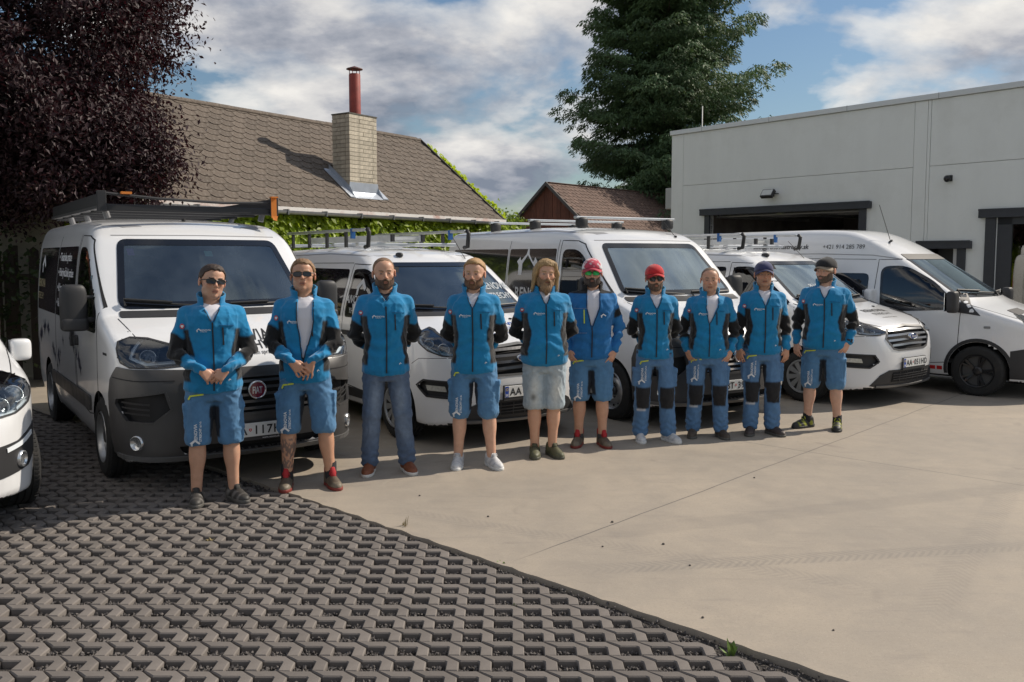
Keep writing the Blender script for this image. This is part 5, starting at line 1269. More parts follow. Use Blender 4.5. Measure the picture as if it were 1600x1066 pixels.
    for s in (-1, 1): v.patch('tail_light', rpoly([(s * .86, .9), (s * .95, .9), (s * .90, 1.6), (s * .82, 1.6)]), 'rear', mat('tail_red', (.35, .01, .01), .2, coat=1), root, 1, off=.01, thick=.02)
    v.strip('windscreen_molding', [(-.75, 2.035), (0, 2.04), (.75, 2.035)], 'front', mat('gutter_line'), root, 1, w=.008, off=.002)
    m_ = MB().tube([v.solve([-2.05], [0], 'top')[0] + (0, 0, .0), v.solve([-2.05], [0], 'top')[0] + (0, 0, .03)], .02, 8); m_.build('aerial_base', PLAS, root)
    make_body(v, root, 'ducato%.1f' % L); place(root, X, Y, ang); return v, root
def van_A():
    v, root = ducato('van_with_lettering', 'white van with grey bumper and black roof rack, behind the two men in sunglasses', -2.08, 7.07, 34.7, 'A', 5.0)
    # sticker on the screen, visor band
    for (y, z, w, h_, c, nm) in ((-.63, 1.885, .055, .06, (.28, .06, .42), 'purple_sticker'), (.03, 1.87, .07, .05, (.35, .62, .55), 'toll_sticker')):
        v.patch(nm, [(y - w / 2, z - h_ / 2), (y + w / 2, z - h_ / 2), (y + w / 2, z + h_ / 2), (y - w / 2, z + h_ / 2)], 'front', mat(nm, c, .5), root, 1, off=.0015, thick=0)
    r = empty('roof_rack', (0, 0, 0)); r.parent = root; bk = mat('rack_black', (.03, .03, .033), .5, metal=.2, bump=.05); z = 2.25
    for s in (-1, 1):
        MB().box(-4.7, -1.72, s * .80 - .015, s * .80 + .015, z + .06, z + .17).build('side_board', bk, r, bevel=.006)
        MB().box(-4.7, -1.74, s * .80 - .03, s * .80 + .03, z + .03, z + .058).build('side_rail', mat('rack_grey', (.12, .12, .125), .4, metal=.6), r)
        MB().box(-1.735, -1.70, s * .80 - .04, s * .80 + .04, z + .0, z + .19).build('corner_post', bk, r, bevel=.006)
    MB().box(-1.80, -1.74, -.83, .83, z + .01, z + .075).build('front_beam', bk, r, bevel=.01); MB().tube([(-1.73, -.76, z + .17), (-1.73, -.3, z + .135), (-1.73, .3, z + .115), (-1.73, .76, z + .13)], .014, 6).build('front_bar', bk, r)
    for x in (-2.3, -2.9, -3.5, -4.1, -4.6): MB().box(x - .03, x + .03, -.79, .79, z + .01, z + .045).build('crossbar', bk, r)
    for x in (-1.9, -2.9, -3.9): [MB().tube([(x, s * .72, z - .05), (x, s * .74, z + .02)], .03, 10).build('foot', mat('foot_grey', (.2, .2, .21), .5), r) for s in (-1, 1)]
    st = mat('orange_strap', (.72, .22, .03), .7)
    t = MB().box(-1.70, -1.695, .765, .82, z - .02, z + .19).box(-1.73, -1.66, .76, .825, z + .18, z + .192); t.add([(-1.69, .765, z + .0), (-1.69, .83, z + .0), (-1.68, .815, z - .05), (-1.68, .78, z - .04)], [(0, 1, 2, 3)])
    t.build('strap', st, r); MB().box(-1.72, -1.66, -.64, -.55, z + .165, z + .185).build('strap', st, r)
def van_C():
    v, root = ducato('white_van', 'white van with steel wheels and dark side panels, third in the row of five', 2.45, 9.55, 30.0, 'C', 5.3)
    rack_bars(root, (-2.0, -3.1, -4.2), 2.24, .78)
    a = v.solve([-1.68], [.55], 'top')[0]; MB().tube([a, a + (-.25, 0, .22)], .004, 5).build('aerial', PLAS, root); MB().tube([a, a + (0, 0, .02)], .018, 8).build('aerial_base', PLAS, root)
def custom(name, label, X, Y, ang, kind):
    L = 4.97
    prof = [(-.25, .20, .05), (-.02, .24, .05), (.03, .45, .1), (.02, .72, .1), (-.05, .96, .12), (-.30, 1.075, .2), (-.98, 1.25, .08), (-1.78, 1.80, .16), (-2.1, 1.905, .25), (-3.0, 1.965, .3), (-L + .15, 1.93, .12), (-L, 1.75, .15), (-L, .33, .05), (-L + .1, .25, .05)]
    plan = [(.04, -3), (.04, .38, .2), (-.10, .72, .2), (-.42, .93, .25), (-.9, .985, .2), (-1.6, .99), (-L + .3, .985, .15), (-L - .01, .90, .1), (-L - .01, -3)]
    sect = [(-3, .16), (.90, .16, .06), (.955, .40, .1), (.99, .86, .25), (.975, 1.16, .15), (.80, 1.76, .10), (.70, 1.93, .10), (.5, 2.02, .1), (-3, 2.1)]
    v = Van(prof, plan, sect, bow=.17, crown=.03, k=.09, arches=(-.93, -3.87), arch_r=.385, L=L); v.ztop = 2.05
    root = empty(name, (0, 0, 0)); tag(root, label, 'van', 'vans parked nose out in the row')
    ws_ = rpoly([(-.795, 1.27, .08), (-.4, 1.25), (.4, 1.25), (.795, 1.27, .08), (.635, 1.775, .08), (-.635, 1.775, .08)])
    sw = rpoly([(-1.22, 1.19, .03), (-2.12, 1.17, .05), (-2.12, 1.70, .07), (-1.80, 1.71, .12), (-1.16, 1.25, .03)])
    rw = rpoly([(-2.24, 1.17, .04), (-3.30, 1.17, .04), (-3.30, 1.70, .05), (-2.24, 1.70, .05)]); rw2 = rpoly([(-3.42, 1.17, .04), (-4.65, 1.17, .04), (-4.6, 1.68, .08), (-3.42, 1.70, .05)])
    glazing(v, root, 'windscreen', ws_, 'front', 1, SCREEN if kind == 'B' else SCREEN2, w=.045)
    tint = mat('tinted_pane', (.012, .013, .016), .05, coat=.7)
    for s in (-1, 1):
        g = glazing(v, root, 'side_window', sw, 'side', s, SIDEG, w=.035); v.strip('window_divider', [(-1.50, 1.19), (-1.50, 1.52)], 'side', FRIT, g, s, w=.045, off=.005)
        for w_ in (rw, rw2): v.patch('rear_side_window', w_, 'side', tint, root, s, off=.004, thick=.006)
        v.strip('door_seam', [(-1.06, .48), (-1.0, .95), (-1.10, 1.25), (-1.76, 1.75), (-2.17, 1.76), (-2.18, 1.0), (-2.16, .42), (-1.5, .38), (-1.06, .48)], 'side', SEAM, root, s, w=.008)
        v.strip('panel_seam', [(-3.36, .45), (-3.36, 1.76), (-2.2, 1.77)], 'side', SEAM, root, s, w=.006)
        v.strip('roof_gutter', [(-1.5, 1.74), (-2.0, 1.85), (-3, 1.875), (-L + .3, 1.84)], 'side', mat('gutter_line'), root, s, w=.012)
        v.strip('side_crease', [(-1.0, .93), (-2.8, .98), (-L + .4, 1.0)], 'side', mat('crease', (.5, .5, .51), .4), root, s, w=.006, off=.001)
        v.patch('door_handle', rpoly([(-1.98, .98, .015), (-1.98, 1.03, .015), (-2.14, 1.03, .015), (-2.14, .98, .015)]), 'side', PLAS, root, s, off=.03, thick=.035)
        v.patch('sill_molding', rpoly([(-1.40, .30, .02), (-3.42, .30, .02), (-3.42, .40, .02), (-1.38, .40, .02)]), 'side', PLAS, root, s, off=.012, thick=.02)
        hl = [(28, .90), (27, .925), (34, .975), (48, 1.055), (59, 1.115), (65, 1.135), (65, 1.10), (60, 1.01), (54, .94), (46, .895), (36, .885)]
        headlight(v, root, hl, 'cyl', s, inner=[(37, .935, .038), (46, .975, .055), (55, 1.03, .045)], drl=[(31, .905), (40, .905), (50, .925), (58, 1.00), (62, 1.09)])
        fp = [(34, .565), (37, .645), (57, .655), (62, .60), (55, .50), (40, .49)]
        q = v.recess('fog_pocket', fp, 'cyl', PLAS, root, s, depth=.035); v.strip('pocket_lip', fp, 'cyl', PLAS, q, s, w=.018, off=.006, closed=True)
        fq = [(44, .55), (45, .60), (56, .605), (55, .555)]; v.patch('fog_light', fq, 'cyl', mat('fog_lens', (.55, .55, .50), .25, metal=.3, var=.3, vscale=40), q, s, off=-.012, thick=.015, h=.03)
        mirror_unit(root, -1.22, s * .93, 1.25, PLAS, hw=.115, hh=.135, arm=.09, two=False, shell=PAINT)
    gp = [(-25, .955), (-28.5, .84), (-22, .715), (-17, .695), (17, .695), (22, .715), (28.5, .84), (25, .955), (0, .985)]
    g = v.recess('grille', gp, 'cyl', LINER, root, 1, depth=.05); v.strip('grille_lip', gp, 'cyl', mat('lip', (.13, .13, .13), .4), g, 1, w=.022, off=.006, closed=True)
    for z, e in ((.935, 24), (.875, 26), (.815, 26), (.755, 22.5)): v.strip('slat', [(-e, z), (0, z + .012), (e, z)], 'cyl', mat('slat_silver', (.42, .43, .45), .25, metal=.8) if kind == 'D' else mat('slat_dark'), g, 1, w=.026, off=-.002)
    lp = [(-40, .27), (-33, .40), (-26, .455), (26, .455), (33, .40), (40, .27), (30, .235), (-30, .235)]
    lg = v.patch('lower_grille', lp, 'cyl', PLAS, root, 1, off=.010, thick=.015, h=.05)
    v.patch('lower_intake', [(-24, .31), (-23, .43), (23, .43), (24, .31)], 'cyl', LINER, lg, 1, off=.013, thick=0, h=.05)
    for z in (.34, .37, .40): v.strip('intake_slat', [(-23, z), (0, z), (23, z)], 'cyl', PLAS, lg, 1, w=.010, off=.022)
    for a in (-16, -8, 0, 8, 16): v.strip('intake_rib', [(a, .31), (a, .43)], 'cyl', PLAS, lg, 1, w=.012, off=.02)
    v.strip('bumper_lip', [(-36, .265), (0, .255), (36, .265)], 'cyl', mat('lip'), lg, 1, w=.022, off=.02)
    v.strip('bumper_seam', [(-66, .80), (-60, .86), (-45, .875), (-32, .88)], 'cyl', SEAM, root, 1, w=.005, off=.001); v.strip('bumper_seam', [(66, .80), (60, .86), (45, .875), (32, .88)], 'cyl', SEAM, root, 1, w=.005, off=.001)
    badge_oval(v, root, 0, .855)
    plate(v, root, {'B': 'AA 205HG', 'D': 'AA 051HD'}[kind], 0.0, .535, blue=True, seal=(kind == 'D'), off=.03)
    v.strip('hood_seam', [(-.88, 1.24), (-.80, 1.12), (-.62, 1.02), (-.46, .975)], 'front', SEAM, root, 1, w=.006); v.strip('hood_seam', [(.88, 1.24), (.80, 1.12), (.62, 1.02), (.46, .975)], 'front', SEAM, root, 1, w=.006)
    v.patch('cowl', rpoly([(-.80, 1.225, .02), (.80, 1.225, .02), (.81, 1.262, .02), (-.81, 1.262, .02)]), 'front', PLAS, root, 1, off=.006, thick=.01)
    wiper(v, root, -.74, 1.31, -.08, 1.275); wiper(v, root, .04, 1.285, .70, 1.30)
    for y in (-.33, .33):
        S = v.solve([-.72], [y], 'top')[0]; superbox('washer_jet', tuple(S + (0, 0, .006)), (.022, .014, .009), PLAS, root, 3, 8)
    pr = INK if kind == 'D' else mat('blue_print', (.03, .09, .38), .5)
    v.text('hood_logo', '', -.60, -.36, .19, 'top', pr, root, logo=True, off=.003)
    v.text('hood_lettering', 'RENOVIA', -.52, -.20, .13, 'top', pr, root, off=.003, bold=True); v.text('hood_lettering', 'STRECHY', -.40, -.16, .10, 'top', pr, root, off=.003, bold=(kind == 'B')); v.text('hood_slogan', 'na streche doma', -.30, -.15, .05, 'top', pr, root, off=.003)
    if kind == 'B':
        lt = mat('window_print', (.62, .64, .66), .6); lg2 = mat('screen_print', (.42, .46, .50), .6)
        v.text('window_logo', '', -1.92, 1.42, .20, 'side', lt, root, -1, off=.008, logo=True); v.text('window_lettering', 'RENOVIA', -1.62, 1.33, .12, 'side', lt, root, -1, off=.009, mirror=True, bold=True); v.text('window_lettering', 'STRECHY', -1.66, 1.22, .085, 'side', lt, root, -1, off=.008, mirror=True)
        v.text('window_lettering', 'RENOVIA', -2.6, 1.3, .10, 'side', lt, root, -1, off=.008, mirror=True)
        v.text('screen_logo', '', .22, 1.46, .20, 'front', lg2, root, logo=True, off=.007); v.text('screen_lettering', 'RENOVIA', .38, 1.47, .10, 'front', lg2, root, off=.007, bold=True); v.text('screen_lettering', 'STRECHY', .38, 1.37, .085, 'front', lg2, root, off=.007, bold=True)
    else:
        v.text('screen_lettering', 'PRÁCE na STRECHE', -.30, 1.42, .07, 'front', mat('screen_print', (.42, .46, .50), .6), root, off=.007)
    cabin(root, -1.12, 1.20, -1.95, .80, L, 1.85)
    for (x, y) in ((-.93, -.85), (-.93, .85), (-3.87, -.85), (-3.87, .85)): wheel(root, x, y, .325, 'cap')
    v.strip('rear_seam', [(0, .45), (0, 1.75)], 'rear', SEAM, root, 1, w=.012)
    for s in (-1, 1): v.patch('tail_light', rpoly([(s * .80, .9), (s * .88, .9), (s * .78, 1.5), (s * .70, 1.5)]), 'rear', mat('tail_red', (.35, .01, .01), .2, coat=1), root, 1, off=.01, thick=.02)
    superbox('roof_sensor', tuple(v.solve([-1.95], [-.35], 'top')[0] + (0, 0, .015)), (.06, .035, .03), PLAS, root, 2.5, 10)
    a = v.solve([-1.9], [.5], 'top')[0]; MB().tube([a, a + (-.28, 0, .25)], .004, 5).build('aerial', PLAS, root)
    rack_rails(root, -2.15, -4.6, 1.93, .66)
    make_body(v, root, 'custom'); place(root, X, Y, ang); return v, root
def van_B(): 
    custom('delivery_van', 'white van with dark grille and lettering on its windows, behind the bearded men', .12, 8.62, 34.8, 'B')
    ladder(.12, 8.62, 34.8, -2.2, -4.7, -.1, 2.02, .40, 'pale aluminium ladder lying on the rack of the van with window lettering')
def van_D(): 
    custom('small_van', 'white van with silver slatted grille beside the man in the black cap', 5.0, 10.95, 38.0, 'D')
    ladder(5.0, 10.95, 38.0, -2.3, -4.7, .1, 2.02, .38, 'pale aluminium ladder on the rack of the van with the silver slatted grille')
def van_E():
    L = 5.13
    prof = [(-.25, .22, .05), (-.02, .28, .06), (.03, .55, .12), (-.02, .82, .12), (-.28, 1.00, .25), (-1.02, 1.235, .15), (-2.02, 1.86, .12), (-2.3, 2.02, .2), (-2.75, 2.22, .35), (-3.3, 2.27, .3), (-L + .2, 2.25, .12), (-L, 2.05, .15), (-L, .35, .05), (-L + .1, .26, .05)]
    plan = [(.04, -3), (.04, .30, .25), (-.12, .66, .25), (-.5, .89, .25), (-1.0, .945, .2), (-1.6, .95), (-L + .3, .945, .15), (-L - .01, .88, .1), (-L - .01, -3)]
    sect = [(-3, .16), (.86, .16, .06), (.92, .40, .1), (.95, .86, .25), (.935, 1.16, .15), (.80, 1.80, .2), (.745, 2.12, .12), (.62, 2.28, .1), (-3, 2.4)]
    v = Van(prof, plan, sect, bow=.22, crown=.03, k=.10, arches=(-1.0, -4.0), arch_r=.385, L=L); v.ztop = 2.33
    root = empty('high_roof_van', (0, 0, 0)); tag(root, 'white high roof van with black wheels and phone number, parked by the workshop', 'van', 'vans parked nose out in the row')
    ws_ = rpoly([(-.81, 1.29, .1), (.81, 1.29, .1), (.675, 1.845, .06), (-.675, 1.845, .06)])
    sw = rpoly([(-1.30, 1.13, .03), (-2.32, 1.06, .06), (-2.36, 1.70, .12), (-2.02, 1.72, .14), (-1.62, 1.50, .12), (-1.25, 1.18, .03)])
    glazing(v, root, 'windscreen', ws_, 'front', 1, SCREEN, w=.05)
    v.patch('screen_header', rpoly([(-.68, 1.80, .02), (.68, 1.80, .02), (.66, 1.875, .02), (-.66, 1.875, .02)]), 'front', PLAS, root, 1, off=.006, thick=.01)
    tint = mat('tinted_pane', (.012, .013, .016), .05, coat=.7)
    for s in (-1, 1):
        glazing(v, root, 'side_window', sw, 'side', s, SIDEG, w=.035)
        v.patch('mirror_corner', rpoly([(-.98, 1.06, .02), (-1.30, 1.10, .02), (-1.30, 1.36, .02)]), 'side', PLAS, root, s, off=.006, thick=.01)
        v.patch('rear_side_window', rpoly([(-2.52, 1.10, .08), (-3.30, 1.10, .08), (-3.30, 1.60, .08), (-2.52, 1.60, .08)]), 'side', tint, root, s, off=.004, thick=.006)
        v.strip('door_seam', [(-1.12, .45), (-1.26, .62), (-1.24, 1.04), (-1.22, 1.25), (-1.68, 1.60), (-2.05, 1.80), (-2.40, 1.80), (-2.44, 1.0), (-2.42, .42), (-1.7, .38), (-1.12, .45)], 'side', SEAM, root, s, w=.008)
        v.strip('panel_seam', [(-2.44, 1.80), (-3.55, 1.81), (-3.55, .42)], 'side', SEAM, root, s, w=.007)
        v.strip('roof_joint', [(-2.05, 1.80), (-2.5, 1.86), (-3.3, 1.88), (-L + .2, 1.87)], 'side', mat('gutter_line'), root, s, w=.012)
        v.patch('door_handle', rpoly([(-2.22, .98, .015), (-2.22, 1.03, .015), (-2.38, 1.03, .015), (-2.38, .98, .015)]), 'side', PLAS, root, s, off=.03, thick=.035)
        v.patch('door_handle', rpoly([(-2.50, .84, .02), (-2.50, .92, .02), (-2.72, .90, .02), (-2.72, .82, .02)]), 'side', PLAS, root, s, off=.03, thick=.035)
        v.patch('front_cladding', [(-.62, .26), (-.62, .62), (-.45, .66), (-.2, .66), (-.2, .26)], 'side', PLAS, root, s, off=.006, thick=.01)
        arc = [(-1.0 + .41 * math.cos(t), .33 + .41 * math.sin(t)) for t in np.linspace(-.15, math.pi + .15, 26)]; v.strip('arch_trim', arc, 'side', PLAS, root, s, w=.045, off=.006)
        for k in range(5): v.patch('red_reflector', [(-1.52 - .09 * k, .31), (-1.45 - .09 * k, .31), (-1.45 - .09 * k, .36), (-1.52 - .09 * k, .36)], 'side', mat('red_tape', (.55, .02, .02), .4), root, s, off=.004, thick=0)
        v.patch('side_marker', rpoly([(-.86, .90, .01), (-.94, .90, .01), (-.94, .93, .01), (-.86, .93, .01)]), 'side', mat('marker', (.25, .25, .25), .3, metal=.5), root, s, off=.006, thick=.008)
        hl = [(33, .86), (31, .90), (40, .98), (52, 1.06), (61, 1.115), (62, 1.09), (58, .97), (52, .88), (42, .84)]
        headlight(v, root, hl, 'cyl', s, inner=[(41, .92, .05), (50, .97, .06)])
        mirror_unit(root, -1.28, s * .90, 1.24, PLAS, hw=.10, hh=.145, arm=.08, two=False)
        v.text('side_lettering', 'info@renoviastrechy.sk', (-4.45 if s < 0 else -2.75), 1.955, .098, 'side', INK, root, s, off=.005, shear=.12, bold=True)
        v.text('side_lettering', '+421 914 285 789', -3.28, 1.955, .088, 'side', INK, root, s, off=.005) if s < 0 else None
        if s < 0: v.text('side_lettering', 'RENOVIA', -2.55 - .65, 1.3, .12, 'side', mat('window_print', (.62, .64, .66), .6), root, s, off=.008, bold=True)
    v.patch('bumper', [(-62, .28), (-62, .60), (-40, .62), (0, .60), (40, .62), (62, .60), (62, .28), (0, .25)], 'cyl', PLAS, root, 1, off=.008, thick=.02)
    gp = [(-24, .78), (-20, .66), (20, .66), (24, .78), (0, .82)]; g = v.patch('grille', gp, 'cyl', LINER, root, 1, off=.006, thick=0)
    for z in (.70, .74): v.strip('slat', [(-22, z), (22, z)], 'cyl', CHROME, g, 1, w=.012, off=.012)
    plate(v, root, 'AA 914RS', 0, .48, True)
    v.strip('hood_seam', [(-.86, 1.2), (-.78, 1.05), (-.55, .92)], 'front', SEAM, root, 1, w=.006); v.strip('hood_seam', [(.86, 1.2), (.78, 1.05), (.55, .92)], 'front', SEAM, root, 1, w=.006)
    v.patch('hood_vent', [(-.78, -.55), (-.62, -.60), (-.62, -.25), (-.76, -.22)], 'top', PLAS, root, 1, off=.006, thick=.008)
    wiper(v, root, -.74, 1.36, .05, 1.32); wiper(v, root, .10, 1.32, .70, 1.33)
    cabin(root, -1.2, 1.18, -2.1, .80, L, 2.1)
    for (x, y) in ((-1.0, -.83), (-1.0, .83), (-4.0, -.83), (-4.0, .83)): wheel(root, x, y, .33, 'alloy')
    a = v.solve([-2.42], [-.45], 'top')[0]; MB().tube([a, a + (.05, 0, .03)], .016, 6).build('aerial_base', PLAS, root); MB().tube([a + (.02, 0, .02), a + (-.16, 0, .55)], .005, 5).build('aerial', PLAS, root)
    v.strip('rear_seam', [(0, .45), (0, 2.0)], 'rear', SEAM, root, 1, w=.012)
    make_body(v, root, 'expert'); place(root, 7.5, 11.46, 43.7)
def van_F():
    L = 4.38
    prof = [(-.22, .20, .05), (-.02, .23, .05), (.03, .45, .12), (.01, .70, .15), (-.14, .90, .2), (-.45, 1.03, .25), (-.98, 1.17, .12), (-1.80, 1.67, .2), (-2.2, 1.78, .3), (-3.0, 1.81, .3), (-L + .25, 1.75, .2), (-L, 1.4, .15), (-L, .35, .05), (-L + .1, .26, .05)]
    plan = [(.04, -3), (.04, .26, .25), (-.14, .60, .3), (-.48, .84, .3), (-1.0, .90, .2), (-1.6, .905), (-L + .3, .89, .15), (-L - .01, .82, .1), (-L - .01, -3)]
    sect = [(-3, .16), (.80, .16, .06), (.87, .36, .1), (.905, .75, .25), (.885, 1.06, .15), (.72, 1.62, .10), (.60, 1.80, .10), (.4, 1.86, .1), (-3, 1.9)]
    v = Van(prof, plan, sect, bow=.22, crown=.03, k=.11, arches=(-.88, -3.6), arch_r=.35, L=L); v.ztop = 1.86
    root = empty('white_car', (0, 0, 0)); tag(root, 'white car cut off at the left edge, only its front corner in view', 'car')
    ws_ = rpoly([(-.76, 1.20, .1), (.76, 1.20, .1), (.60, 1.66, .08), (-.60, 1.66, .08)]); sw = rpoly([(-1.30, 1.08, .03), (-2.1, 1.06, .06), (-2.1, 1.56, .08), (-1.85, 1.58, .12), (-1.2, 1.13, .03)])
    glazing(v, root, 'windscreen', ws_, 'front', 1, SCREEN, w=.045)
    for s in (-1, 1):
        glazing(v, root, 'side_window', sw, 'side', s, SIDEG, w=.035); v.patch('rear_side_window', rpoly([(-2.2, 1.06, .05), (-3.9, 1.08, .08), (-3.7, 1.55, .1), (-2.2, 1.57, .05)]), 'side', mat('tinted_pane'), root, s, off=.004, thick=.006)
        v.strip('door_seam', [(-1.1, .42), (-1.05, .9), (-1.15, 1.1), (-1.8, 1.60), (-2.13, 1.60), (-2.15, .9), (-2.1, .40), (-1.1, .42)], 'side', SEAM, root, s, w=.007)
        hl = [(24, .80), (24, .85), (33, .93), (45, 1.01), (56, 1.05), (60, 1.03), (58, .92), (51, .84), (40, .79), (30, .775)]
        headlight(v, root, hl, 'cyl', s, inner=[(36, .865, .055), (47, .93, .06)], drl=[(28, .795), (40, .805), (52, .86)])
        fp = [(22, .50), (26, .585), (40, .60), (58, .69), (60, .64), (56, .48), (48, .40), (26, .37)]
        q = v.patch('bumper_insert', fp, 'cyl', PLAS, root, s, off=.006, thick=.012, h=.05); v.strip('day_light', [(33, .555), (42, .575), (52, .62)], 'cyl', mat('drl'), q, s, w=.03, off=.012)
        S = v.solve([42], [.465], 'cyl', s); N_ = v.grad(S)[0]; M = Matrix.Translation(Vector(S[0] + N_ * .012)) @ Vector(N_).to_track_quat('Z', 'Y').to_matrix().to_4x4()
        MB().lathe([(0, .0), (.042, .0), (.046, .01), (.056, .01), (.06, -.02)], 20, M).build('fog_light', REFL, q, smooth=True)
        mirror_unit(root, -1.26, s * .84, 1.12, PLAS, hw=.075, hh=.085, arm=.03, two=False, shell=PAINT)
    gp = [(-20, .78), (-22, .66), (22, .66), (20, .78)]; g = v.patch('grille', gp, 'cyl', LINER, root, 1, off=.006, thick=0)
    for z in (.70, .74): v.strip('slat', [(-20, z), (20, z)], 'cyl', CHROME, g, 1, w=.012, off=.012)
    v.patch('lower_grille', [(-22, .38), (-20, .58), (20, .58), (22, .38)], 'cyl', PLAS, root, 1, off=.008, thick=.01)
    v.strip('hood_seam', [(-.82, 1.14), (-.72, 1.02), (-.48, .88)], 'front', SEAM, root, 1, w=.006); v.strip('hood_seam', [(.82, 1.14), (.72, 1.02), (.48, .88)], 'front', SEAM, root, 1, w=.006)
    wiper(v, root, -.66, 1.25, .05, 1.22); wiper(v, root, .05, 1.22, .62, 1.24)
    plate(v, root, 'AA 418KL', 0, .48, True, off=.04); cabin(root, -1.15, 1.12, -2.0, .72, L, 1.7)
    for (x, y) in ((-.88, -.78), (-.88, .78), (-3.6, -.78), (-3.6, .78)): wheel(root, x, y, .315, 'cap')
    make_body(v, root, 'car'); place(root, *CARF)
CARF = (-3.69, 5.30, 43.0)
van_A(); van_B(); van_C(); van_D(); van_E(); van_F()
# ================================================================== PEOPLE
def axis_(segs):
    out = [segs[0][0]]
    for a, b, h in segs:
        n = max(1, int(round((b - a) / h))); out += list(a + (b - a) * np.arange(1, n + 1) / n)
    return np.array(out)
class Fld:
    def __init__(s, gx, gy, gz): s.g = (gx, gy, gz); s.F = np.full((len(gx), len(gy), len(gz)), 1.0, np.float32)
    def blk(s, lo, hi):
        sl = []
        for q in range(3):
            a = max(0, np.searchsorted(s.g[q], lo[q]) - 1); b = min(len(s.g[q]), np.searchsorted(s.g[q], hi[q]) + 1); sl.append(slice(a, max(a + 1, b)))
        return tuple(sl)
    def pts(s, sl): return s.g[0][sl[0]][:, None, None], s.g[1][sl[1]][None, :, None], s.g[2][sl[2]][None, None, :]
    def put(s, fn, lo, hi, k=.02, sub=False):
        sl = s.blk(lo, hi); X, Y, Z = s.pts(sl); d = fn(X, Y, Z)
        s.F[sl] = smax(s.F[sl], -d, k) if sub else smin(s.F[sl], d, k)
    def cap(s, a, b, ra, rb, k=.02, sub=False, fl=(1, 1, 1)):
        a = np.array(a, float); b = np.array(b, float); m = max(ra, rb) + k + .03
        s.put(lambda X, Y, Z: cap_(X, Y, Z, a, b, ra, rb), np.minimum(a, b) - m, np.maximum(a, b) + m, k, sub)
    def ell(s, c, r, k=.02, sub=False):
        c = np.array(c, float); r = np.array(r, float); s.put(lambda X, Y, Z: ell_(X, Y, Z, c, r), c - r - k - .03, c + r + k + .03, k, sub)
    def chain(s, P, Rr, k=.02):
        for i in range(len(P) - 1): s.cap(P[i], P[i + 1], Rr[i], Rr[i + 1], k)
    def mesh(s): return snet(s.F, *s.g)
    def front(s, x, z, ymax=None):
        """first skin point met when coming from the front"""
        gx, gy, gz = s.g; x = np.asarray(x, float); z = np.asarray(z, float); i = np.clip(np.searchsorted(gx, x) - 1, 0, len(gx) - 2); k = np.clip(np.searchsorted(gz, z) - 1, 0, len(gz) - 2)
        u = ((x - gx[i]) / (gx[i + 1] - gx[i]))[:, None]; w = ((z - gz[k]) / (gz[k + 1] - gz[k]))[:, None]
        C = s.F[i, :, k] * (1 - u) * (1 - w) + s.F[i + 1, :, k] * u * (1 - w) + s.F[i, :, k + 1] * (1 - u) * w + s.F[i + 1, :, k + 1] * u * w
        neg = C < 0; j = np.argmax(neg, 1); ok = neg.any(1); j = np.clip(j, 1, None); r = np.arange(len(x)); f0 = C[r, j - 1]; f1 = C[r, j]
        y = gy[j - 1] + f0 / (f0 - f1 + 1e-9) * (gy[j] - gy[j - 1])
        if (~ok).any(): y[~ok] = np.median(y[ok]) if ok.any() else 0
        return y
def cap_(X, Y, Z, a, b, ra, rb):
    d = b - a; L2 = (d * d).sum() + 1e-12; t = np.clip(((X - a[0]) * d[0] + (Y - a[1]) * d[1] + (Z - a[2]) * d[2]) / L2, 0, 1)
    return np.sqrt((X - a[0] - d[0] * t) ** 2 + (Y - a[1] - d[1] * t) ** 2 + (Z - a[2] - d[2] * t) ** 2) - (ra + (rb - ra) * t)
def ell_(X, Y, Z, c, r):
    q = np.sqrt(((X - c[0]) / r[0]) ** 2 + ((Y - c[1]) / r[1]) ** 2 + ((Z - c[2]) / r[2]) ** 2); g = np.sqrt(((X - c[0]) / r[0] ** 2) ** 2 + ((Y - c[1]) / r[1] ** 2) ** 2 + ((Z - c[2]) / r[2] ** 2) ** 2)
    return q * (q - 1) / (g + 1e-6)
TZ = [.78, .88, .96, 1.05, 1.15, 1.25, 1.35, 1.42, 1.465, 1.50, 1.56]
TA = [.150, .160, .157, .149, .150, .160, .170, .166, .128, .078, .056]
TB = [.105, .116, .112, .106, .107, .114, .118, .110, .092, .068, .056]
TC = [.005, .008, .005, .0, -.002, -.002, .0, .006, .012, .016, .014]
def torso(X, Y, Z, oa, ob, g=1.0, belly=0.0, n=2.4):
    z = Z; a = np.interp(z, TZ, TA) * g + oa; b = np.interp(z, TZ, TB) * g + ob; c = np.interp(z, TZ, TC)
    bl = belly * np.exp(-((z - 1.02) / .13) ** 2); b = b + bl * .5; c = c - bl * .5; a = a + bl * .35
    q = (np.abs(X / a) ** n + np.abs((Y - c) / b) ** n) ** (1 / n); return (q - 1) * np.minimum(a, b)
def vnoise(P, f, seed, k=5):
    r = np.random.default_rng(seed); out = np.zeros(len(P)); W = P.copy()
    for i in range(k):
        d = r.normal(0, 1, 3); d /= np.linalg.norm(d); e = r.normal(0, 1, 3); e /= np.linalg.norm(e)
        out += np.sin((W @ d) * f * (1 + .35 * i) + 1.6 * np.sin((W @ e) * f * .6 + i) + r.uniform(0, 6.28))
    return out / k
def ridge(P, f, seed, k=4):
    """creases: narrow ridges between broad soft planes"""
    a = vnoise(P, f, seed, k); b = vnoise(P, f * 1.7, seed + 31, k); return (1 - np.minimum(np.abs(a) * 3.2, 1)) ** 1.6 * .7 + (1 - np.minimum(np.abs(b) * 3.2, 1)) ** 1.6 * .3 - .3
def clothmat(name, rough=.9, bump=.25, bscale=420, sheen=.25, var=.10):
    return mat(name, (.5, .5, .5), rough, attr='Col', bump=bump, bscale=bscale, bdist=.0016, sheen=sheen, var=var, vscale=14, spec=.25)
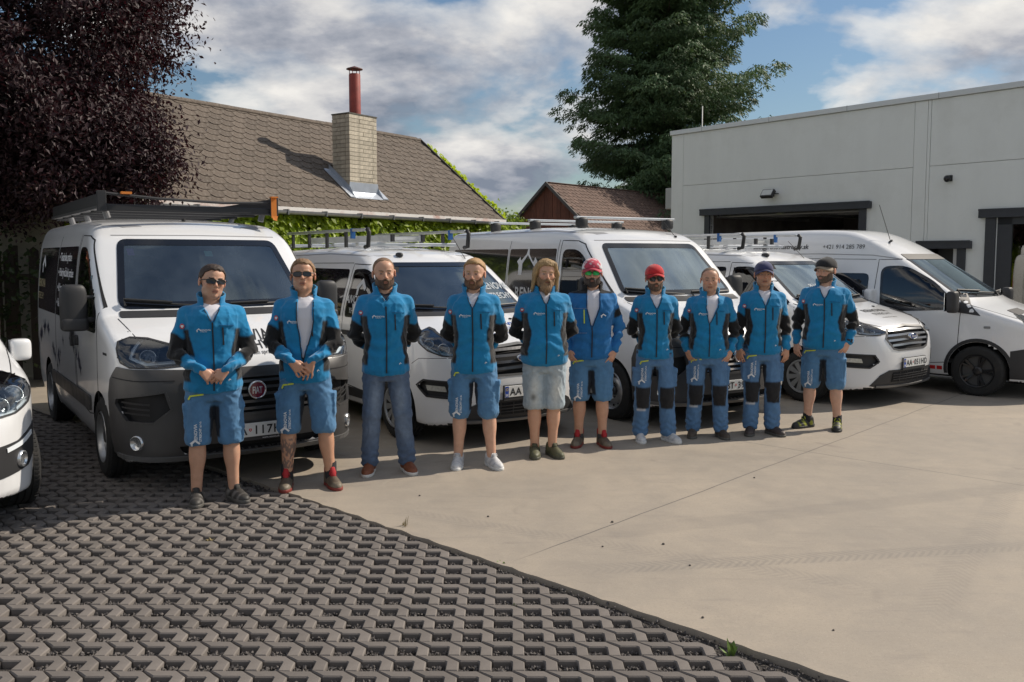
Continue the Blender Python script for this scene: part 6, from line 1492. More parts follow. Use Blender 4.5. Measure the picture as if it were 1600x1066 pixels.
FLEECE = clothmat('fleece', .95, .35, 380, .3); TWILL = clothmat('work_cloth', .85, .2, 600, .1, .14); DENIM = clothmat('denim', .9, .3, 700, .1, .20)
SKIN = mat('skin', (.5, .5, .5), .48, attr='Col', var=.06, vscale=30, bump=.12, bscale=260, bdist=.001); SKIN.node_tree.nodes['Principled BSDF'].inputs['Subsurface Weight'].default_value = .08; SKIN.node_tree.nodes['Principled BSDF'].inputs['Subsurface Scale'].default_value = .01
HAIRM = mat('hair', (.5, .5, .5), .62, attr='Col', var=.35, vscale=60, bump=.7, bscale=150, bdist=.004, stretch=(2.2, 2.2, .6)); LEATH = mat('shoe_leather', (.5, .5, .5), .55, attr='Col', var=.15, vscale=30, bump=.2, bscale=150, bdist=.002)
PRINT_W = mat('cloth_print', (.74, .76, .78), .8); ZIPM = mat('zip_black', (.012, .012, .014), .6); YEL = mat('zip_yellow', (.62, .68, .05), .6); TEE = mat('tshirt', (.70, .69, .74), .9, bump=.2, bscale=90, bdist=.004)
def colmesh(name, V, Q, C, m, parent, fold=None):
    if fold is not None:
        me = bpy.data.meshes.new('t'); n_, k = Q.shape; A = V[Q[:, 0]]; nn = np.cross(V[Q[:, 2]] - A, V[Q[:, 3]] - V[Q[:, 1]]); N_ = np.zeros_like(V)
        for c in range(4): np.add.at(N_, Q[:, c], nn)
        N_ /= np.linalg.norm(N_, axis=1)[:, None] + 1e-12; V = V + N_ * fold[:, None]; bpy.data.meshes.remove(me)
    o = mesh_np(name, V, Q, m, parent, True)
    if C is not None:
        acc = C.copy(); cnt = np.ones(len(C))
        for a_, b_ in ((0, 1), (1, 2), (2, 3), (3, 0)): np.add.at(acc, Q[:, a_], C[Q[:, b_]]); np.add.at(cnt, Q[:, a_], 1)
        if name not in ('body',): C = acc / cnt[:, None]
        at = o.data.color_attributes.new('Col', 'FLOAT_COLOR', 'POINT'); at.data.foreach_set('color', np.concatenate([C, np.ones((len(C), 1))], 1).astype(np.float32).ravel())
    return o
def decal(fld, V, F, x, z, rot, name, m, parent, off=.0035, T=None):
    c, s = math.cos(rot), math.sin(rot); u = x + V[:, 0] * c - V[:, 1] * s; w = z + V[:, 0] * s + V[:, 1] * c
    y = fld.front(u, w) - off; return mesh_np(name, np.stack([u, y, w], 1), F, m, parent)
def band(fld, pts, w, name, m, parent, off=.003, depth=.004):
    P = []
    for a, b in zip(pts[:-1], pts[1:]):
        k = max(1, int(math.hypot(b[0] - a[0], b[1] - a[1]) / .012)); P += [(a[0] + (b[0] - a[0]) * i / k, a[1] + (b[1] - a[1]) * i / k) for i in range(k)]
    P.append(pts[-1]); P = np.array(P); t = np.gradient(P, axis=0); t /= np.linalg.norm(t, axis=1)[:, None]; nn = np.stack([-t[:, 1], t[:, 0]], 1); n = len(P)
    A = np.concatenate([P + nn * w / 2, P - nn * w / 2]); y = fld.front(A[:, 0], A[:, 1]); y = np.convolve(np.pad(y[:n], 2, 'edge'), np.ones(5) / 5, 'valid').tolist() + np.convolve(np.pad(y[n:], 2, 'edge'), np.ones(5) / 5, 'valid').tolist(); y = np.array(y)
    V = np.concatenate([np.stack([A[:, 0], y - off, A[:, 1]], 1), np.stack([A[:, 0], y + depth, A[:, 1]], 1)]); F = []
    for i in range(n - 1): F += [(i, n + i, n + i + 1, i + 1), (i, i + 1, 2 * n + i + 1, 2 * n + i), (n + i, 3 * n + i, 3 * n + i + 1, n + i + 1)]
    return mesh_np(name, V, F, m, parent)
# ---------------------------------------------------------------- head pieces, in head axes (eye level is z = 0, face looks to -y)
def head_sdf(x, y, z, wide=1.0):
    E = lambda c, r: ell_(x, y, z, c, r); Cp = lambda a, b, ra, rb: cap_(x, y, z, np.array(a), np.array(b), ra, rb); ax = np.abs(x)
    Em = lambda c, r: ell_(ax, y, z, c, r)
    d = E((0, .020, .035), (.076 * wide, .098, .082)); d = smin(d, E((0, -.028, -.028), (.063 * wide, .070, .092)), .03); d = smin(d, E((0, -.045, .045), (.058 * wide, .052, .050)), .03)
    d = smin(d, E((0, -.035, -.078), (.046 * wide, .052, .038)), .02); d = smin(d, Em((.044 * wide, -.002, -.066), (.020, .030, .026)), .022); d = smin(d, E((0, -.080, -.100), (.020, .016, .017)), .016)
    d = smin(d, Em((.040 * wide, -.062, -.024), (.021, .022, .020)), .018)
    d = smin(d, cap_(ax, y, z, np.array((.012, -.093, .019)), np.array((.042, -.084, .019)), .0085, .008), .010)
    d = smax(d, -Em((.032, -.106, -.001), (.019, .020, .0125)), .008)
    d = smin(d, Em((.031, -.0815, -.001), (.0135, .0135, .0135)), .0015); d = smin(d, cap_(ax, y, z, np.array((.018, -.090, .0085)), np.array((.044, -.084, .006)), .0045, .004), .003)
    d = smin(d, Cp((0, -.093, .012), (0, -.113, -.030), .0075, .0105), .010); d = smin(d, Em((.0115, -.100, -.036), (.0075, .010, .0065)), .006)
    d = smin(d, E((0, -.093, -.055), (.020, .012, .012)), .012)
    d = smin(d, Cp((-.017, -.0985, -.0625), (.017, -.0985, -.0625), .0050, .0050), .004); d = smin(d, Cp((-.014, -.0975, -.0735), (.014, -.0975, -.0735), .0060, .0060), .004); d = smax(d, -Cp((-.021, -.1045, -.068), (.021, -.1045, -.068), .0022, .0022), .002)
    ear = smax(Em((.081 * wide, .010, -.006), (.0085, .019, .031)), -Em((.091 * wide, .004, -.002), (.006, .010, .017)), .004); d = smin(d, ear, .006)
    return d
def skull(x, y, z, w=1.0): return smin(ell_(x, y, z, (0, .020, .035), (.076 * w, .098, .082)), ell_(x, y, z, (0, -.045, .045), (.058 * w, .052, .050)), .03)
HS = 1.075
def hcoords(P, T): return (P - T[1]) @ T[2]
def build_person(px, py, hgt, label, pose=('back', 'back'), g=1.0, belly=0.0, foot=(.15, .15), ftoe=(12, 12), jacket='fleece', open_z=1.38, open_w=.45, open_x=0.0, tee=TEE, legs='shorts',
                 hair=None, beard=None, capc=None, glasses=None, shoes=None, socks=None, hyaw=0.0, htilt=0.0, hnod=0.0, skin=(.54, .335, .245), yaw=0.0, smile=False, tattoo=False, sway=0.0, hem=.845, wide=1.05, seed=0, watch=False, stub=0.0):
    Yw = FPX * CAM_H / (py - 400); Xw = (px - 800) / FPX * Yw
    root = empty('person', (Xw, Yw, 0), -math.atan2(Xw, Yw) * .85 + R(yaw)); s_ = hgt / 1.80; root.scale = (s_, s_, s_); tag(root, label, 'person', 'workmen standing in a row')
    rs = np.random.default_rng(seed + 50); skin = (skin[0] * 1.06, skin[1] * .98, skin[2] * .90)
    # ---------------- skeleton (x: right in the picture, y: away from the camera)
    sx = sway; LG = {}; AR = {}
    for k, sg in enumerate((-1, 1)):
        fx = foot[k] * sg; LG[sg] = [(sg * .090 + sx, .0, .90), (sg * .5 * (.10 + foot[k]) + sx * .5, -.012, .50), (fx, .022, .085)]
        p = pose[k]; sh = (sg * .171 * (g ** .6) + sx, .012, 1.420)
        if p == 'back': el, wr, hd, hn = (sg * .246 * g, .080, 1.150), (sg * .12, .185, 1.02), (-sg * .75, .2, -.45), (0, 1, 0)
        elif p == 'front': el, wr, hd, hn = (sg * .248 * g, -.045, 1.150), (sg * .085, -.205 - (.02 if sg > 0 else 0) - belly * .6, 1.03), (-sg * .62, -.10, -.60), (0, -.8, .3)
        elif p == 'cross': el, wr, hd, hn = (sg * .248 * g, -.04, 1.150), (sg * .075, -.20 - (.03 if sg < 0 else 0), 1.025), (-sg * .25 if sg > 0 else .75, -.05, -.8 if sg < 0 else -.62), (0, -.9, .2)
        elif p == 'pocket': el, wr, hd, hn = (sg * .250 * g, .055, 1.150), (sg * .212 * g, -.045, .93), (-sg * .45, -.35, -1), (sg * .8, -.6, 0)
        else: el, wr, hd, hn = (sg * .242 * g, .03, 1.150), (sg * .246 * g, -.03, .905), (-sg * .08, -.18, -1), (sg * .6, -.8, 0)
        AR[sg] = [sh, (el[0] + sx, el[1], el[2]), (wr[0] + sx, wr[1], wr[2]), np.array(hd, float), np.array(hn, float), p]
    # head transform
    Rm = Matrix.Rotation(R(hyaw), 3, 'Z') @ Matrix.Rotation(R(htilt), 3, 'Y') @ Matrix.Rotation(R(hnod), 3, 'X'); Rm = np.array(Rm); piv = np.array((sx * 1.15, -.008, 1.560)); T = (Rm * HS, piv + Rm @ np.array((0, 0, .108)), Rm / HS)
    def hl(X, Y, Z):
        X, Y, Z = np.broadcast_arrays(X, Y, Z); P = np.stack([X - T[1][0], Y - T[1][1], Z - T[1][2]], -1) @ T[2]; return P[..., 0], P[..., 1], P[..., 2]
    # ---------------- body: one continuous skin
    B = Fld(axis_([(-.37, -.12, .010), (-.12, .12, .0055), (.12, .37, .010)]), axis_([(-.33, -.13, .0065), (-.13, .13, .0055), (.13, .27, .010)]), axis_([(-.01, .72, .014), (.72, 1.06, .0065), (1.06, 1.52, .014), (1.52, 1.84, .0055)]))
    B.put(lambda X, Y, Z: smax(torso(X - sx, Y, Z, -.012, -.014, g, belly), np.maximum(.85 - Z, Z - 1.50), .03), (-.3, -.25, .72), (.3, .25, 1.54), .02)
    B.cap((sx, .022, 1.42), (sx * 1.1, .006, 1.60), .070 * wide, .055 * wide, .035)
    for sg in (-1, 1):
        h, k, a = LG[sg]; B.cap(h, k, .080 * g, .058, .03); B.cap(k, a, .058, .039, .02)
        cm = tuple(np.array(k) * .68 + np.array(a) * .32 + (0, .014, 0)); B.ell(cm, (.056 * g ** .5, .060 * g ** .5, .115), .03); B.ell((k[0], k[1] - .02, k[2] - .0), (.045, .04, .05), .025)
        B.ell((a[0], a[1] - .01, .045), (.028, .045, .028), .02)
        sh, el, wr, hd, hn, p = AR[sg]; B.chain([sh, el], [.044, .034], .02); B.chain([el, wr], [.032, .024], .015)
        hand(B, np.array(wr), hd, hn, sg, p)
    B.put(lambda X, Y, Z: head_sdf(*hl(X, Y, Z), wide) * HS, (-.14, -.16, 1.54), (.16, .16, 1.84), .022)
    V, Q = B.mesh(); H = hcoords(V, T); hx, hy, hz = H.T; ahx = np.abs(hx); C = np.tile(np.array(skin), (len(V), 1)); isH = (V[:, 2] > 1.5)
    def blend(m, col, a=1.0):
        m = np.clip(m, 0, 1)[:, None] * a; C[:] = C * (1 - m) + np.array(col) * m
    red = (skin[0] * 1.02, skin[1] * .72, skin[2] * .66); fr = (hy < -.03)
    blend(isH * fr * np.exp(-((ahx - .042) ** 2 + (hz + .028) ** 2) / .018 ** 2), red, .55); blend(isH * fr * np.exp(-(hx ** 2 + (hz + .03) ** 2) / .013 ** 2), red, .6); blend(isH * (ahx > .077 * wide) * (hy > -.02), red, .6)
    blend(isH * fr * (np.abs(hz + .068) < .0115) * (ahx < .024) * np.clip((.024 - ahx) / .006, 0, 1), (skin[0] * .80, skin[1] * .55, skin[2] * .55), .85); blend(isH * fr * (np.abs(hz + .068) < .0022) * (ahx < .022), (.06, .02, .02), .9)  # lip colour, then a dark line painting the shade between the lips
    bc = hair[0] if hair else (.10, .065, .04); blend(isH * (hy < -.07) * (np.abs(hz - .0205 - (ahx - .03) * .08) < .0052) * (ahx > .013) * (ahx < .047), bc, .95)
    ey = isH * (np.hypot(ahx - .031, hz + .001) < .0125) * (hy < -.083); blend(ey * (np.abs(hz + .001) < .0042), (.42, .38, .35), .6); blend(isH * (np.hypot(ahx - .031, hz + .001) < .0052) * (hy < -.085), (.05, .045, .04), .9); blend(isH * (hy < -.075) * (np.abs(hz + .001) > .0036) * (np.abs(hz + .001) < .0066) * (np.abs(ahx - .031) < .014), (skin[0] * .38, skin[1] * .30, skin[2] * .28), .75)  # eye whites and irises; the dark bands paint socket shade into the skin
    if stub: blend(isH * (hz < -.035) * (hy < .03) * np.clip((-hz - .035) / .02, 0, 1), bc, stub)
    blend((V[:, 2] < .44) * (vnoise(V, 60, 3) * .5 + .3), (skin[0] * .82, skin[1] * .70, skin[2] * .62), .3); blend((V[:, 2] < 1.1) * (V[:, 2] > .7) * 1.0, red, .2)
    if tattoo:
        m = (V[:, 0] < 0) * (V[:, 2] < .40) * (V[:, 2] > .16) * (vnoise(V, 95, 8, 7) > -.05); blend(m, (.06, .07, .08), .72)
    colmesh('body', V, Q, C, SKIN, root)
    # ---------------- trousers or shorts
    W = Fld(axis_([(-.30, .30, .0085)]), axis_([(-.19, .19, .009)]), axis_([(.03 if legs != 'shorts' and legs != 'denim_shorts' else .34, 1.0, .0095)])); long_ = legs in ('trousers', 'jeans')
    W.put(lambda X, Y, Z: smax(torso(X - sx, Y, Z, .008, .012, g, belly * .5), np.maximum(.775 - Z, Z - .97), .03), (-.3, -.2, .70), (.3, .2, 1.0), .02)
    for sg in (-1, 1):
        h, k, a = [np.array(v) for v in LG[sg]]; r0, r1 = (.104 * g, .082 * g ** .5) if long_ else (.104 * g, .097 * g ** .4)
        if legs == 'jeans': r1 = .074
        W.cap(h, k, r0, r1, .015)
        if long_:
            aa = a.copy(); aa[2] = .10; W.cap(k, aa, r1, .072 if legs == 'jeans' else .080, .02)
            if legs == 'trousers': W.ell((k[0], k[1] - .055, .47), (.062, .040, .115), .02)
        if legs in ('shorts', 'trousers'):
            c = h * .38 + k * .62; W.put(lambda X, Y, Z: np.maximum(np.maximum(np.abs(X - c[0] - sg * .085) - .018, np.abs(Y - .01) - .06), np.abs(Z - c[2] - .01) - .085) - .006, (c[0] - .2, -.1, c[2] - .14), (c[0] + .2, .12, c[2] + .16), .012)
            W.put(lambda X, Y, Z: np.maximum(np.maximum(np.abs(X - c[0] - sg * .090) - .020, np.abs(Y - .01) - .062), np.abs(Z - c[2] - .085) - .018) - .004, (c[0] - .2, -.1, c[2] - .02), (c[0] + .2, .12, c[2] + .16), .004)
    hz_ = .052 if long_ else .43 + rs.uniform(-.012, .02); gz = W.g[2]; W.F = np.maximum(W.F, (hz_ - gz)[None, None, :] + (.0 if long_ else 0)).astype(np.float32)
    V, Q = W.mesh(); x, y, z = V.T
    base = {'shorts': (.085, .200, .355), 'trousers': (.095, .195, .350), 'jeans': (.085, .125, .20), 'denim_shorts': (.33, .40, .45)}[legs]; C = np.tile(np.array(base), (len(V), 1))
    if legs in ('jeans', 'denim_shorts'):
        k_ = np.clip(-y * 9, 0, 1) * np.exp(-((z - .62) / .16) ** 2) * np.exp(-((np.abs(x) - .10) / .05) ** 2); f2 = np.array((.24, .30, .38)) if legs == 'jeans' else np.array((.60, .60, .55)); C = C * (1 - k_[:, None] * .8) + f2 * k_[:, None] * .8
        if legs == 'jeans': k2 = np.clip(-y * 9, 0, 1) * np.exp(-((z - .36) / .10) ** 2) * .5; C = C * (1 - k2[:, None]) + f2 * k2[:, None]
        if legs == 'denim_shorts': m = np.exp(-(((x + .11) / .022) ** 2 + ((z - .56) / .03) ** 2)) * (y < 0); C = C * (1 - m[:, None] * .8) + np.array((.05, .05, .05)) * m[:, None] * .8
    if legs in ('shorts', 'trousers'):
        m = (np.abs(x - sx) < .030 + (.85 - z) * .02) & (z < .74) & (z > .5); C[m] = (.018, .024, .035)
        m = (z > .905) ; C[m] = (.020, .045, .085)
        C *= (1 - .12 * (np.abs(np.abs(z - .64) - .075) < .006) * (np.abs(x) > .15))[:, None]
    if legs == 'trousers':
        for sg in (-1, 1):
            kx = LG[sg][1][0]; m = (np.abs(x - kx) < .062 + .012 * np.sin((z - .36) * 9)) & (z > .345) & (z < .565) & (y < .005); C[m] = (.022, .022, .024)
            m = (np.abs(x - kx + .02) < .045) & (np.abs(z - .332) < .009) & (y < -.01); C[m] = (.55, .57, .60) if sg < 0 else C[m]
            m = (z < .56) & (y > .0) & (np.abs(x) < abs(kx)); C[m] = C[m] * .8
    amp = .0085 if not long_ else .0085; fold = vnoise(V * (1, 1, .55), 26, seed, 6) * amp * .7 + ridge(V * (1.2, 1, .7), 24, seed + 3) * .0085 + ridge(V * (1, 1, 1.4), 44, seed + 5) * .0035
    if long_: fold += np.sin(z * 95 + 2.2 * np.sin(x * 40 + seed)) * .0045 * np.exp(-((z - .14) / .09) ** 2) + np.sin(z * 70 + 3 * np.sin(x * 30)) * .003 * np.exp(-((z - .5) / .08) ** 2) * (y > -.02)
    fold += np.sin((z + np.abs(x) * .9) * 85) * .0028 * np.exp(-((z - .80) / .05) ** 2)
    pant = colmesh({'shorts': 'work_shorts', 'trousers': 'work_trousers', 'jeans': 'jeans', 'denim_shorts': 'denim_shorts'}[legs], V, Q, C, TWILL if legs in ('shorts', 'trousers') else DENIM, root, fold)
    if legs in ('shorts', 'trousers'):
        lx = LG[-1][1][0] * .9 + LG[-1][0][0] * .1; band(W, [(-.168 * g + sx, .800), (-.155 * g + sx, .828), (-.075 + sx, .840)], .011, 'pocket_zip', YEL, pant, off=.007)
        z0 = .475 if legs == 'shorts' else .62
        V_, F_ = text_mesh('RENOVIA', .032, True); decal(W, V_, F_, lx - .008, z0 + .01, math.pi / 2, 'leg_lettering', PRINT_W, pant, .008); V_, F_ = text_mesh('STRECHY s.r.o.', .024, True); decal(W, V_, F_, lx + .022, z0 + .012, math.pi / 2, 'leg_lettering', PRINT_W, pant, .008)
        Vl = np.array([(a * .062, b * .062, 0) for a, b in HOUSE_LOGO]); decal(W, Vl, [tuple(range(len(Vl)))], lx - .055, z0 - .025, 0, 'leg_logo', PRINT_W, pant, .009)
    # ---------------- jacket
    J = Fld(axis_([(-.38, .38, .0085)]), axis_([(-.30, .27, .009)]), axis_([(.80, 1.60, .009)]))
    work = jacket == 'work'; oa = .024 if not work else .030
    J.put(lambda X, Y, Z: smax(torso(X - sx, Y, Z, oa + .012 * np.clip((1.10 - Z) / .2, 0, 1), .026, g, belly), np.maximum(hem - Z - .02 * np.cos(X * 8), Z - 1.49), .012), (-.34, -.27, .80), (.34, .26, 1.53), .02)
    for sg in (-1, 1):
        sh, el, wr, hd, hn, p = AR[sg]; wz = np.array(wr) - (np.array(wr) - np.array(el)) * .05
        J.cap((sg * .070 + sx, .014, 1.470), (sh[0] * .97, sh[1], sh[2] + .010), .042, .056, .03); J.chain([sh, el], [.060 * g ** .4, .053 * g ** .3], .03); J.chain([el, wz], [.052 * g ** .3, .040], .012)
    # collar: a stand-up band, open in front
    J.put(lambda X, Y, Z: np.maximum(np.maximum(ell2(X - sx, Y - .012 - (Z - 1.47) * .0, .090 + (Z - 1.47) * .16, .086 + (Z - 1.47) * .12), 1.44 - Z), Z - (1.573 + (Y - .0) * .30)), (-.15, -.15, 1.42), (.15, .17, 1.63), .012)
    J.put(lambda X, Y, Z: np.maximum(ell2(X - sx, Y - .010, .072 + (Z - 1.47) * .18, .068 + (Z - 1.47) * .16), 1.475 - Z), (-.12, -.12, 1.45), (.12, .14, 1.64), .003, sub=True)
    oz, ow, ox = open_z, open_w, open_x
    def wedge(X, Y, Z):
        w = np.clip((Z - oz) * ow, 0, .056) ; cx = sx + ox * np.clip((Z - oz) / .2, 0, 1) * 1.0; return np.maximum(np.maximum(np.abs(X - cx) - w, oz - Z), Y + .005)
    J.put(wedge, (-.2, -.3, oz - .02), (.2, .02, 1.62), .004, sub=True)
    V, Q = J.mesh(); x, y, z = V.T
    blue = np.array((.013, .208, .43)) if not work else np.array((.022, .150, .38)); blk = np.array((.012, .012, .013)); C = np.tile(blue, (len(V), 1))
    dT = torso(x - sx, y, z, oa, .026, g, belly); side_ = np.zeros(len(V), bool)
    for sg in (-1, 1):
        sh, el, wr, hd, hn, p = [np.array(v) if i < 3 else v for i, v in enumerate(AR[sg])]
        d1 = cap_(x, y, z, sh, el, .062, .054); d2 = cap_(x, y, z, el, wr, .053, .041); arm = (np.minimum(d1, d2) < dT - .004) & (np.sign(x - sx) == sg) & (z < 1.40)
        t1 = np.clip(((V - sh) @ (el - sh)) / ((el - sh) @ (el - sh)), 0, 1); t2 = np.clip(((V - el) @ (wr - el)) / ((wr - el) @ (wr - el)), 0, 1)
        if not work:
            lim = .60 + .06 * np.sin(x * 30); m = arm & (((d1 <= d2) & (t1 > lim)) | ((d2 < d1) & (t2 < (.42 if p in ('front', 'cross') else .48)))); C[m] = blk
            pn = (~arm) & (np.sign(x - sx) == sg) & (np.abs(x - sx) > (.150 - .030 * np.exp(-((z - 1.14) / .09) ** 2)) * g) & (z < 1.325) & (z > hem + .075); C[pn] = blk
        elif sg > 0: m = arm & (t1 > .35) & (d1 <= d2) & (t1 < .62) & (x > .18); C[m] = blk
        side_ |= arm
    if work: C[(z > 1.475)] = blk
    m = (z < hem + .028) & ~side_; C[m] *= .88
    arm_f = side_.astype(float); fold = vnoise(V * (1, 1, .6), 22, seed + 7, 6) * .006 + ridge(V * (1.1, 1, .75), 20, seed + 9) * (.0075 + .0045 * arm_f) + ridge(V * (1, 1, 1.3), 38, seed + 13) * .0032
    fold += np.sin(z * 62 + 2.6 * np.sin(x * 17 + seed) + 1.5 * np.sin(y * 30)) * (.0055 * np.exp(-((z - 1.04) / .12) ** 2) + .0065 * arm_f * np.exp(-((z - 1.10) / .10) ** 2))
    fold += np.sin((z + np.abs(x - sx) * 1.2) * 58 + seed) * .003 * np.exp(-((np.abs(x - sx) - .14) / .05) ** 2) * np.exp(-((z - 1.36) / .06) ** 2); fold *= 1 - .8 * np.clip((z - 1.46) / .03, 0, 1)
    jk = colmesh('fleece_jacket' if not work else 'work_jacket', V, Q, C, FLEECE if not work else TWILL, root, fold)
    zx = sx; band(J, [(zx, hem + .008), (zx + .004, 1.1), (zx, min(oz, 1.40))], .010, 'zip', ZIPM, jk, off=.008)
    for sg in (-1, 1):
        e = [(sx + ox * min(1, (q - oz) / .2) + sg * (min(.056, (q - oz) * ow) + .006), q) for q in np.linspace(oz + .004, 1.47, 10)]; band(J, e, .006, 'zip_edge', ZIPM, jk, off=.006)
    cxp = sx + .072
    if not work:
        band(J, [(cxp, 1.335), (cxp + .004, 1.205)], .010, 'chest_pocket_zip', ZIPM, jk, off=.008); band(J, [(sx + .05, 1.352), (sx + .15, 1.345)], .003, 'seam', mat('seam_blue', (.01, .10, .24), .9), jk, off=.006)
        Vl = np.array([(a * .028, b * .030, 0) for a, b in HOUSE_LOGO]); decal(J, Vl, [tuple(range(len(Vl)))], sx - .110, 1.305, 0, 'chest_logo', PRINT_W, jk, .009); V_, F_ = text_mesh('RENOVIA', .017, True); decal(J, V_, F_, sx - .084, 1.313, 0, 'chest_lettering', PRINT_W, jk, .009)
        V_, F_ = text_mesh('STRECHY', .011); decal(J, V_, F_, sx - .084, 1.303, 0, 'chest_lettering', PRINT_W, jk, .009)
        Vl = np.array([(a * .016, b * .020, 0) for a, b in HOUSE_LOGO]); decal(J, Vl, [tuple(range(len(Vl)))], sx + .105, hem + .075, 0, 'hem_logo', PRINT_W, jk, .009)
    else:
        band(J, [(sx - .075, 1.325), (sx - .072, 1.195)], .011, 'chest_zip', YEL, jk, off=.008)
        for yy in (1.335, 1.10): band(J, [(sx - .17, yy), (sx - .045, yy + .004)], .003, 'seam', mat('seam_pale', (.25, .33, .45), .9), jk, off=.007)
        Vl = np.array([(a * .045, b * .042, 0) for a, b in HOUSE_LOGO]); decal(J, Vl, [tuple(range(len(Vl)))], sx + .085, 1.25, 0, 'chest_logo', PRINT_W, jk, .009)
        band(J, [(sx + .07, 1.30), (sx + .155, 1.29)], .004, 'pocket_flap', mat('seam_blue', (.01, .10, .24), .9), jk, off=.009)
    sh = AR[-1][0]; xx = sh[0] - .030; cc = [(xx + .017 * math.cos(t), 1.345 + .020 * math.sin(t)) for t in np.linspace(0, 2 * math.pi, 13)[:-1]]
    decal(J, np.array([(a - xx, b - 1.345, 0) for a, b in cc]), [tuple(range(12))], xx, 1.345, 0, 'sleeve_patch', mat('patch_red', (.50, .06, .07), .7), jk, .008); decal(J, np.array([(-.010, .009, 0), (-.010, -.002, 0), (0, -.013, 0), (.010, -.002, 0), (.010, .009, 0)]), [(0, 1, 2, 3, 4)], xx, 1.345, 0, 'patch_shield', PRINT_W, jk, .011)
    # ---------------- undershirt seen in the opening
    if tee is not None:
        U = Fld(axis_([(-.13, .13, .008)]), axis_([(-.22, .05, .008)]), axis_([(max(.9, oz - .06), 1.54, .008)]))
        U.put(lambda X, Y, Z: np.maximum(np.maximum(torso(X - sx, Y, Z, .004, .008, g, belly), Y - .03), np.maximum(Z - (1.497 + .30 * np.abs(X - sx)), (max(.9, oz - .06) + .01) - Z)), (-.3, -.3, .8), (.3, .3, 1.6), .004)
        V, Q = U.mesh(); colmesh('undershirt', V, Q, None, tee, root, vnoise(V * (1, 1, .3), 45, seed, 5) * .003)
    # ---------------- hair, beard, cap, glasses
    if hair: hairpiece(root, T, hair, wide, seed)
    if beard: beardpiece(root, T, beard, wide, seed)
    if capc: cappiece(root, T, capc, wide)
    if glasses: glasspiece(root, T, glasses, wide)
    if watch:
        w_ = AR[1][2]; M = Matrix.Translation(Vector(w_) + Vector((.0, 0, .012))) @ (Vector(np.array(AR[1][2]) - np.array(AR[1][1]))).to_track_quat('Z', 'Y').to_matrix().to_4x4(); MB().lathe([(.030, -.012), (.036, -.010), (.036, .010), (.030, .012)], 18, M).box(.028, .044, -.018, .018, -.018, .018, M).build('wristwatch', ZIPM, root)
    # ---------------- socks and shoes
    for k, sg in enumerate((-1, 1)):
        a = LG[sg][2]; st = shoes
        if socks: MB().lathe([(.046, .0), (.046, socks[1]), (.040, socks[1] + .003), (.0, socks[1] + .003)], 18, Matrix.Translation((a[0], a[1], .06))).build('sock', mat('sock_%s' % socks[2], socks[0], .9), root, smooth=True)
        shoe(root, a, sg, ftoe[k], st, seed)
    return root
def ell2(X, Y, a, b):
    q = np.sqrt((X / a) ** 2 + (Y / b) ** 2); return (q - 1) * np.minimum(a, b)
def hand(B, w, d, n, sg, p):
    d = d / np.linalg.norm(d); n = n - d * (n @ d); n /= np.linalg.norm(n); l = np.cross(d, n)        # n: back of the hand, l: across
    tl = l if (l @ np.array((-sg, -.4 if p in ('pocket', 'down') else 0, .6 if p in ('front', 'cross') else 0))) > 0 else -l
    curl = {'front': 55, 'back': 35, 'cross': 14, 'pocket': 20, 'down': 26}[p]
    kn = []
    for q, o in enumerate((.0285, .0095, -.0095, -.0275)):
        ln = (.082, .086, .082, .074)[q]; a = w + tl * o * .55 + d * .008; b = w + tl * o + d * ln; B.cap(a, b, .0155, .0125, .010); kn.append(b)
    for q, b in enumerate(kn):
        L_ = (.070, .078, .072, .056)[q]; c = R(curl + q * 3); d1 = d * math.cos(c * .6) - n * math.sin(c * .6); d2 = d * math.cos(c * 1.4) - n * math.sin(c * 1.4)
        sp = tl * (.006 * (1.5 - q)) * (1.6 if p == 'cross' else 1); m = b + d1 * L_ * .52 + sp; e = m + d2 * L_ * .48; B.cap(b, m, .0095, .0085, .0025); B.cap(m, e, .0085, .0068, .0025)
    a = w + tl * .016 + d * .022; m = a + (tl * .80 + d * .62 - n * .2) / 1.05 * .036; e = m + (d * .93 + tl * .25 - n * .25) * .034; B.cap(a, m, .014, .0105, .008); B.cap(m, e, .0105, .0082, .003)
def hgrid(lo, hi, h): return [axis_([(lo[q], hi[q], h)]) for q in range(3)]
def hplace(V, T): return V @ T[0].T + T[1]
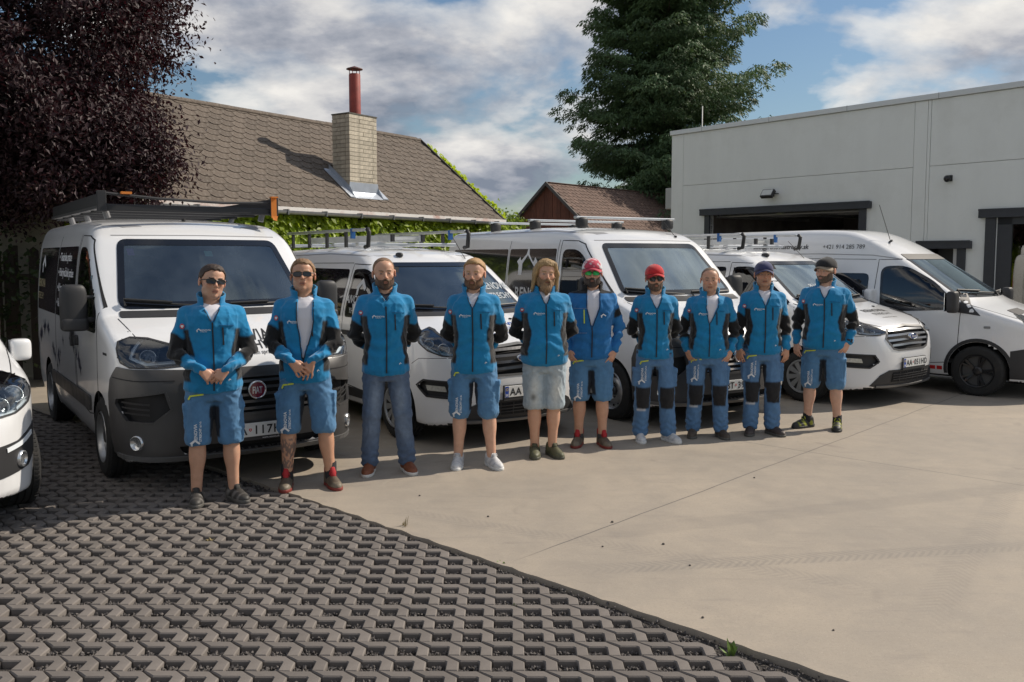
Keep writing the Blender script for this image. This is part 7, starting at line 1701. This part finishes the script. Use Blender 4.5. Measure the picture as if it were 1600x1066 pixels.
def hairpiece(root, T, hair, w, seed):
    col, style = hair[:2]; F = Fld(*hgrid((-.125, -.135, -.20 if style == 'long' else -.10), (.125, .16, .145), .0055)); t = {'short': .009, 'buzz': .0035, 'quiff': .010, 'long': .013, 'under': .007}[style]
    yk = [-.13, -.085, -.060, -.035, -.010, .02, .05, .13]; zk = {'short': [.084, .076, .062, .030, .016, -.01, -.045, -.075], 'buzz': [.110, .104, .094, .052, .026, -.01, -.045, -.075], 'quiff': [.088, .080, .070, .060, .048, .022, -.04, -.07], 'long': [.080, .066, .040, -.02, -.06, -.12, -.14, -.15], 'under': [.05, .03, .01, .0, -.01, -.02, -.045, -.075]}[style]
    def f(X, Y, Z):
        d = skull(X, Y, Z, w) - t
        if style in ('quiff',): d = smin(d, ell_(X, Y, Z, (0, -.045, .092), (.050, .050, .026)), .02)
        if style == 'short': d = smin(d, ell_(X, Y, Z, (0, -.03, .090), (.055, .060, .026)), .02)
        z_ = np.interp(Y, yk, zk) + (.004 * np.sin(X * 160)); d = smax(d, z_ - Z, .004)
        ear = ell_(np.abs(X), Y, Z, (.085 * w, .006, -.008), (.02, .024, .034))
        if style != 'long': d = smax(d, -ear, .004)
        return d
    F.put(f, (-.2, -.2, -.3), (.2, .2, .2), .0001)
    if style == 'long':
        for s in (-1, 1):
            F.cap((s * .062, -.062, .085), (s * .089, -.030, .0), .020, .021, .02); F.cap((s * .089, -.030, .0), (s * .100, -.006, -.125), .021, .014, .02); F.cap((s * .082, .02, .03), (s * .094, .03, -.14), .026, .018, .02)
        F.cap((0, .09, .03), (0, .085, -.14), .05, .045, .03); F.ell((0, -.045, .098), (.058, .045, .022), .02)
    V, Q = F.mesh(); n = vnoise(V * (1.6, 1, .35 if style == 'long' else .8), 150 if style == 'long' else 120, seed, 6); C = np.array(col)[None] * (1 + .35 * n[:, None]) * np.ones((len(V), 3)); C = np.clip(C, .004, 1)
    colmesh('hair', hplace(V, T), Q, C, HAIRM, root, n * (.0035 if style != 'buzz' else .0008) * (1.4 if style == 'long' else 1))
def beardpiece(root, T, beard, w, seed):
    col, t, long_ = beard; F = Fld(*hgrid((-.11, -.15, -.20), (.11, .05, .03), .005))
    def f(X, Y, Z):
        d = head_sdf(X, Y, Z, w) - t * np.clip(.4 + (-Z - .02) * 9, .25, 1); ax = np.abs(X); lim = np.interp(ax, [0, .016, .030, .052, .068, .08], [-.042, -.044, -.050, -.046, -.018, .005]); d = smax(d, Z - lim, .004)
        d = smax(smax(d, Y - .012 - (Z + .05) * -.2, .004), ax - .073 * w, .004); d = smax(d, -ell_(X, Y, Z, (0, -.105, -.0685), (.019, .03, .0085)), .003)
        return smax(d, -ell_(ax, Y, Z, (.084 * w, .012, -.004), (.016, .020, .032)), .003)
    F.put(f, (-.2, -.2, -.3), (.2, .2, .2), .0001)
    if long_: F.ell((0, -.078, -.120), (.046, .034, .040), .02); F.cap((0, -.08, -.12), (.004, -.085, -.168), .032, .012, .02)
    V, Q = F.mesh(); n = vnoise(V * (1, 1, .5), 150, seed + 4, 6); n2 = vnoise(V, 60, seed + 8, 4); C = np.clip(np.array(col)[None] * (1 + .35 * n[:, None] + .3 * n2[:, None]), .004, 1)
    colmesh('beard', hplace(V, T), Q, C, HAIRM, root, n * (.0020 + .003 * bool(long_)))
def cappiece(root, T, capc, w):
    col, bcol, pan = capc; F = Fld(*hgrid((-.11, -.13, -.0), (.11, .16, .15), .0055)); F.put(lambda X, Y, Z: smax(smin(ell_(X, Y, Z, (0, .018, .040), (.086 * w, .108, .092)), ell_(X, Y, Z, (0, -.045, .05), (.068 * w, .062, .058)), .03), (.030 + Y * -.10) - Z, .003), (-.2, -.2, -.1), (.2, .2, .2), .0001)
    V, Q = F.mesh(); x, y, z = V.T; C = np.tile(np.array(col), (len(V), 1)); ang = np.arctan2(y - .018, x)
    seam = np.abs(((ang / (math.pi / 3) + .5) % 1) - .5) < .02; C[seam] *= .55
    if pan is not None:
        m = (y > -.03 + .9 * (z - .09)); C[m] = pan; C[(vnoise(V, 70, 5) > .35) & ~m] = (.62, .55, .56)
    c = colmesh('cap', hplace(V, T), Q, C, clothmat('cap_cloth', .9, .2, 300), root); n = 16; P = []; Fc = []
    for i in range(n + 1):
        t = math.pi + math.pi * i / n; cx, sn = math.cos(t), math.sin(t)
        for r, (rx, ry) in enumerate(((.080, .080), (.080, .140))):
            xx = rx * w * cx; yy = -.012 + ry * sn * (1.0); zz = .046 - .012 * (abs(cx) ** 2) * 1.6 - (.016 if r else 0) - .020 * (cx * cx) * r
            P += [(xx, yy, zz + .0035), (xx, yy, zz - .0035)]
    for i in range(n):
        a = i * 4; b = a + 4; Fc += [(a, b, b + 2, a + 2), (a + 1, a + 3, b + 3, b + 1), (a + 2, b + 2, b + 3, a + 3), (a, a + 1, b + 1, b)]
    Fc += [(0, 2, 3, 1), (n * 4, n * 4 + 1, n * 4 + 3, n * 4 + 2)]; mesh_np('brim', hplace(np.array(P), T), Fc, mat('brim_%.2f%.2f' % (bcol[0], bcol[2]), bcol, .85), c, True)
    mb = MB(); M = Matrix.Translation((0, .018, .131)); mb.lathe([(0, .004), (.006, .003), (.008, 0)], 10, M); mesh_np('button', hplace(np.array(mb.V), T), mb.F, mat('brim_%.2f%.2f' % (bcol[0], bcol[2])), c)
def glasspiece(root, T, gl, w):
    lc, rnd_, fc = gl; g = empty('sunglasses', (0, 0, 0)); g.parent = root; lm = mat('shade_lens_%.2f' % lc[1], lc, .18, coat=.35, metal=.5 if lc[1] > .1 else 0); fm = mat('shade_frame', (.012, .012, .013), .3)
    def lens(s, grow):
        P = []; 
        for t in np.linspace(0, 2 * math.pi, 21)[:-1]:
            e = .55 if not rnd_ else .95; c, q = math.cos(t), math.sin(t); xx = s * .033 + (.0275 + grow) * math.copysign(abs(c) ** e, c); zz = -.002 + (.0165 if not rnd_ else .021) * (1 + grow * 40 * .6) * math.copysign(abs(q) ** e, q) - (.003 if q < 0 and rnd_ else 0)
            yy = -.112 + (xx / .075) ** 2 * .022; P.append((xx, yy, zz))
        return P
    for s in (-1, 1):
        for nm, gr, m, dy in (('lens', 0.0, lm, -.0015), ('rim', .0035, fm, 0)):
            P = lens(s, gr); n = len(P); V = [(a, b + dy, c) for a, b, c in P] + [(a, b + .004, c) for a, b, c in P]; F = [tuple(range(n)), tuple(range(2 * n - 1, n - 1, -1))] + [(i, n + i, n + (i + 1) % n, (i + 1) % n) for i in range(n)]; mesh_np(nm, hplace(np.array(V), T), F, m, g)
        mb = MB().tube([(s * .060, -.098, .008), (s * .074 * w, -.080, .008), (s * .083 * w, -.02, .004), (s * .084 * w, .012, .0)], .0030, 6); mesh_np('temple', hplace(np.array(mb.V), T), mb.F, fm, g)
    mb = MB().tube([(-.010, -.112, .006), (0, -.114, .008), (.010, -.112, .006)], .0028, 6); mesh_np('bridge', hplace(np.array(mb.V), T), mb.F, fm, g)
def shoe(root, a, sg, toe, st, seed):
    up, sole, lace, high, sc = st['up'], st['sole'], st['lace'], st.get('high', 0), st.get('scale', 1.0)
    e = empty('shoe', (a[0], a[1], 0), R(toe) * sg); e.parent = root; e.scale = (sc, sc, sc)
    F = Fld(axis_([(-.075, .075, .0065)]), axis_([(-.24, .10, .0075)]), axis_([(-.012, .20, .0065)]))
    F.ell((0, .030, .045), (.037, .056, .055), .02); F.ell((.006 * -sg, -.115, .030), (.049, .088, .042), .03); F.ell((0, -.045, .045), (.040, .085, .050), .03); F.cap((0, .020, .055), (0, .026, .092 + high), .046, .044, .025)
    F.put(lambda X, Y, Z: ell_(X, Y, Z, (0, .026, .135 + high), (.032, .032, .036)), (-.2, -.2, .05), (.2, .2, .25), .004, sub=True); gz = F.g[2]; F.F = np.maximum(F.F, (.018 - gz)[None, None, :]).astype(np.float32)
    V, Q = F.mesh(); x, y, z = V.T; C = np.tile(np.array(up), (len(V), 1)); sec = st.get('sec')
    if sec is not None: C[(np.abs(np.sin(y * 38 + z * 20)) > .75) & (z < .08) & (y > -.15)] = sec
    if high: C[(z > .085 + high * .55)] = st.get('cuff', up)
    if st.get('toe') is not None: C[(y < -.150) & (z < .065)] = st['toe']
    colmesh('upper', V, Q, C, LEATH, e, vnoise(V, 110, seed, 5) * .0012)
    S = Fld(axis_([(-.075, .075, .0065)]), axis_([(-.24, .10, .0075)]), axis_([(-.012, .05, .006)]))
    S.put(lambda X, Y, Z: np.maximum(np.maximum(smin(smin(ell2(X, Y - .030, .041, .060), ell2(X + .006 * sg, Y + .115, .053, .093), .03), ell2(X, Y + .04, .042, .10), .03), Z - (.026 + .012 * np.exp(-((Y - .06) / .04) ** 2))), -Z), (-.2, -.4, -.1), (.2, .2, .2), .0001)
    V, Q = S.mesh(); C = np.tile(np.array(sole), (len(V), 1)); colmesh('sole', V, Q, C, LEATH, e)
    mb = MB()
    for k in range(5 + int(high * 40)):
        t = k / 5.0; yy = -.098 + .055 * min(t, 1) ; zz = F.F.shape and .0; 
        ys = -.105 + .018 * k; zt = .070 + .011 * k
        if k > 4: ys = -.028; zt = .105 + (k - 4) * .018
        w_ = .024; mb.tube([(-w_, ys + .004, zt - .010), (0, ys - .002, zt + .006), (w_, ys + .004, zt - .010)], .0036, 5)
        if k: mb.tube([(-w_ * .8, ys - .01, zt - .010), (w_ * .8, ys + .006, zt - .002)], .0030, 5)
    for s in (-1, 1): mb.tube([(0, ys - .004, zt + .006), (s * .022, ys - .022, zt + .004), (s * .030, ys - .020, zt - .022)], .0032, 5)
    mb.build('lace', mat('lace_%.2f%.2f' % (lace[0], lace[1]), lace, .8), e, smooth=True)
    # tongue
    superbox('tongue', (0, -.048 - high * .0, .094 + high * .55), (.022, .020, .028 + high * .4), mat('lace_%.2f%.2f' % (lace[0], lace[1])) if high else mat('tongue_%.2f' % up[0], tuple(c * .8 for c in up), .8), e, 3, 10, M=Matrix.Rotation(R(-25), 4, 'X'))
DK = dict(up=(.045, .042, .038), sole=(.10, .095, .085), lace=(.03, .03, .03)); BOOT = dict(up=(.11, .085, .06), sole=(.20, .03, .022), lace=(.40, .02, .025), high=.045, cuff=(.38, .03, .03), toe=(.17, .14, .10))
WHITE = dict(up=(.60, .60, .60), sole=(.66, .66, .64), lace=(.70, .70, .70), sec=(.42, .43, .45))
PEOPLE = [
    dict(px=327, py=789, hgt=1.79, label='man in black sunglasses with clasped hands, leftmost of the row, before the grey bumper', pose=('front', 'front'), g=1.08, belly=.02, foot=(.13, .14), ftoe=(4, 28), open_z=1.375, open_w=.50, hair=((.045, .028, .02), 'short'), glasses=((.01, .01, .012), False, 0), shoes=dict(DK, sec=(.16, .15, .14)), hyaw=12, htilt=6, hnod=-3, yaw=4, stub=.12, sway=.012, seed=1, hem=.86),
    dict(px=477, py=766, hgt=1.83, label='man in sunglasses with open jacket, tattooed shin and red laced boots', pose=('cross', 'cross'), g=1.0, foot=(.17, .17), ftoe=(2, 24), open_z=1.03, open_w=.20, open_x=.022, hair=((.24, .14, .07), 'short'), glasses=((.01, .01, .012), False, 0), shoes=BOOT, socks=((.02, .02, .022), .13, 'black'), hyaw=4, hnod=-8, tattoo=True, sway=-.014, yaw=-4, skin=(.50, .30, .21), seed=2, hem=.855, stub=.1),
    dict(px=603, py=742, hgt=1.84, label='man in long blue jeans and brown shoes with short beard', pose=('back', 'back'), g=1.0, foot=(.15, .16), ftoe=(14, 16), open_z=1.44, open_w=.6, tee=mat('dark_tee', (.02, .02, .03), .9), legs='jeans', hair=((.20, .12, .065), 'buzz'), beard=((.085, .045, .025), .006, 0), shoes=dict(up=(.20, .062, .025), sole=(.62, .60, .56), lace=(.10, .05, .03)), hyaw=3, yaw=4, sway=-.008, htilt=-3, seed=3),
    dict(px=738, py=733, hgt=1.83, label='man with blond hair and trimmed beard in blue shorts and white sneakers', pose=('back', 'back'), g=.97, foot=(.13, .16), ftoe=(2, 30), open_z=1.385, open_w=.45, hair=((.38, .23, .10), 'quiff'), beard=((.13, .065, .03), .008, 0), shoes=WHITE, hyaw=-4, htilt=2, yaw=-5, sway=.012, seed=4, hem=.835, skin=(.58, .37, .28)),
    dict(px=851, py=716, hgt=1.82, label='long haired man with bushy beard in pale torn denim shorts', pose=('back', 'back'), g=1.07, belly=.05, foot=(.085, .075), ftoe=(6, 24), open_z=1.40, open_w=.45, legs='denim_shorts', hair=((.34, .22, .10), 'long'), beard=((.24, .145, .075), .014, 1), shoes=dict(up=(.10, .10, .055), sole=(.07, .07, .05), lace=(.04, .04, .03)), hyaw=5, htilt=4, yaw=5, skin=(.56, .345, .25), seed=5, hem=.86),
    dict(px=925, py=699, hgt=1.82, label='man in pink and white cap, mirrored green glasses and darker work jacket', pose=('pocket', 'pocket'), g=1.05, foot=(.12, .11), ftoe=(14, 20), jacket='work', open_z=1.16, open_w=.30, open_x=.012, hair=((.05, .03, .02), 'under'), beard=((.045, .028, .02), .010, 0), capc=((.50, .06, .10), (.42, .05, .08), (.60, .60, .62)), glasses=((.03, .42, .10), False, 0), shoes=BOOT, socks=((.05, .05, .05), .05, 'dark'), seed=6, hem=.865, skin=(.54, .33, .24)),
    dict(px=1027, py=692, hgt=1.76, label='slim man in bright red cap and round sunglasses with black knee pads', pose=('back', 'back'), g=.93, foot=(.155, .13), ftoe=(2, 32), open_z=1.36, open_w=.45, legs='trousers', sway=-.018, yaw=6, htilt=-3, hair=((.09, .055, .035), 'under'), beard=((.11, .065, .04), .004, 0), capc=((.50, .025, .03), (.42, .02, .025), None), glasses=((.012, .012, .014), True, 0), shoes=WHITE, seed=7, hem=.87, skin=(.52, .32, .23)),
    dict(px=1107, py=685, hgt=1.735, label='bare headed stocky man with half open jacket and knee pad trousers', pose=('pocket', 'pocket'), g=1.08, belly=.04, foot=(.14, .15), ftoe=(6, 22), open_z=1.22, open_w=.34, open_x=.030, legs='trousers', sway=.012, hair=((.17, .11, .07), 'buzz'), shoes=dict(DK, up=(.075, .055, .04)), stub=.25, seed=8, hem=.865, wide=1.09, skin=(.54, .33, .24)),
    dict(px=1193, py=681, hgt=1.79, label='man in navy cap with hands hanging down, beside the man in the black cap', pose=('down', 'down'), g=.98, foot=(.10, .12), ftoe=(16, 30), open_z=1.35, open_w=.42, legs='trousers', hair=((.05, .035, .025), 'under'), capc=((.05, .055, .13), (.05, .05, .11), None), shoes=dict(DK, up=(.06, .045, .04)), stub=.22, hyaw=-3, hnod=-3, yaw=8, seed=9, hem=.86, skin=(.48, .28, .19)),
    dict(px=1290, py=672, hgt=1.83, label='heavy man in black cap with yellow shoelaces, rightmost of the row', pose=('down', 'pocket'), g=1.13, belly=.03, foot=(.15, .15), ftoe=(44, 4), open_z=1.38, open_w=.45, hair=((.05, .035, .03), 'under'), beard=((.10, .065, .045), .003, 0), capc=((.022, .022, .024), (.30, .24, .18), None), shoes=dict(up=(.03, .03, .028), sole=(.02, .02, .02), lace=(.55, .62, .03), sec=(.30, .32, .03)), socks=((.015, .015, .016), .09, 'blk'), hyaw=-26, hnod=2, yaw=-6, seed=10, hem=.865, wide=1.10, watch=True, skin=(.57, .37, .29)),
]
for P_ in PEOPLE: build_person(**P_)
